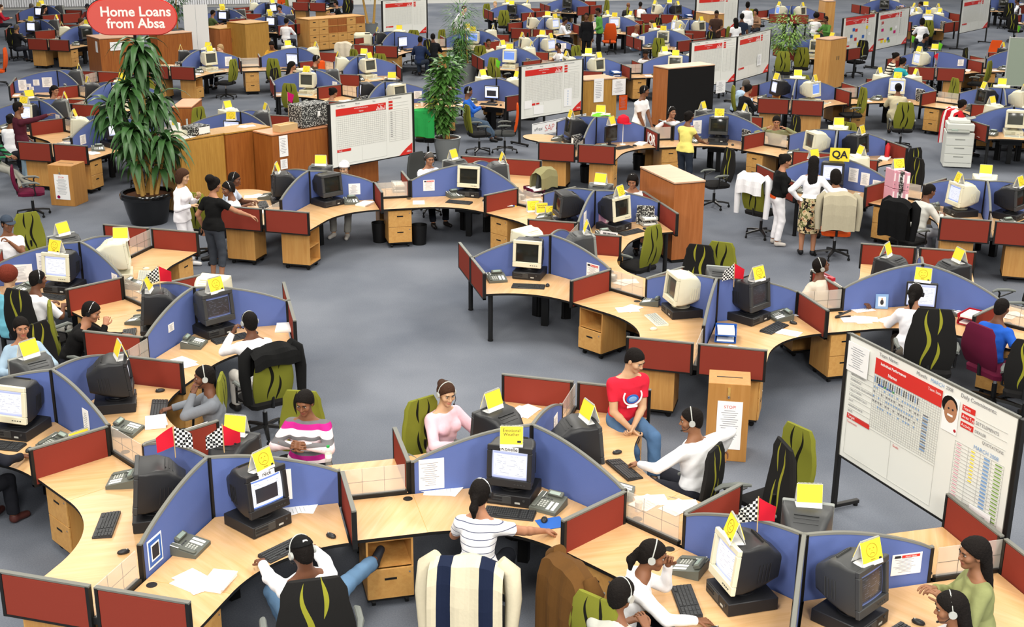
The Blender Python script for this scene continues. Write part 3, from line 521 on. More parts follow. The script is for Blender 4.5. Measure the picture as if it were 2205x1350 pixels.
# wall notices: sheet in local XZ plane facing -y
def notice(w_,h_,style):
    m=MB().box((0,0,h_/2),(w_,.003,h_),'paper'); t=MB(); rd=random.Random(style)
    for i in range(int(9)):
        z=h_*(.85-.08*i); t.box((-(.1*w_)*rd.random(),-.002,z),(w_*(.35+.4*rd.random()),.001,h_*.018),'grey_ink')
    t.box((0,-.002,h_*.93),(w_*.5,.001,h_*.03),'wbred' if style%2 else 'dark_ink')
    return [P1('sheet',m,smooth=0),P1('print',t,smooth=0)]
PR['note1']=Proto('pinned_notice','notice',notice(.21,.30,2)); PR['note2']=Proto('pinned_notice','notice',notice(.21,.30,3)); PR['note3']=Proto('pinned_notice','notice',notice(.28,.2,5))
CLUSTERS='''
_=None
# nearest chain
VK=(2.31,8.95);VB=(.2,11.08);VA=(-2.7,10.31);VC=(-4.81,12.44);VG=(-4.03,15.33);VJ=(-6.14,17.46)
vert('K',VK,0,'bottom right desk cluster','ext edge ext',{
 'B':dict(m='crt_grey',c='blank',ch=_,kb=_,tel=_,ph='desk by the turned-away chairs'),
 'L':dict(m='crt_rim_on',c='flat',ch=_,mp=(1596,1292),md=((1507,1270),(1564,1340)),kp=((1465,1258),(1491,1327)),tp=((1497,1200),(1471,1232)),ph='desk of the two women sharing a screen'),
 'F':dict(m='crt_street',c='sad',ch=_,ph='desk of the two long-haired women at the right edge')})
vert('B',VB,1,'cluster around the striped polo woman','edge edge ext',{
 'F':dict(m='crt_on',c='text',ch=_,ped='one',mp=(1107,1068),kp=((1059,1100),(1135,1108)),tp=((1153,1074),(1210,1089)),mq=(1172,1122),name='Konelle',ph='striped polo woman desk'),
 'R':dict(m='crt_off',c='blank',ch=_,kp=((1362,1024),(1326,994)),mq=(1329,976),ph='white polo man desk'),
 'K':dict(m='crt_off',c='sad',ch=_,ph='pink top woman desk')})
vert('A',VA,0,'cluster around the capped man','edge edge ext',{
 'B':dict(m='crt_off',c='blank',ch=_,ph='striped sweater woman desk'),
 'L':dict(m='crt_off',c=_,ch=_,kp=((241,1097),(217,1160)),tp=((270,1015),(256,1043)),mq=(266,1191),ph='empty desk left of the capped man'),
 'F':dict(m='crt_term',c='sad',ch=_,mp=(556,1128),md=((537,1176),(631,1134)),kp=((569,1202),(659,1158)),tp=((390,1188),(424,1155)),mq=(713,1156),name='Nick',ph='capped man desk')})
vert('C',VC,1,'cluster at the left edge','flush edge edge',{
 'F':dict(m='crt_rim_on',c=_,ch=_,tp=((100,944),(134,959)),mp=(48,930),ph='desk cut off by the left edge'),
 'R':dict(m='crt_on',c='flat',ch=_,mp=(250,876),kp=((340,896),(345,859)),mq=(345,843),ph='grey jacket man desk'),
 'K':dict(m='crt_grey',c='blank',ch=_,ph='smiling denim woman desk')})
vert('G',VG,0,'cluster by the jacketed green chair','flush edge edge',{
 'B':dict(m='beige_off',c=_,ch=_,ph='empty desk behind the black hung jacket'),
 'L':dict(m='crt_off',c='happy',ch=_,ph='black shirt man desk'),
 'F':dict(m='crt_street',c='sad',ch=_,mp=(460,716),tp=((407,746),(428,725)),ph='desk of the man before the hung black jacket')})
vert('J',VJ,1,'cluster of the red-haired woman','flush edge ext',{
 'F':dict(m='crt_rim_on',c='happy',ch=_,ph='red-haired woman desk'),
 'R':dict(m='beige_off',c='blank',cr=80,ch=_,ph='empty desk with note-covered screen'),
 'K':dict(m='crt_grey',c='blank',ch=_,ph='dark-capped man desk')})
# middle chain
VH=(2.66,15.85);VD=(.56,17.99);VL=(1.36,20.87);VF=(-.73,23.01);VE=(-3.64,22.27);VI=(5.57,16.60);VI2=(7.66,14.45)
vert('H',VH,0,'cluster behind the red T-shirt man','edge edge ext',{
 'B':dict(m='crt_grey',c=_,ch=_,ph='rear desk with two striped chairs'),
 'L':dict(m='beige_off',cs='case_k',c=_,kb='kb_w',ch=_,ped='one',mp=(1468,676),kp=((1400,676),(1426,699)),tp=((1411,636),(1394,655)),mq=(1407,710),ph='empty desk with beige monitor on black case'),
 'F':dict(m='crt_dim',c='happy',ch=_,mp=(1610,688),kp=((1646,716),(1689,694)),tp=((1672,672),(1690,683)),mq=(1708,697),ph='empty desk with blue letter tray')})
vert('I',VI,1,'cluster of the white-shirted ponytail woman','edge edge ext',{
 'F':dict(m='lcd_on',c='happy',ch=_,tp=((2057,660),(2078,673)),ph='white-shirted ponytail woman desk'),
 'R':dict(m='crt_off',c='blank',ch='ch_k',ph='desk right of the ponytail woman'),
 'K':dict(m='crt_off',c='blank',ch=_,ph='reclining man desk')})
vert('I2',VI2,0,'cluster at the right edge','flush edge flush',{
 'B':_, 'F':_, 'L':dict(m=_,c=_,ch=_,kb=_,tel=_,ph='blue T-shirt man desk')})
vert('D',VD,1,'lone end cluster beside the open floor','flush edge edge',{
 'F':dict(m='crt_rim_off',c=_,ch=_,mp=(1141,594),kp=((1103,614),(1172,617)),tp=((1054,597),(1084,595)),mq=(1179,616),ph='empty desk facing the open floor'),
 'R':dict(m='crt_grey',c='blank',ch=_,ph='desk behind the barcode notice'),
 'K':dict(m='beige_off',c=_,ch=_,ph='desk with the beige monitor back')})
vert('L',VL,0,'cluster by the cherry cupboard','flush edge edge',{
 'B':dict(m='crt_grey',c='blank',ch=_,ph='desk of the woman beside the cherry cupboard'),
 'L':dict(m='crt_off',c=_,ch=_,ph='desk with three calendars in a row'),
 'F':dict(m='crt_rim_off',c='flat',ch=_,ph='desk before the cherry cupboard')})
vert('F',VF,1,'cluster of the checked shirt man','edge edge ext',{
 'F':dict(m='crt_rim_off',c=_,ch=_,mp=(1015,420),kp=((961,432),(1016,437)),tp=((966,419),(993,416)),ph='empty desk before the checked shirt man'),
 'R':dict(m='crt_grey',c='flat',ch=_,ph='desk right of the checked shirt man'),
 'K':dict(m='crt_grey',c='blank',ch=_,ph='checked shirt man desk')})
vert('E',VE,0,'cluster of the white beanie man','edge round ext',{
 'B':dict(m='crt_grey',c='blank',ch=_,ph='white beanie man desk'),
 'L':dict(m='crt_on',c='flat',ch=_,pedr='two',ph='round-ended desk of the two men with headsets'),
 'F':dict(m='crt_off',c=_,ch=_,ped='open',mp=(705,440),tp=((739,432),(773,430)),kb=_,ph='empty desk before the white beanie man')})
# right chain
VO=(6.81,26.58);VP=(4.73,28.75);VQ=(1.82,28.03);VM=(8.27,21.77);VN=(6.10,23.85)
vert('M',VM,0,'cluster of the pale grey shirt man','flush edge ext',{
 'B':dict(m='beige_off',c='blank',ch=_), 'L':dict(m='beige_on',cs='case_k',c='happy',ch=_,ph='pale grey shirt man desk'), 'F':dict(m='crt_off',c='happy',ch=_)})
vert('N',VN,1,'QA cluster','flush edge edge',{
 'F':dict(m='crt_on',c=_,ch=_,ph='desk under the QA sign'), 'R':dict(m='beige_off',c='blank',ch='ch_k'), 'K':dict(m='lcd_on',c='blank',ch=_)})
vert('O',VO,0,'cluster with a red fire bottle','flush edge edge',{
 'B':dict(m='beige_off',c='blank',ch='ch_o'), 'L':dict(m='beige_off',c=_,ch=_,kb=_), 'F':dict(m='crt_off',cs='case_w',c='happy',ch='ch_k')})
vert('P',VP,1,'cluster facing the yellow T-shirt woman','edge edge flush',{
 'F':dict(m='crt_off',c='happy',ch=_,ph='desk where the yellow T-shirt woman stands'), 'R':dict(m='crt_grey',c='blank',ch='ch_k'), 'K':dict(m='crt_grey',c='blank',ch=_)})
vert('Q',VQ,0,'cluster with the red cap','edge round ext',{
 'B':dict(m='beige_off',c='blank',ch=_), 'L':dict(m='crt_off',c='flat',ch=_,pedr='two'), 'F':dict(m='lcd_off',c='blank',ch=_)})
# far clusters
GR=(.78,7.455); GB=(-.74,6.47); GZ=(4.17,3.91)
def lat(n,g,dm,dn,t,ph,ends='',st=None): vert(n,Lp(g[0]+dm,g[1]+dn,t),t,ph,ends,st)
lat('R1',GR,0,0,1,'cluster before the tall oak cupboard','edge edge flush',{'F':dict(m='lcd_on',c=_,ch='ch_o'),'K':dict(m='beige_off',c='blank',ch=_)})
lat('R2',GR,0,0,0,'cluster before the white banner','edge round ext',{'F':dict(m='beige_off',c='happy',ch='ch_o',ped='one'),'L':dict(m='crt_off',c='blank',ch=_),'B':dict(m='beige_off',c='blank',ch=_)})
lat('S3',GR,1,-1,0,'cluster behind the striped banner cards','flush edge edge',{'F':dict(m='beige_off',c='blank',ch=_),'L':dict(m='beige_off',c='blank',ch=_)})
lat('S1',GR,0,-1,1,'cluster left of the large whiteboard top','flush edge edge',{'F':dict(m='beige_off',c='happy',ch='ch_o'),'R':dict(m='crt_grey',c=_,ch=_),'K':dict(m='beige_off',c=_,ch='ch_k')})
lat('S2',GR,1,-2,0,'cluster behind the large whiteboard','edge edge ext',{'F':dict(m='beige_off',c=_,ch='ch_on'),'L':dict(m='crt_on',c=_,ch=_)})
lat('X1',GR,1,-2,1,'cluster of the blue jacket man','edge flush ext',{'F':dict(m='lcd_t',c=_,ch=_),'K':dict(m='beige_off',c='blank',ch='ch_o')})
lat('b4',GB,0,0,1,'cluster the maroon shirt man points over','flush edge edge',{'F':dict(m='crt_rim_on',c='happy',ch='ch_k'),'R':dict(m='crt_grey',c='flat',ch=_),'K':dict(m='crt_grey',c='blank',ch=_)})
lat('b5',GB,1,-1,0,'cluster behind the tall potted plant','edge edge ext',{'F':dict(m='crt_on',c=_,ch='ch_k'),'L':dict(m='beige_off',c='flat',ch=_)})
lat('b6',GB,1,-1,1,'cluster behind the oak cupboard row','edge flush flush',{'F':dict(m='lcd_on',c='happy',ch=_),'R':dict(m='crt_grey',c='flat',ch=_)})
lat('b7',GB,1,0,0,'cluster hidden behind the plant crown','flush edge edge',{'L':dict(m='crt_off',c='flat',ch=_)})
lat('b1',GB,0,1,1,'cluster with four pale notes','flush edge ext',{'F':dict(m=_,c=_,ch=_),'R':dict(m='crt_grey',c='flat',ch=_),'K':_})
lat('T1',GB,3,1,0,'cluster left of the paired desk users','edge flush ext',{'F':dict(m='lcd_on',c=_,ch='ch_k'),'L':dict(m='crt_off',c='flat',ch=_)})
lat('T2',GB,3,1,1,'cluster behind the slim potted tree','edge edge flush',{'F':dict(m='beige_blue',c='blank',ch='ch_k')})
lat('U1',GB,3,0,1,'cluster of the blue-screen beige monitor','flush edge edge',{'F':dict(m='beige_blue',c='happy',ch='ch_o'),'K':dict(m='beige_off',c='blank',ch='ch_o')})
lat('U2',GB,4,0,0,'cluster of the turned beige monitors','flush edge edge',{'F':dict(m='beige_on',c='flat',ch='ch_o'),'L':dict(m='beige_off',c='flat',ch=_)})
lat('W1',GB,4,-1,0,'cluster right of the middle whiteboard','edge edge flush',{'F':dict(m='beige_off',c='blank',ch=_),'L':dict(m='beige_off',c='flat',ch=_)})
lat('W2',GB,4,-1,1,'cluster behind the black-sided cupboard','edge flush flush',{'F':dict(m='beige_off',c='blank',ch='ch_o'),'K':dict(m='beige_off',c='flat',ch=_)})
lat('Z2',GZ,0,0,0,'cluster of the couple with a gold frame','edge flush ext',{'F':dict(m='beige_blue',c='happy',ch=_),'L':dict(m='crt_on',c='flat',ch='ch_o'),'B':dict(m='beige_off',c='happy',ch='ch_o')})
lat('Z1',GZ,0,0,1,'cluster of the cream shirt woman','edge edge flush',{'F':dict(m='beige_on',c='happy',ch=_),'K':dict(m='beige_off',c='flat',ch=_)})
lat('Z3',GZ,1,-1,0,'cluster left of the sage board','edge edge edge',{'L':dict(m='crt_off',c='flat',ch=_),'F':dict(m='beige_off',c='blank',ch=_)})
lat('Z4',GZ,0,-1,1,'cluster beside the photocopier','flush edge edge',{'F':dict(m='beige_off',c=_,ch=_),'K':dict(m='beige_off',c='blank',ch=_)})
lat('a1',(5.73,4.02),0,0,0,'cluster with the lime flag','edge flush ext',{'F':dict(m=_,c=_,ch='ch_o'),'L':dict(m='beige_on',c='flat',ch=_)})
lat('a0',(5.73,4.02),0,0,1,'cluster behind the sage board','flush flush flush',{'F':dict(m=_,c=_,ch='ch_or')})
lat('a6',(6.59,5.83),0,0,1,'cluster between the paired far boards','flush flush flush',{'F':dict(m='beige_on',c='happy',ch='ch_o'),'K':dict(m='beige_off',c='happy',ch=_),'R':dict(m='beige_off',c='blank',ch=_)})
lat('a7',(6.59,5.83),1,0,0,'cluster behind the far right board','flush flush ext',{'L':dict(m='beige_on',c='blank',ch=_)})
lat('a5',(6.99,6.89),0,0,1,'cluster above the flipped board pair','flush flush flush',{'F':dict(m='crt_off',c=_,ch=_)})
lat('Y1',(3.715,7.51),0,0,0,'cluster above the green shirt man','edge flush ext',{'F':dict(m='beige_on',c='flat',ch=_),'L':dict(m='beige_off',c='flat',ch=_)})
lat('Y2',(3.715,7.51),0,0,1,'cluster with the orange chair','edge flush flush',{'F':dict(m='beige_on',c='happy',ch='ch_or'),'K':dict(m='beige_off',c='flat',ch=_)})
vert('V1',at(1434,63,1.305)[:2],1,'cluster behind the black-sided cupboard, upper row','flush flush flush',{'F':dict(m='beige_off',c='happy',ch='ch_o'),'K':dict(m='beige_off',c='blank',ch=_)})
vert('V2',at(1484,43,1.305)[:2],0,'cluster left of the brown T-shirt man','flush flush flush',{'F':dict(m='beige_off',c='blank',ch='ch_o'),'B':_})
vert('V3',at(1437,9,1.305)[:2],0,'cluster at the top middle edge','flush flush ext',{'F':dict(m='crt_off',c='blank',ch='ch_k')})
vert('V4',at(1760,82,1.305)[:2],1,'cluster right of the pale green tree','flush flush flush',{'F':dict(m='beige_off',c='blank',ch=_),'K':_})
vert('V5',at(1704,12,1.305)[:2],0,'cluster above the pale green tree','flush flush flush',{'F':dict(m='beige_off',c='blank',ch=_),'B':_})
vert('V6',at(1110,8,1.305)[:2],1,'cluster above the slim potted tree','flush flush flush',{'F':dict(m='crt_off',c='blank',ch='ch_o')})
vert('V7',at(1228,-4,1.305)[:2],1,'top edge cluster right of centre','flush flush ext',{'F':dict(m='crt_off',c=_,ch=_)})
vert('a8',at(2160,-6,1.305)[:2],1,'cluster at the top right corner','flush flush flush',{'F':dict(m='crt_off',c=_,ch='ch_k'),'R':_})
vert('a9',at(2260,22,1.305)[:2],0,'cluster past the top right corner','flush flush flush',{'L':dict(m='crt_off',c=_,ch='ch_k'),'B':_,'F':_})
vert('c1',at(494,20,1.305)[:2],1,'cluster of the olive shirt man','flush flush flush',{'F':dict(m='crt_on',c='happy',ch=_),'R':dict(m='crt_grey',c=_,ch=_)})
vert('c2',at(597,32,1.305)[:2],1,'cluster of the white shirt back','flush flush flush',{'F':dict(m='crt_on',c='flat',ch='ch_k'),'K':dict(m='crt_grey',c='blank',ch=_)})
vert('c3',at(570,5,1.305)[:2],0,'cluster with an orange chair by the blinds','flush flush flush',{'F':dict(m='crt_on',c='blank',ch=_),'B':_})
vert('c4',at(700,-14,1.305)[:2],0,'cluster with the bare double pedestals','flush flush ext',{'F':dict(m='crt_off',c=_,ch='ch_k'),'B':_})
vert('b2',Lp(-1.12,10.43,1)[:2],1,'cluster of the seated man at the far left','flush edge flush',{'F':dict(m='crt_on',c='blank',ch='ch_k'),'R':dict(m='crt_grey',c='flat',ch=_),'K':_})
vert('b3',Lp(-.12,9.43,0)[:2],0,'far left cluster with low red ends','flush edge ext',{'F':dict(m='crt_off',c=_,ch=_),'L':dict(m='beige_off',c='flat',ch=_)})
vert('b8',at(102,12,1.305)[:2],1,'cluster before the white blinds','flush flush flush',{'F':dict(m='crt_on',c='blank',ch=_),'R':dict(m='crt_grey',c=_,ch=_)})
'''
# ---------------- room ----------------
PH=.2513
def uv(deg): a=PH+R(deg); return Vector((cos(a),sin(a),0))
mb=MB().box((2,40,-.05),(90,96,.1),'carpet'); structure('floor',mb,0)
# back wall runs along the desk grid; tall windows behind vertical blinds
M['wallp']=mat('wall_paint','#d9d8d2',.8); M['blind']=mat('blind_fabric','#f1f1f4',.8,.1)
WB=Matrix.Translation((-24.5,66.5,0))@Matrix.Rotation(PH,4,'Z')
mb=MB().box((20,.15,3.5),(100,.3,7),'wallp',X=WB); structure('wall_back',mb,0)
for k in range(3):
    b=MB()
    for i in range(62): b.box((-11.2+k*7.6+i*.12,-.12,2.1),(.105,.012,3.9),'blind',rz=.5+.25*((i*7)%5==0),X=WB)
    o=link(bpy.data.objects.new('vertical_blind',None)); tagit(o,'white vertical blind covering the back wall, %s'%['left end','beside the left plant','behind the oval red sign'][k],'blind','white vertical blinds')
    c=link(bpy.data.objects.new('slats',b.mesh('slats',0))); c.parent=o
    h=MB().box((-7.5+k*7.6,-.12,4.1),(7.4,.09,.1),'white',X=WB); c=link(bpy.data.objects.new('head_rail',h.mesh('head_rail'))); c.parent=o
# ---------------- desk clusters on a 120-degree grid ----------------
VX={}; A3=3.0
E1=A3*math.sqrt(3)*uv(30); E2=A3*math.sqrt(3)*uv(90)
def Lp(m,n,t): # lattice cell -> vertex position
    v=E1*m+E2*n
    return v if t==1 else v-uv(0)*A3
def vert(n,pos,t,phrase,ends='',st=None):
    VX[n]=dict(p=Vector((pos[0],pos[1],0)),t=t,ph=phrase,ends=(ends.split()+['flush']*3)[:3],st=st or {})
ARM={0:(0,120,240),1:(180,300,60)}; STN={0:'BLF',1:'FRK'}
STW={'B':'rear desk','L':'left desk','F':'front desk','R':'right desk','K':'rear left desk'}
ARMW={0:('right','rear left','front'),1:('left','front right','rear')}
exec(CLUSTERS)
def find(p,me):
    for n,v in VX.items():
        if n!=me and (v['p']-p).length<.55: return n
def fmt(x): return x
def arm_label(n,i): return '%s arm, %s'%(ARMW[VX[n]['t']][i],VX[n]['ph'])
DONE_RED=set(); DONE_EDGE=set(); ENDS={}
for n,v in VX.items():
    ENDS[n]=[('edge' if find(v['p']+uv(a)*A3,n) else v['ends'][i]) for i,a in enumerate(ARM[v['t']])]
    v['nb']=[find(v['p']+uv(a)*A3,n) for a in ARM[v['t']]]
def station_frame(n,s):
    v=VX[n]; i=STN[v['t']].index(s); a=ARM[v['t']][i]+60
    return Matrix.Translation(v['p'])@Matrix.Rotation(PH+R(a),4,'Z')
def sph(n,s): # phrase for a station
    v=VX[n]; d=v['st'].get(s) or {}
    return d.get('ph') or '%s, %s'%(STW[s],v['ph'])
rs=random.Random(11)
for n,v in VX.items():
    hide=v['st'].get('noarm','')
    for i,a in enumerate(ARM[v['t']]):
        X=Matrix.Translation(v['p'])@Matrix.Rotation(PH+R(a),4,'Z'); e=ENDS[n][i]
        if str(i) in hide: continue
        PR['arch'].put(X,'blue arched screen, '+arm_label(n,i),'blue arched desk screens')
        XE=X@Matrix.Translation((AL+.022,0,0)); XX=X@Matrix.Translation((AL+EX,0,0))
        L=lambda sd,M0: M0@Matrix.Rotation(R(90*sd),4,'Z')@Matrix.Translation((.026,0,0))
        # +90 turn = counter-clockwise side (belongs to the station after this arm), -90 = station before
        if e=='edge':
            PR['red'].put(L(-1,XE),'red end screen, %s'%arm_label(n,i),'red end screens')
            k=tuple(sorted((n,v['nb'][i] or n+str(i))))
            if k not in DONE_EDGE:
                DONE_EDGE.add(k); PR['frost' if v['st'].get('frost','1')=='1' else 'glass'].put(X@Matrix.Translation((AL+.05,0,0))@Matrix.Scale(.93,4,(1,0,0)),'glass screen, %s'%arm_label(n,i),'glass desk screens')
        elif e in('ext','flush','extr'):
            M0=XX if e!='flush' else XE
            for sd,w_ in ((-1,'one side'),(1,'other side')):
                q=(M0@Matrix.Rotation(R(90*sd),4,'Z')@Vector((.4,0,0))); o=v['p']+X.to_3x3()@Vector((M0.translation-v['p']).length*Vector((1,0,0))) if 0 else None
                wd='left' if q.x<M0.translation.x else 'right'
                PR['red'].put(L(sd,M0),'red end screen, %s half, %s'%(wd,arm_label(n,i)),'red end screens')
            if e!='flush': PR['frost'].put(X@Matrix.Translation((AL+.05,0,0))@Matrix.Scale(.93,4,(1,0,0)),'glass screen, %s'%arm_label(n,i),'glass desk screens')
    for i,s in enumerate(STN[v['t']]):
        d=v['st'].get(s,{})
        if d is None: continue
        el,er=ENDS[n][i],ENDS[n][(i+1)%3]
        le=el in('edge','ext'); re=er=='ext'; X=station_frame(n,s); ph=sph(n,s)
        pr='desk%d%d'%(le,re)
        if el=='round': pr='deskr%d'%re
        if pr[:5]!='deskr': pr+='L' if el in('flush','open') else 'R' if er in('flush','open') else ''
        PR[pr].put(X,'maple topped curved desk, '+ph,'curved workstation desks')
        c60,s60=.5,math.sqrt(3)/2
        if le and d.get('ped','two'):
            k=d.get('ped','two'); PR['ped_'+k].put(X@Matrix.Translation((c60*1.5+s60*.50,-s60*1.5+c60*.50,0))@Matrix.Rotation(R(30),4,'Z'),'%s under the %s'%(PED_LAB[k],ph),'desk pedestals')
        if re and d.get('pedr','two'):
            k=d.get('pedr','two'); PR['ped_'+k].put(X@Matrix.Translation((c60*1.5+s60*.50,s60*1.5-c60*.50,0))@Matrix.Rotation(R(-30),4,'Z'),'%s at the right end under the %s'%(PED_LAB[k],ph),'desk pedestals')
        # equipment; what stands hidden behind the monitor of a desk facing away is left out
        away=(s in 'BK' and v['p'].y>13) or (s=='R' and v['p'].y>26)
        mk=d.get('m',rs.choice(['beige_off','beige_on','beige_off','crt_off','beige_blue'])); o=d.get('mo',(.46,0)); my=d.get('my',0)
        if 'mp' in d: q=X.inverted()@at(*d['mp'],.73); o=(q.x,q.y)
        def lr(a,b,z=.731): # item whose own left-right axis runs between two points of the desk top
            a,b=at(*a,z),at(*b,z); d_=b-a; m_=(a+b)/2; return TR(m_.x,m_.y,.731,math.atan2(d_.y,d_.x)-PI/2)
        XM=X@TR(o[0],o[1],.732,R(my)); top=0
        if 'md' in d:
            q=lr(*d['md']); XM=TR(XM.translation.x,XM.translation.y,.732,q.to_euler().z)
        cs=d.get('cs','case_w' if mk and mk.startswith('beige') else 'case_k')
        if mk:
            if mk.startswith('lcd'): cs=d.get('cs',None)
            if cs: PR[cs].put(XM@Matrix.Translation((-.0,0,0)),'%s computer case on the %s'%('black' if cs=='case_k' else 'beige',ph),'computer cases'); top=.112
            PR[mk].put(XM@TR(.0,0,top+.001,R(d.get('mr',0))),'%s on the %s'%(MON_LAB[mk],ph),'computer monitors')
            if d.get('name'):
                q=MB().box((.2075,0,.366),(.003,.17,.044),'paper'); t=MB(); add_text(t,d['name'],.05,'dark_ink',Matrix.Translation((.2095,0,.366))@Matrix.Rotation(PI/2,4,'Z')@VERT,bold=.001)
                Proto('name_strip','name card',[P1('card',q,smooth=0),P1('lettering',t,smooth=0)]).put(XM@TR(0,0,top)@TILT,'white name strip on the monitor bezel, %s'%ph)
            mt=top+(.455 if not mk.startswith('lcd') else .452)
            ck=d.get('c',rs.choice(['sad','happy','flat','blank','happy']))
            if ck: PR['cal_'+ck].put(XM@TR(.10 if not mk.startswith('lcd') else 0,d.get('cy',0),mt+.005-(.012 if not mk.startswith('lcd') else 0),R(d.get('cr',rs.uniform(-15,15)))),'%s on monitor, %s'%(CAL_LAB[ck],ph),'yellow tent calendars')
        kb=d.get('kb',('kb_w' if mk and mk.startswith('beige') else 'kb_k'))
        if kb and not away:
            ko=d.get('ko',(o[0]+.37,o[1]+.02)); PR[kb].put(lr(*d['kp'],.75) if 'kp' in d else X@TR(ko[0],ko[1],.731,R(d.get('kr',my+rs.uniform(-8,8)))),'%s keyboard on the %s'%('black' if kb=='kb_k' else 'beige',ph),'keyboards')
            mo=d.get('mouse',(ko[0]+.02,ko[1]+.34)); 
            if 'mq' in d: q=X.inverted()@at(*d['mq'],.731); mo=(q.x,q.y)
            if mo: PR['mouse' if kb=='kb_k' else 'mouse_w'].put(X@TR(mo[0],mo[1],.731,R(d.get('kr',my)+10)),'%s mouse on the %s'%('black' if kb=='kb_k' else 'beige',ph),'mice')
        po=d.get('tel',(.72,-.50))
        if po and not away: PR['phone'].put(lr(*d['tp'],.785) if 'tp' in d else X@TR(po[0],po[1],.731,R(d.get('tr',-25))),'grey desk telephone on the %s'%ph,'desk telephones')
        for j,q in enumerate(d.get('pap',[(.95,-.75,20)] if rs.random()<.6 and not away else [])):
            k='paper%d'%(1+(j+i)%3); PR[k].put(X@TR(q[0],q[1],.731+.0045*j,R(q[2])),'%s white paper%s on the %s'%(['first','second','third','fourth'][j],' sheets' if k!='paper1' else ' sheet',ph),'loose papers')
        chk=d.get('ch',rs.choice(['ch_o','ch_o','ch_k',None]))
        if chk:
            co_=d.get('co',(1.50,rs.uniform(-.1,.1))); cyw=d.get('cyw',rs.uniform(-30,30))
            XC=X@TR(co_[0],co_[1],0,R(180+cyw))
            if 'cp' in d: q=at(*d['cp'],0); XC=TR(q.x,q.y,0,R(d['cw']))
            PR[chk].put(XC,'%s at the %s'%(CH_LAB[chk],ph),'office chairs')
# ---------------- people: one signed-distance surface per body, garments as further surfaces ----------------
f4=np.float32
def V3(*a): return np.array(a,f4)
def nrm(v): v=np.asarray(v,f4); return v/max(1e-6,float(np.linalg.norm(v)))
def s_cone(P,a,b,ra,rb,cut=None):
    ba=b-a; t=np.clip((P-a)@ba/max(1e-8,float(ba@ba)),0,1)[:,None]; d=np.linalg.norm(P-a-t*ba,axis=1)-(ra+(rb-ra)*t[:,0])
    return d
def s_ell(P,c,r,Rm=None):
    q=P-c
    if Rm is not None: q=q@Rm
    k0=np.linalg.norm(q/r,axis=1); k1=np.linalg.norm(q/(r*r),axis=1); return k0*(k0-1)/np.maximum(k1,1e-6)
def smin(a,b,k):
    h=np.clip(.5+.5*(b-a)/k,0,1); return b+(a-b)*h-k*h*(1-h)
def smax(a,b,k): return -smin(-a,-b,k)
def surf(fn,lo,hi,h,keep=None):
    """surface nets on a grid evaluated only near the surface"""
    lo=np.array(lo,f4)-2*h; n=np.maximum(((np.array(hi,f4)+2*h-lo)/h).astype(int)//4*4+5,9); g=[lo[i]+h*np.arange(n[i],dtype=f4) for i in range(3)]
    gc=[a[::4] for a in g]; C=np.stack(np.meshgrid(*gc,indexing='ij'),-1).reshape(-1,3); Fc=fn(C).reshape([len(a) for a in gc]).astype(f4)
    nr=np.abs(Fc)<h*8.5
    F=np.repeat(np.repeat(np.repeat(Fc,4,0),4,1),4,2)[:n[0],:n[1],:n[2]].copy()
    m=np.zeros_like(nr); m|=nr
    for ax in range(3): s=np.roll(nr,1,ax); m|=s
    mk=np.repeat(np.repeat(np.repeat(nr,4,0),4,1),4,2)[:n[0],:n[1],:n[2]]; mk=np.roll(mk,-2,0)|mk; mk=np.roll(mk,-2,1)|mk; mk=np.roll(mk,-2,2)|mk
    I=np.argwhere(mk); Pn=lo+I.astype(f4)*h; F[mk]=fn(Pn.astype(f4))
    S=F<0; nx,ny,nz=F.shape
    cs=[S[i:nx-1+i,j:ny-1+j,k:nz-1+k] for i in (0,1) for j in (0,1) for k in (0,1)]
    al=cs[0].copy(); an=cs[0].copy()
    for c in cs[1:]: al=al&c; an=an|c
    cell=an&~al; Q=np.argwhere(cell); N=len(Q); idx=-np.ones(cell.shape,np.int64); idx[cell]=np.arange(N)
    off=[(i,j,k) for i in (0,1) for j in (0,1) for k in (0,1)]; vals=[F[Q[:,0]+o[0],Q[:,1]+o[1],Q[:,2]+o[2]] for o in off]
    pos=np.zeros((N,3),f4); cnt=np.zeros(N,f4)
    for a in range(8):
        for b in range(a+1,8):
            d=[off[b][i]-off[a][i] for i in range(3)]
            if sum(abs(x) for x in d)!=1: continue
            ch=(vals[a]<0)!=(vals[b]<0); t=np.where(ch,vals[a]/np.where(ch,vals[a]-vals[b],1),0)
            pos+=np.where(ch[:,None],np.array(off[a],f4)+t[:,None]*np.array(d,f4),0); cnt+=ch
    vs=lo+(Q+pos/cnt[:,None])*h; fs=[]
    for ax in range(3):
        u,v=[(1,2),(2,0),(0,1)][ax]
        s0=[slice(None)]*3; s1=[slice(None)]*3; s0[ax]=slice(0,-1); s1[ax]=slice(1,None)
        A,Bb=S[tuple(s0)],S[tuple(s1)]; ed=np.argwhere(A!=Bb); 
        ed=ed[(ed[:,u]>0)&(ed[:,v]>0)&(ed[:,u]<F.shape[u]-1)&(ed[:,v]<F.shape[v]-1)]
        if not len(ed): continue
        sg=A[ed[:,0],ed[:,1],ed[:,2]]
        def cid(du,dv): e=ed.copy(); e[:,u]-=du; e[:,v]-=dv; return idx[e[:,0],e[:,1],e[:,2]]
        q=np.stack([cid(1,1),cid(0,1),cid(0,0),cid(1,0)],1); q[~sg]=q[~sg][:,::-1]; fs.append(q)
    return vs,np.concatenate(fs)
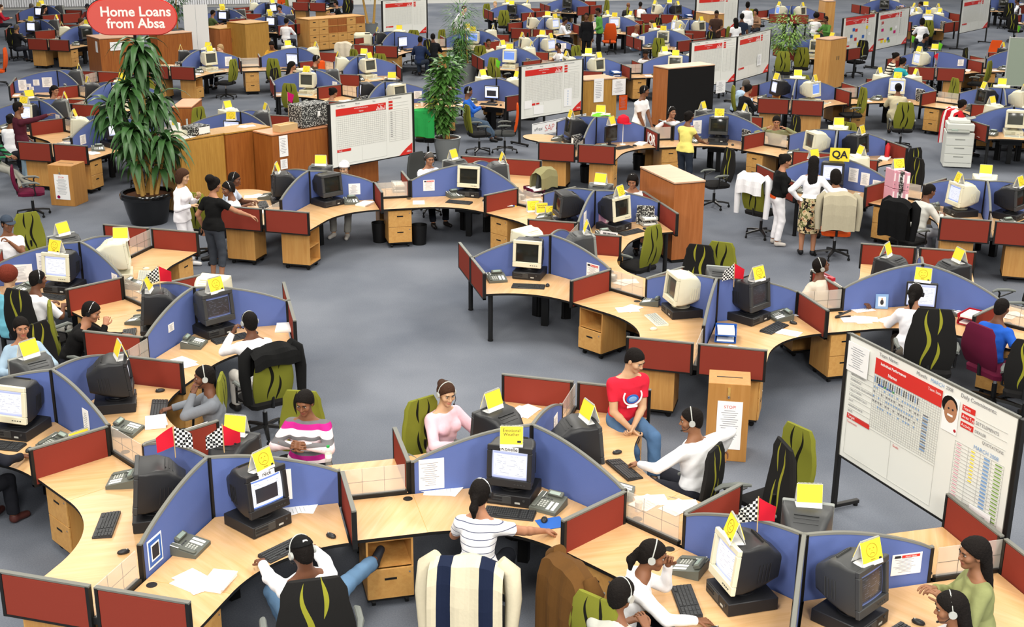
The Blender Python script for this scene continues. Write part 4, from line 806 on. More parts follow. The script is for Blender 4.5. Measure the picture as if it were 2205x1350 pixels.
def np_mesh(name,vs,fs,mats,mi=None):
    me=bpy.data.meshes.new(name); nv,nf=len(vs),len(fs)
    me.vertices.add(nv); me.vertices.foreach_set('co',vs.astype(f4).ravel()); me.loops.add(nf*4); me.loops.foreach_set('vertex_index',fs.astype(np.int32).ravel()); me.polygons.add(nf); me.polygons.foreach_set('loop_start',np.arange(0,nf*4,4,dtype=np.int32))
    for m in mats: me.materials.append(m)
    if mi is not None: me.polygons.foreach_set('material_index',mi.astype(np.int32))
    me.update(calc_edges=True); me.validate(); me.polygons.foreach_set('use_smooth',np.ones(len(me.polygons),bool)); return me
def ik(a,t,l1,l2,pole):
    a,t=np.array(a,f4),np.array(t,f4); d=t-a; L=float(np.linalg.norm(d)); m=(l1+l2)*.995
    if L>m: t=a+d*(m/L); d=t-a; L=m
    L=max(L,abs(l1-l2)+.02); x=(l1*l1-l2*l2+L*L)/(2*L); y=math.sqrt(max(0,l1*l1-x*x)); u=nrm(d); p=np.array(pole,f4); p=nrm(p-u*float(p@u)); return a+u*x+p*y,t
def head_sd(q,fem=0,ear=1): # q: points in head space, +x face, z up, origin at centre
    d=s_ell(q,V3(-.014,0,.038),V3(.099,.077,.086)); jaw=s_ell(q,V3(.026,0,-.045),V3(.062,.054-.004*fem,.072)); d=smin(d,jaw,.035)
    d=smin(d,s_ell(q,V3(.068,0,-.094),V3(.022,.024,.02)),.03); d=smin(d,s_cone(q,V3(.080,-.03,.030),V3(.080,.03,.030),.012,.012),.02)
    aq=q.copy(); aq[:,1]=np.abs(aq[:,1])
    d=smax(d,-s_ell(aq,V3(.100,.033,.010),V3(.022,.022,.014)),.012)
    d=smin(d,s_ell(aq,V3(.060,.045,-.022),V3(.025,.022,.022)),.03)
    d=smin(d,s_cone(q,V3(.084,0,.012),V3(.106,0,-.026),.008,.012),.012); d=smin(d,s_ell(aq,V3(.094,.012,-.030),V3(.012,.009,.008)),.008)
    d=smin(d,s_ell(q,V3(.084,0,-.057),V3(.013,.026,.006)),.008); d=smin(d,s_ell(q,V3(.081,0,-.068),V3(.013,.021,.007)),.008)
    if ear: d=smin(d,s_ell(aq,V3(-.004,.079,-.002),V3(.020,.010,.032)),.008)
    return d
HAIRC={}
def hair_sd(q,style):
    cran=s_ell(q,V3(-.014,0,.038),V3(.099,.077,.086)); back=s_ell(q,V3(-.03,0,-.02),V3(.075,.066,.085)); sk=smin(cran,back,.03); line=(.94*(q[:,0]-.088)+.07-q[:,2])*.73
    thick={'crop':.006,'short':.013,'bun':.011,'pony':.011,'long':.016,'bob':.018,'afro':.05,'braid':.012,'cap':.008,'beanie':.010,'puff':.014}[style]
    if style in('cap','beanie'):
        pl=(.055-q[:,2]) if style=='cap' else (.36*(q[:,0]-.09)+.05-q[:,2])
        d=smax(sk-(.016 if style=='cap' else .020),pl,.008)
        return d
    d=smax(sk-thick,line,.010)
    if style=='afro': d=smax(s_ell(q,V3(-.03,0,.06),V3(.135,.125,.125)),line*.8-.01,.03)
    if style=='bun': d=smin(d,s_ell(q,V3(-.115,0,.06),V3(.042,.045,.045)),.02)
    if style=='puff': d=smin(d,s_ell(q,V3(-.10,0,.10),V3(.075,.085,.075)),.03)
    if style in('pony',):
        d=smin(d,s_ell(q,V3(-.108,0,.0),V3(.03,.03,.03)),.02); d=smin(d,s_cone(q,V3(-.12,0,-.01),V3(-.15,0,-.09),.03,.036),.02); d=smin(d,s_cone(q,V3(-.15,0,-.09),V3(-.135,.0,-.17),.034,.016),.02)
    if style=='long':
        d=smin(d,s_ell(q,V3(-.085,0,-.12),V3(.055,.095,.17)),.04); d=smin(d,s_ell(q,V3(-.11,0,-.28),V3(.04,.085,.14)),.04)
    if style=='bob':
        aq=q.copy(); aq[:,1]=np.abs(aq[:,1]); d=smin(d,s_ell(aq,V3(-.03,.07,-.04),V3(.055,.03,.085)),.03); d=smin(d,s_ell(q,V3(-.075,0,-.06),V3(.05,.075,.09)),.03)
    if style=='braid': d=smin(d,s_cone(q,V3(-.10,0,.0),V3(-.10,0,-.12),.035,.022),.02)
    return d
def hair_mesh(style,h,m):
    k=(style,h,m.name)
    if k not in HAIRC:
        vs,fs=surf(lambda P:hair_sd(P,style)+.002*np.sin(P[:,0]*170+P[:,2]*90)*np.sin(P[:,1]*190),(-.2,-.16,-.42 if style=='long' else -.2),(.12,.16,.2),h); HAIRC[k]=np_mesh('hair',vs,fs,[m])
    return HAIRC[k]
FING=[(.034,.074,.0085),(.012,.082,.009),(-.011,.077,.0085),(-.031,.060,.0078)]
def hand_prims(w,X,Nn,side,curl=.5,spread=1):
    """wrist point w, X along the hand, Nn palm normal (pointing out of the palm); thumb on the inner side"""
    X=nrm(X); Nn=np.array(Nn,f4); Nn=nrm(Nn-X*float(Nn@X)); Y=np.cross(Nn,X)*side*-1  # thumb side
    out=[]
    for y in (.03,.010,-.010,-.028): out.append((w+X*.012+Y*y*.62,w+X*.085+Y*y,.0145,.0125))
    for k,(y,L,r) in enumerate(FING):
        p=w+X*.088+Y*y; a=0.12; c=curl*(1+.1*k)
        for sgm,fr in ((.45,.9),(.32,1.2),(.23,1.0)):
            a+=c*fr*.75; d=X*math.cos(a)+Nn*math.sin(a)+Y*(.10*spread*(1.5-k)/1.5*math.cos(a)); q=p+nrm(d)*L*sgm; out.append((p,q,r,r*.93)); p=q
    p=w+X*.022+Y*.034+Nn*.004; q=p+nrm(X*.72+Y*.62+Nn*.28)*.038; out.append((p,q,.0125,.0105)); p=q; q=p+nrm(X*.93+Y*.15+Nn*(.25+.3*curl))*.030; out.append((p,q,.0100,.0092)); p=q; out.append((p,p+nrm(X*.95-Y*.1+Nn*(.25+.4*curl))*.024,.0090,.0078))
    return out
SKIN={}
def skin(h):
    return mat('skin_'+h.strip('#'),h,.52,.3,0,.05,40)
def cloth(h,ptn=None):
    n='cloth_'+h.strip('#')+(ptn or ''); 
    if n in MATS: return MATS[n]
    m=mat(n,h,.88,.12,0,.06,30,.22,38); nt,b=nodes(m)
    if ptn:
        src=b.inputs['Base Color'].links[0].from_socket; o,x,y,z=objxyz(nt)
        if ptn=='thin': # thin navy stripes
            f=math_node(nt,'GREATER_THAN',math_node(nt,'SINE',math_node(nt,'MULTIPLY',z,100)),.93); c=mixc(nt,f,src,lin('#565b74'))
        elif ptn=='wide': # grey / magenta / pale bands
            c=src
            for k,(fr,ph,th,col) in enumerate(((39,.4,.35,'#b7267f'),(39,2.3,.45,'#f0dede'),(19.5,4.0,.72,'#ecd7dc'))):
                f=math_node(nt,'GREATER_THAN',math_node(nt,'SINE',math_node(nt,'MULTIPLY_ADD',z,fr,ph)),th); c=mixc(nt,f,c,lin(col))
        elif ptn=='check':
            f=math_node(nt,'MAXIMUM',math_node(nt,'GREATER_THAN',math_node(nt,'SINE',math_node(nt,'MULTIPLY',z,170)),.6),math_node(nt,'GREATER_THAN',math_node(nt,'SINE',math_node(nt,'MULTIPLY',y,170)),.6)); c=mixc(nt,math_node(nt,'MULTIPLY',f,.6),src,lin('#b7c0da'))
        elif ptn=='hoops':
            f=math_node(nt,'GREATER_THAN',math_node(nt,'SINE',math_node(nt,'MULTIPLY',z,75)),.25); c=mixc(nt,f,src,lin('#2a2624'))
        else: # camo patches
            n1=nt.nodes.new('ShaderNodeTexNoise'); n1.inputs['Scale'].default_value=16; nt.links.new(o,n1.inputs[0]); n2=nt.nodes.new('ShaderNodeTexNoise'); n2.noise_dimensions='4D'; n2.inputs['Scale'].default_value=13; n2.inputs['W'].default_value=4; nt.links.new(o,n2.inputs[0])
            c=mixc(nt,math_node(nt,'GREATER_THAN',n1.outputs['Fac'],.53),src,lin('#1d1a17')); c=mixc(nt,math_node(nt,'GREATER_THAN',n2.outputs['Fac'],.56),c,lin('#6f7147')); c=mixc(nt,math_node(nt,'LESS_THAN',n2.outputs['Fac'],.38),c,lin('#b98a64'))
        nt.links.new(c,b.inputs['Base Color'])
    return m
M['eye_w']=mat('eye_white','#a39a90',.25,.5); M['iris']=mat('iris','#1d120d',.2,.5); M['brow']=mat('brow','#17110e',.8)
M['hair_k']=mat('hair_black','#171311',.8,.12,0,.3,60,.6,90); M['hair_b']=mat('hair_brown','#3f281b',.75,.15,0,.3,60,.6,90); M['hair_r']=mat('hair_auburn','#6b2a1c',.75,.15,0,.3,60,.6,90); M['hair_f']=mat('hair_fair','#a98a5e',.6,.3,0,.25,60,.3,120); M['hair_g']=mat('hair_greying','#4a4540',.6,.3,0,.3,90,.3,120)
PEOPLE=[]
def person(label,yaw,hp=None,root=None,H=1.72,pose='sit',hz=None,lean=5,side=0,twist=0,head=(0,0,0),lh=None,rh=None,lpole=None,rpole=None,lpalm=(0,0,-1),rpalm=(0,0,-1),curl=(.5,.5),feet=None,kpole=None,fem=0,fat=0,sk='#5d3f2e',top=('#e9e9ea','long'),bot=('#2b2c33','full'),shoe='#1c1a1a',hair=('crop','hair_k'),hat=None,gear=(),lod=None,toe=None,loose=.012,group=None,z0=0,skirt=None,parts=()):
    """hp: pixel of the head centre in the photograph; yaw: degrees the body faces (0 = to the right, 90 = away)"""
    s=H/1.72; sit=pose=='sit'; hz=hz if hz is not None else (.56 if sit else .955*s); pel=V3(0,0,hz)
    th=R(lean); sd=R(side); ax=V3(math.sin(th)*math.cos(sd),math.sin(sd),math.cos(th)*math.cos(sd)); ax=nrm(ax); tl=.50*s; nk=pel+ax*tl
    tw=R(twist); lat=V3(-math.sin(tw),math.cos(tw),0); lat=nrm(lat-ax*float(lat@ax)); fwd=np.cross(lat,ax); hlat=V3(0,1,0)
    sh={}; sw=(.165-.012*fem+.02*fat)*s
    for k,g in (('l',1),('r',-1)): sh[k]=pel+ax*(tl*.83)+lat*(g*sw)-fwd*.005
    hy,hpit,hr=R(head[0]),R(head[1]),R(head[2])
    base=np.stack([nrm(V3(1,0,0)-ax*float(ax[0])*.3),V3(0,1,0),V3(0,0,1)],1)
    Rh=Matrix.Rotation(hy,3,'Z')@Matrix.Rotation(hpit,3,'Y')@Matrix.Rotation(hr,3,'X'); Rh=np.array(Rh,f4)
    hs=1.0*s**.3; hc=nk+nrm(ax*.5+V3(0,0,.5))*.135*s+Rh@V3(.035,0,.055)
    arms={}
    for k,g,t,po in (('l',1,lh,lpole),('r',-1,rh,rpole)):
        if t is None: t=(.05,g*.24,hz-.13) if not sit else (.36,g*.16,hz+.10)
        po=po or ((-.5,g*.6,-.6) if not sit else (-.25,g*.6,-.8)); e,w=ik(sh[k],V3(*t),.285*s,.255*s,po); arms[k]=(sh[k],e,w)
    legs={}; hw=(.088+.008*fem+.02*fat)*s
    for k,g,i in (('l',1,0),('r',-1,1)):
        hip=pel+V3(0.0,g*hw,-.035)
        ft=feet[i] if feet else ((.46,g*.13,.085) if sit else (.0,g*.10,.085)); ft=V3(ft[0],ft[1],(ft[2] if len(ft)>2 else .085))
        po=kpole[i] if kpole else ((.5,g*.12,.6) if sit else (1,g*.1,0)); kn,an=ik(hip,ft,.425*s,.415*s,po); tdir=nrm(V3(*(toe[i] if toe else (1,g*.2,0)))); legs[k]=(hip,kn,an,an+tdir*.15*s+V3(0,0,-.048))
    # ---- body surface
    fs_=1+.16*fat
    T_t=np.array([0,.14,.32,.60,.82,.93,1.0],f4); RL=np.array([.150+.02*fem,.160+.016*fem,.135-.008*fem,.158-.012*fem,.168-.018*fem,.115,.058],f4)*s*(1+.22*fat*np.array([1,1,1.35,1,.7,.5,.3])); RQ=np.array([.105,.118,.100,.116,.100,.075,.055],f4)*s*(1+.3*fat*np.array([1,1,1.4,1.1,.7,.5,.3]))
    def torso(P,o=0,lo_=-.06):
        q=P-pel; t=np.clip(q@ax/tl,lo_,1); c=q-t[:,None]*tl*ax; l=c@lat; f_=c@fwd; a=c@ax; rl=np.interp(t,T_t,RL)+o; rq=np.interp(t,T_t,RQ)+o
        k=np.sqrt((l/rl)**2+((f_)/rq)**2+(a/rq)**2); d=(k-1)*np.minimum(rl,rq)
        if fem:
            for g in (1,-1): d=smin(d,s_ell(P,pel+ax*(tl*.66)+lat*(g*.072)+fwd*(.085+.02*fat),V3(.06,.062,.062)+o),.03)
        return d
    hands=hand_prims(arms['l'][2],arms['l'][2]-arms['l'][1],lpalm,1,curl[0])+hand_prims(arms['r'][2],arms['r'][2]-arms['r'][1],rpalm,-1,curl[1])
    au,al_,lt,ls=.047*s*fs_,.037*s*fs_,.078*s*fs_,.054*s*fs_
    nka=nk-ax*.03; nkb=hc+Rh@V3(-.028,0,-.06)
    hq=lambda P:((P-hc)@Rh)/hs
    def body(P):
        d=torso(P)
        for k in 'lr':
            a,e,w=arms[k]; h_,kn,an,to=legs[k]
            d=smin(d,s_cone(P,a,e,au*1.12,al_*1.08),.04); d=smin(d,s_cone(P,h_,kn,lt*1.08,ls*1.05),.05)
            mid=kn+(an-kn)*.3; d=smin(d,s_cone(P,kn,mid,ls*1.0,ls*1.0),.02); d=smin(d,s_cone(P,mid,an,ls,.036*s),.02); d=smin(d,s_cone(P,an+V3(0,0,-.03),to,.036*s,.027*s),.02)
            em=e+(w-e)*.3; d=smin(d,s_cone(P,e,em,al_*1.05,al_*1.04),.015); d=smin(d,s_cone(P,em,w,al_*1.02,.0245*s),.015)
        d=smin(d,s_cone(P,nka,nkb,.058*s*(1-.1*fem)*fs_,.052*s*(1-.1*fem)),.03)
        for k in 'lr': d=smin(d,s_cone(P,nk+ax*.02,sh[k],.034*s,.040*s),.045)
        near=np.linalg.norm(P-hc,axis=1)<.26
        if near.any(): q=head_sd(hq(P[near]),fem)*hs; d[near]=smin(d[near],q,.02)
        for ws in (arms['l'][2],arms['r'][2]): pass
        hb=np.full(len(P),9.,f4); nh=(np.linalg.norm(P-arms['l'][2],axis=1)<.26)|(np.linalg.norm(P-arms['r'][2],axis=1)<.26)
        if nh.any():
            Q=P[nh]; hh=np.full(len(Q),9.,f4)
            for a,b,r1,r2 in hands: hh=smin(hh,s_cone(Q,a,b,r1,r2),.005)
            d[nh]=smin(d[nh],hh,.012)
        return d
    allp=np.array([pel,nk,hc,hc+V3(0,0,.02)]+[p for k in 'lr' for p in arms[k]]+[p for k in 'lr' for p in legs[k]]); lo=allp.min(0)-.19; hi=allp.max(0)+.2; lo[2]=max(lo[2],-.02)
    RT=Matrix.Rotation(R(yaw),4,'Z')
    if hp is not None:
        q=at(hp[0],hp[1],z0+float(hc[2])); o=RT@Vector((float(hc[0]),float(hc[1]),0)); root=(q.x-o.x,q.y-o.y)
    dist=root[1]
    if lod is None: lod=.0065 if dist<13.5 else .009 if dist<22 else .012 if dist<32 else .017
    X=Matrix.Translation((root[0],root[1],z0))@RT
    vs,fc=surf(body,lo,hi,lod); sm=skin(sk); mats=[sm]; mi=None
    if lod<.012:
        lm=mat('lips_'+sk.strip('#'),'#%02x%02x%02x'%tuple(int(int(sk[i:i+2],16)*f+a) for i,f,a in ((1,.85,22),(3,.72,8),(5,.75,10))),.4,.4); mats.append(lm)
        ctr=hq(vs[fc].mean(1)); mi=((ctr[:,0]>.075)&(np.abs(ctr[:,1])<.025)&(ctr[:,2]<-.052)&(ctr[:,2]>-.074)).astype(int)
    o=link(bpy.data.objects.new('person',np_mesh('body',vs,fc,mats,mi))); o.matrix_world=X; tagit(o,label,'person',group)
    def child(nm,me,mx=None,lab=None):
        c=link(bpy.data.objects.new(nm,me)); c.parent=o
        if mx is not None: c.matrix_local=mx
        if lab: c['label']=lab
        return c
    HM=Matrix.Translation(tuple(float(v) for v in hc))@Matrix([[float(v) for v in r_] for r_ in Rh]).to_4x4()@Matrix.Scale(hs,4)
    # ---- garments
    wr=lambda P,d,a:(d+a*(np.sin(P[:,0]*38+P[:,2]*21)*np.sin(P[:,1]*33+P[:,2]*27)))
    def half(P,p,n): return (P-p)@nrm(n)
    if top:
        sl={'none':0,'short':.62,'elbow':.95,'long':2,'cap':.3}[top[1]]; hem=top[2] if len(top)>2 else -.10; of=loose
        def shirt(P):
            d=torso(P,of,-.06 if sit else -.4)
            q=(P-pel)@ax
            d=smax(d,(q-tl*(.97 if len(top)<4 else top[3]+.03)),.01)
            for k in 'lr':
                a,e,w=arms[k]; d=smin(d,s_cone(P,nk-ax*.03,sh[k],.034*s+of,.040*s+of),.045)
                if not sit: d=smin(d,s_cone(P,legs[k][0],legs[k][1],lt*1.08+.024,ls*1.05+.03),.06)
                if sl<=0: continue
                x=s_cone(P,a,e,au*1.12+of,al_*1.08+of)
                if sl<1: x=np.maximum(x,half(P,a+(e-a)*sl,e-a))
                d=smin(d,x,.035)
                if sl>1: y=s_cone(P,e,e+(w-e)*1.0,al_*1.05+of,.027*s+of*.8); d=smin(d,np.maximum(y,half(P,e+(w-e)*.97,w-e)),.015)
            lw=(P-pel)@ax-hem*s
            d=np.maximum(d,-lw)
            if 'collar' in gear: d=np.minimum(d,np.maximum(s_cone(P,nka,nkb,.064*s,.058*s),np.abs((P-nk)@ax+.0)-.026))
            return wr(P,d,.0035)
        v_,f_=surf(shirt,lo,hi,lod*1.15); child('shirt' if top[1]!='coat' else 'jacket',np_mesh('shirt',v_,f_,[cloth(top[0],top[4] if len(top)>4 else None)]))
    if bot:
        ln={'full':1.9,'capri':1.55,'short':.9}[bot[1]]
        def trousers(P):
            d=np.maximum(torso(P,.008),(P-pel)@ax-.055)
            for k in 'lr':
                h_,kn,an,to=legs[k]; x=s_cone(P,h_,kn,lt*1.08+.009,ls*1.05+.013); d=smin(d,x,.04); y=s_cone(P,kn,an,ls*1.06+.012,.048*s+.014)
                d=smin(d,np.maximum(y,half(P,kn+(an-kn)*min(1,ln-1+.02),an-kn)),.02)
            return wr(P,d,.004)
        if not skirt:
            v_,f_=surf(trousers,lo,hi,lod*1.2); child('trousers',np_mesh('trousers',v_,f_,[cloth(bot[0])]))
    if skirt:
        mb_=MB(); rg=[]
        for i in range(9):
            t=i/8; z=hz+.10-t*(.62*s); rx,ry=(.150+.03*math.sin(t*1.5))*(1-.05*t),(.165+.03*math.sin(t*2.2))*(1-.02*t)
            rg.append([(rx*cos(a)*(1+.03*t*sin(6*a)),ry*sin(a)*(1+.03*t*sin(6*a)),z) for a in [2*PI*j/28 for j in range(28)]])
        mb_.loft(rg[::-1],cloth(*skirt)); child('skirt',mb_.mesh('skirt'))
    if shoe:
        for k in 'lr':
            h_,kn,an,to=legs[k]
            def shoe_(P): return np.minimum(9.,smin(s_cone(P,an+V3(0,0,-.03),to,.044*s,.036*s),np.maximum(s_cone(P,an+V3(0,0,-.03),an+V3(0,0,.02),.046*s,.042*s),(P-an)[:,2]-.012),.02))
            a2=np.array([an,to]); v_,f_=surf(shoe_,a2.min(0)-.09,a2.max(0)+.09,lod*1.2); child('shoe',np_mesh('shoe',v_,f_,[mat('shoe_'+shoe.strip('#'),shoe,.5)]))
    # ---- hair, face, gear
    if hair: child('hair',hair_mesh(hair[0],max(lod*.9,.0065),M[hair[1]]),HM)
    if lod<.014:
        e=MB()
        for g in (1,-1):
            e.ball((.0795,g*.033,.009),(.010,.0130,.0060),'eye_w',10); e.ball((.0865,g*.033,.009),(.005,.0066,.0064),'iris',8)
        child('eyes',e.mesh('eyes'),HM)
        e=MB()
        for g in (1,-1): e.tube([(.094,g*.014,.026),(.096,g*.03,.032),(.085,g*.05,.028)],[.0035,.0042,.0025],'brow',5)
        child('eyebrows',e.mesh('eyebrows'),HM)
    if hat:
        c=child('cap' if hat[0]=='cap' else 'beanie',hair_mesh(hat[0],max(lod*.9,.0065),cloth(hat[1])),HM)
        if hat[0]=='cap':
            b_=MB(); g=hat[2] if len(hat)>2 else 1
            b_.loft([[(g*(.075+.085*math.cos(a)*q),.085*math.sin(a)*(.9+.1*q),.052+z-.03*math.cos(a)*q) for a in [PI*(i/12-.5) for i in range(13)]] for q,z in ((.2,.0),(1,0.0),(1,.006),(.2,.006))],cloth(hat[1]),closed=False,caps=False)
            if hat[0]=='cap' and 'letter' in gear: pass
            k_=child('brim',b_.mesh('brim'),HM)
    if 'headset' in gear or 'headset_w' in gear:
        g_=MB(); cm=M['silver'] if 'headset_w' in gear else M['cordk']; tk=.014 if hair and hair[0] in('short','bun','pony','bob','long') else .010
        if hat: tk=.02
        pts=[(-.008,(.079+tk)*cos(a),.012+(.112+tk)*max(0,sin(a))) for a in [PI*i/14 for i in range(15)]]
        g_.tube(pts,.0055,M['silver'] if 'headset_w' in gear else M['chrome'],6)
        for sg in (1,-1): g_.cyl((0,0,-.009),.030,.02,cm,14,X=Matrix.Translation((-.006,sg*(.086+tk*.5),-.0))@Matrix.Rotation(PI/2,4,'X'))
        g_.tube([(.0,.09+tk*.4,-.01),(.05,.088,-.055),(.095,.05,-.075)],.0035,'cordk',5).ball((.098,.046,-.076),(.012,.009,.009),'cordk',8)
        child('headset',g_.mesh('headset'),HM)
    for nm,mbb,where in parts: child(nm,mbb.mesh(nm),HM if where=='head' else None)
    PEOPLE.append((o,hc,root)); return o,dict(hc=hc,Rh=Rh,X=X,pel=pel,ax=ax,tl=tl,lat=lat,fwd=fwd,HM=HM,child=child,arms=arms)
# ---------------- one-off things ----------------
def thing(name,label,cat,X,parts,group=None): return Proto(name,cat,parts).put(X,label,group)
def frame_px(tl,tr,h,z0=0): # frame whose x axis runs tl->tr at height h, origin at tl on the ground, y pointing back
    a,b=at(*tl,h),at(*tr,h); d=b-a; w_=math.hypot(d.x,d.y); an=math.atan2(d.y,d.x)
    return Matrix.Translation((a.x,a.y,z0))@Matrix.Rotation(an,4,'Z'),w_
def cabinet(label,tl,tr,h,back,mt,top='pinktop',kind='plain',side=None,name='cupboard',notes=(),cat='cupboard',depth=None,z0=0):
    X,w_=frame_px(tl,tr,h); 
    if depth is None:
        bk=at(*back,h); depth=max(.3,(X.inverted()@bk).y)
    d=depth; t=.022
    b=MB().box((w_/2,d/2,(h-.03+.06)/2),(w_-.006,d-.006,h-.09),mt); 
    if side: b.box((w_-.002,d/2,(h+.03)/2),(.012,d-.01,h-.1),side)
    ps=[]
    tp=MB().box((w_/2,d/2,h-.015),(w_+.01,d+.01,.03),top,bev=.003); eg=MB().box((w_/2,d/2,h-.032),(w_+.012,d+.012,.006),'edge'); pl=MB().box((w_/2,d/2,.03),(w_-.05,d-.05,.06),'frame')
    ps=[P1('carcass',b,[P1('plinth',pl)],None,0),P1('top_board',tp,[P1('edging',eg)])]
    if kind=='doors':
        for i in range(2): ps.append(P1('door',MB().box((w_*(.25+.5*i),-.008,h/2+.01),(w_/2-.008,.018,h-.12),mt,bev=.002),[P1('handle',MB().tube([(w_*(.5+(-.04,.04)[i]),-.018,h*.55),(w_*(.5+(-.04,.04)[i]),-.04,h*.58),(w_*(.5+(-.04,.04)[i]),-.04,h*.64),(w_*(.5+(-.04,.04)[i]),-.018,h*.67)],.008,'dgrey',6))]))
    elif kind=='panel': ps.append(P1('back_panel',MB().box((w_/2,-.004,h/2),(w_-.05,.012,h-.13),mt,bev=.003)))
    elif kind=='sidedoors':
        for i in range(2): ps.append(P1('door',MB().box((w_+.006,d*(.25+.5*i),h/2+.01),(.018,d/2-.008,h-.12),mt,bev=.002),[P1('handle',MB().box((w_+.02,d*(.5+(-.06,.06)[i]),h*.62),(.02,.02,.12),'dgrey',bev=.004))]))
    elif kind=='lockers':
        nc,nr=6,4; opens={(2,3),(3,3),(2,2),(3,2),(5,3)}
        for c in range(nc):
            for r_ in range(nr):
                x=.03+(w_-.06)*(c+.5)/nc; z=.08+(h-.12)*(r_+.5)/nr; cw,chh=(w_-.06)/nc-.012,(h-.12)/nr-.014
                if (c,r_) in opens: ps.append(P1('open_shelf',MB().box((x,-.002,z),(cw,.010,chh),'cherry').box((x,-.008,z-chh*.45),(cw,.012,chh*.1),'maple')))
                else: ps.append(P1('locker_door',MB().box((x,-.010,z),(cw,.02,chh),'mapleX',bev=.002),[P1('handle_slot',MB().box((x,-.021,z+chh*.2),(cw*.3,.004,chh*.1),'edge'))]))
    o=thing(name,label,cat,X,ps)
    return X,w_,d
def note_on(X,x,z,w_,h_,label,style=2,mt=None,y=-.016,grp=None):
    m=MB().box((0,0,0),(w_,.003,h_),mt or 'paper'); t=MB(); rd=random.Random(style)
    for i in range(10): t.box((-.08*w_*rd.random(),-.0025,h_*(.36-.075*i)),(w_*(.3+.45*rd.random()),.001,h_*.018),'grey_ink')
    return thing('notice',label,'notice',X@TR(x,y,z),[P1('sheet',m,smooth=0),P1('print',t,smooth=0)],grp)
# cupboards
cabinet('tall cherry cupboard with a pale top beside the grid of desks',(1453,393),(1519,388),1.42,(1395,357),'cherry2','pinktop')
CX=[]
CX.append(cabinet('light oak cupboard with framed back, beside the tall potted plant',(384,302),(483,286),1.50,(357,290),'oak','oak','panel'))
CX.append(cabinet('reddish-brown cupboard with an open tray top between two cupboards',(485,287),(582,272),1.50,None,'cherry','oak',depth=.62))
CX.append(cabinet('reddish cupboard with two notices taped to its back',(585,290),(704,271),1.48,None,'cherry','rosetop',depth=.62))
CX.append(cabinet('reddish cupboard standing behind the large whiteboard',(707,269),(812,251),1.46,None,'cherry','rosetop',depth=.62))
cabinet('low cupboard with a rose-wood top behind the oak cupboards',(370,230),(412,230),1.10,(364,212),'cherry','rosetop')
A_=cabinet('cupboard with pinned notices below the oval red sign, left',(213,83),(292,78),1.30,(193,75),'cherry','pinktop')
cabinet('wide cupboard below the right end of the oval red sign',(338,74),(413,68),1.25,(318,71),'cherry','pinktop')
cabinet('low oak two-door cupboard beside the white banner',(472,62),(525,57),1.15,(450,56),'cherry2','oak','doors')
cabinet('taller pale oak cupboard behind the mustard shirt man',(527,51),(578,46),1.35,(508,45),'oak','oak')
cabinet('long maple locker unit with open pigeon holes',(664,42),(786,33),1.25,(642,38),'maple','maple','lockers',name='locker_unit',cat='lockers')
cabinet('tall cherry cupboard with a black side',(1407,141),(1439,147),1.62,None,'cherry2','pinktop',side='blackf',depth=1.6)
cabinet('tall maple two-door cupboard left of the paired boards',(1757,82),(1789,85),1.62,None,'maple','pinktop','sidedoors',depth=1.0)
N_=cabinet('oak cupboard with papers taped on, right of the middle whiteboard',(1260,172),(1329,167),1.30,(1252,163),'oak','pinktop')
cabinet('small maple cupboard behind the brown T-shirt man',(1530,30),(1560,29),1.4,(1510,24),'maple','pinktop')
cabinet('maple cupboard at the top edge right of the pale tree',(1778,2),(1800,2),1.5,(1755,-2),'maple','pinktop')
note_on(CX[2][0],.26,1.22,.21,.42,'long white notice on the reddish cupboard back',2); note_on(CX[2][0],.25,.86,.17,.20,'small white notice low on the reddish cupboard back',3)
note_on(A_[0],.55,1.02,.42,.28,'wide white notice on the cupboard under the oval red sign',4); note_on(A_[0]@Matrix.Rotation(PI/2,4,'Z')@Matrix.Translation((.3,.02,0)),-.0,1.0,.2,.36,'narrow notice on the end of the cupboard under the oval red sign',5)
note_on(N_[0],.42,1.0,.30,.62,'tall printed notice on the oak cupboard by the middle whiteboard',6); note_on(N_[0],1.05,1.05,.42,.42,'square printed notice on the oak cupboard by the middle whiteboard',7); note_on(N_[0],1.2,.62,.26,.40,'orange notice on the oak cupboard by the middle whiteboard',8,'orangef')
# ballot boxes
M['ballot']=wood('ballot_board','#b98547','#aa7638',.5,'Z',.8)
def ballot(label,tl,tr,h,dep,note):
    X,w_=frame_px(tl,tr,h); b=MB().box((w_/2,dep/2,h/2),(w_,dep,h),'ballot',bev=.004); s=MB().box((w_/2,dep/2,h+.001),(w_*.62,.018,.004),'edge'); hp=MB().box((w_/2,-.008,h-.10),(.03,.014,.12),'bark').ball((w_/2,-.02,h-.15),(.016,.012,.02),'chrome',8)
    t=MB().box((w_/2+.02,-.004,h*.47),(w_*.60,.004,h*.62),'paper'); p=MB()
    for i in range(14): p.box((w_/2+.02,-.0068,h*(.66-.028*i)),(w_*(.26+.2*((i*37)%10)/10),.001,.006),'grey_ink')
    add_text(p,'STOP!',.05,'wbred',X.inverted()@X@Matrix.Translation((w_/2+.02,-.0075,h*.705))@VERT); p.lathe([(.03,0),(.034,0)],'pinkf',n=14,X=Matrix.Translation((w_*.36,-.0075,h*.22))@VERT)
    thing('ballot_box',label,'box',X,[P1('box',b,[P1('slot',s),P1('hasp',hp)],None,0),P1('notice',t,[P1('print',p,smooth=0)],'white printed notice',0)])
ballot('wooden ballot box with a notice, against the red end screens near the red T-shirt man',(1526,824),(1617,830),.93,.42,1)
ballot('wooden ballot box with a notice beside the maroon shirt man',(101,355),(153,358),.82,.5,1)
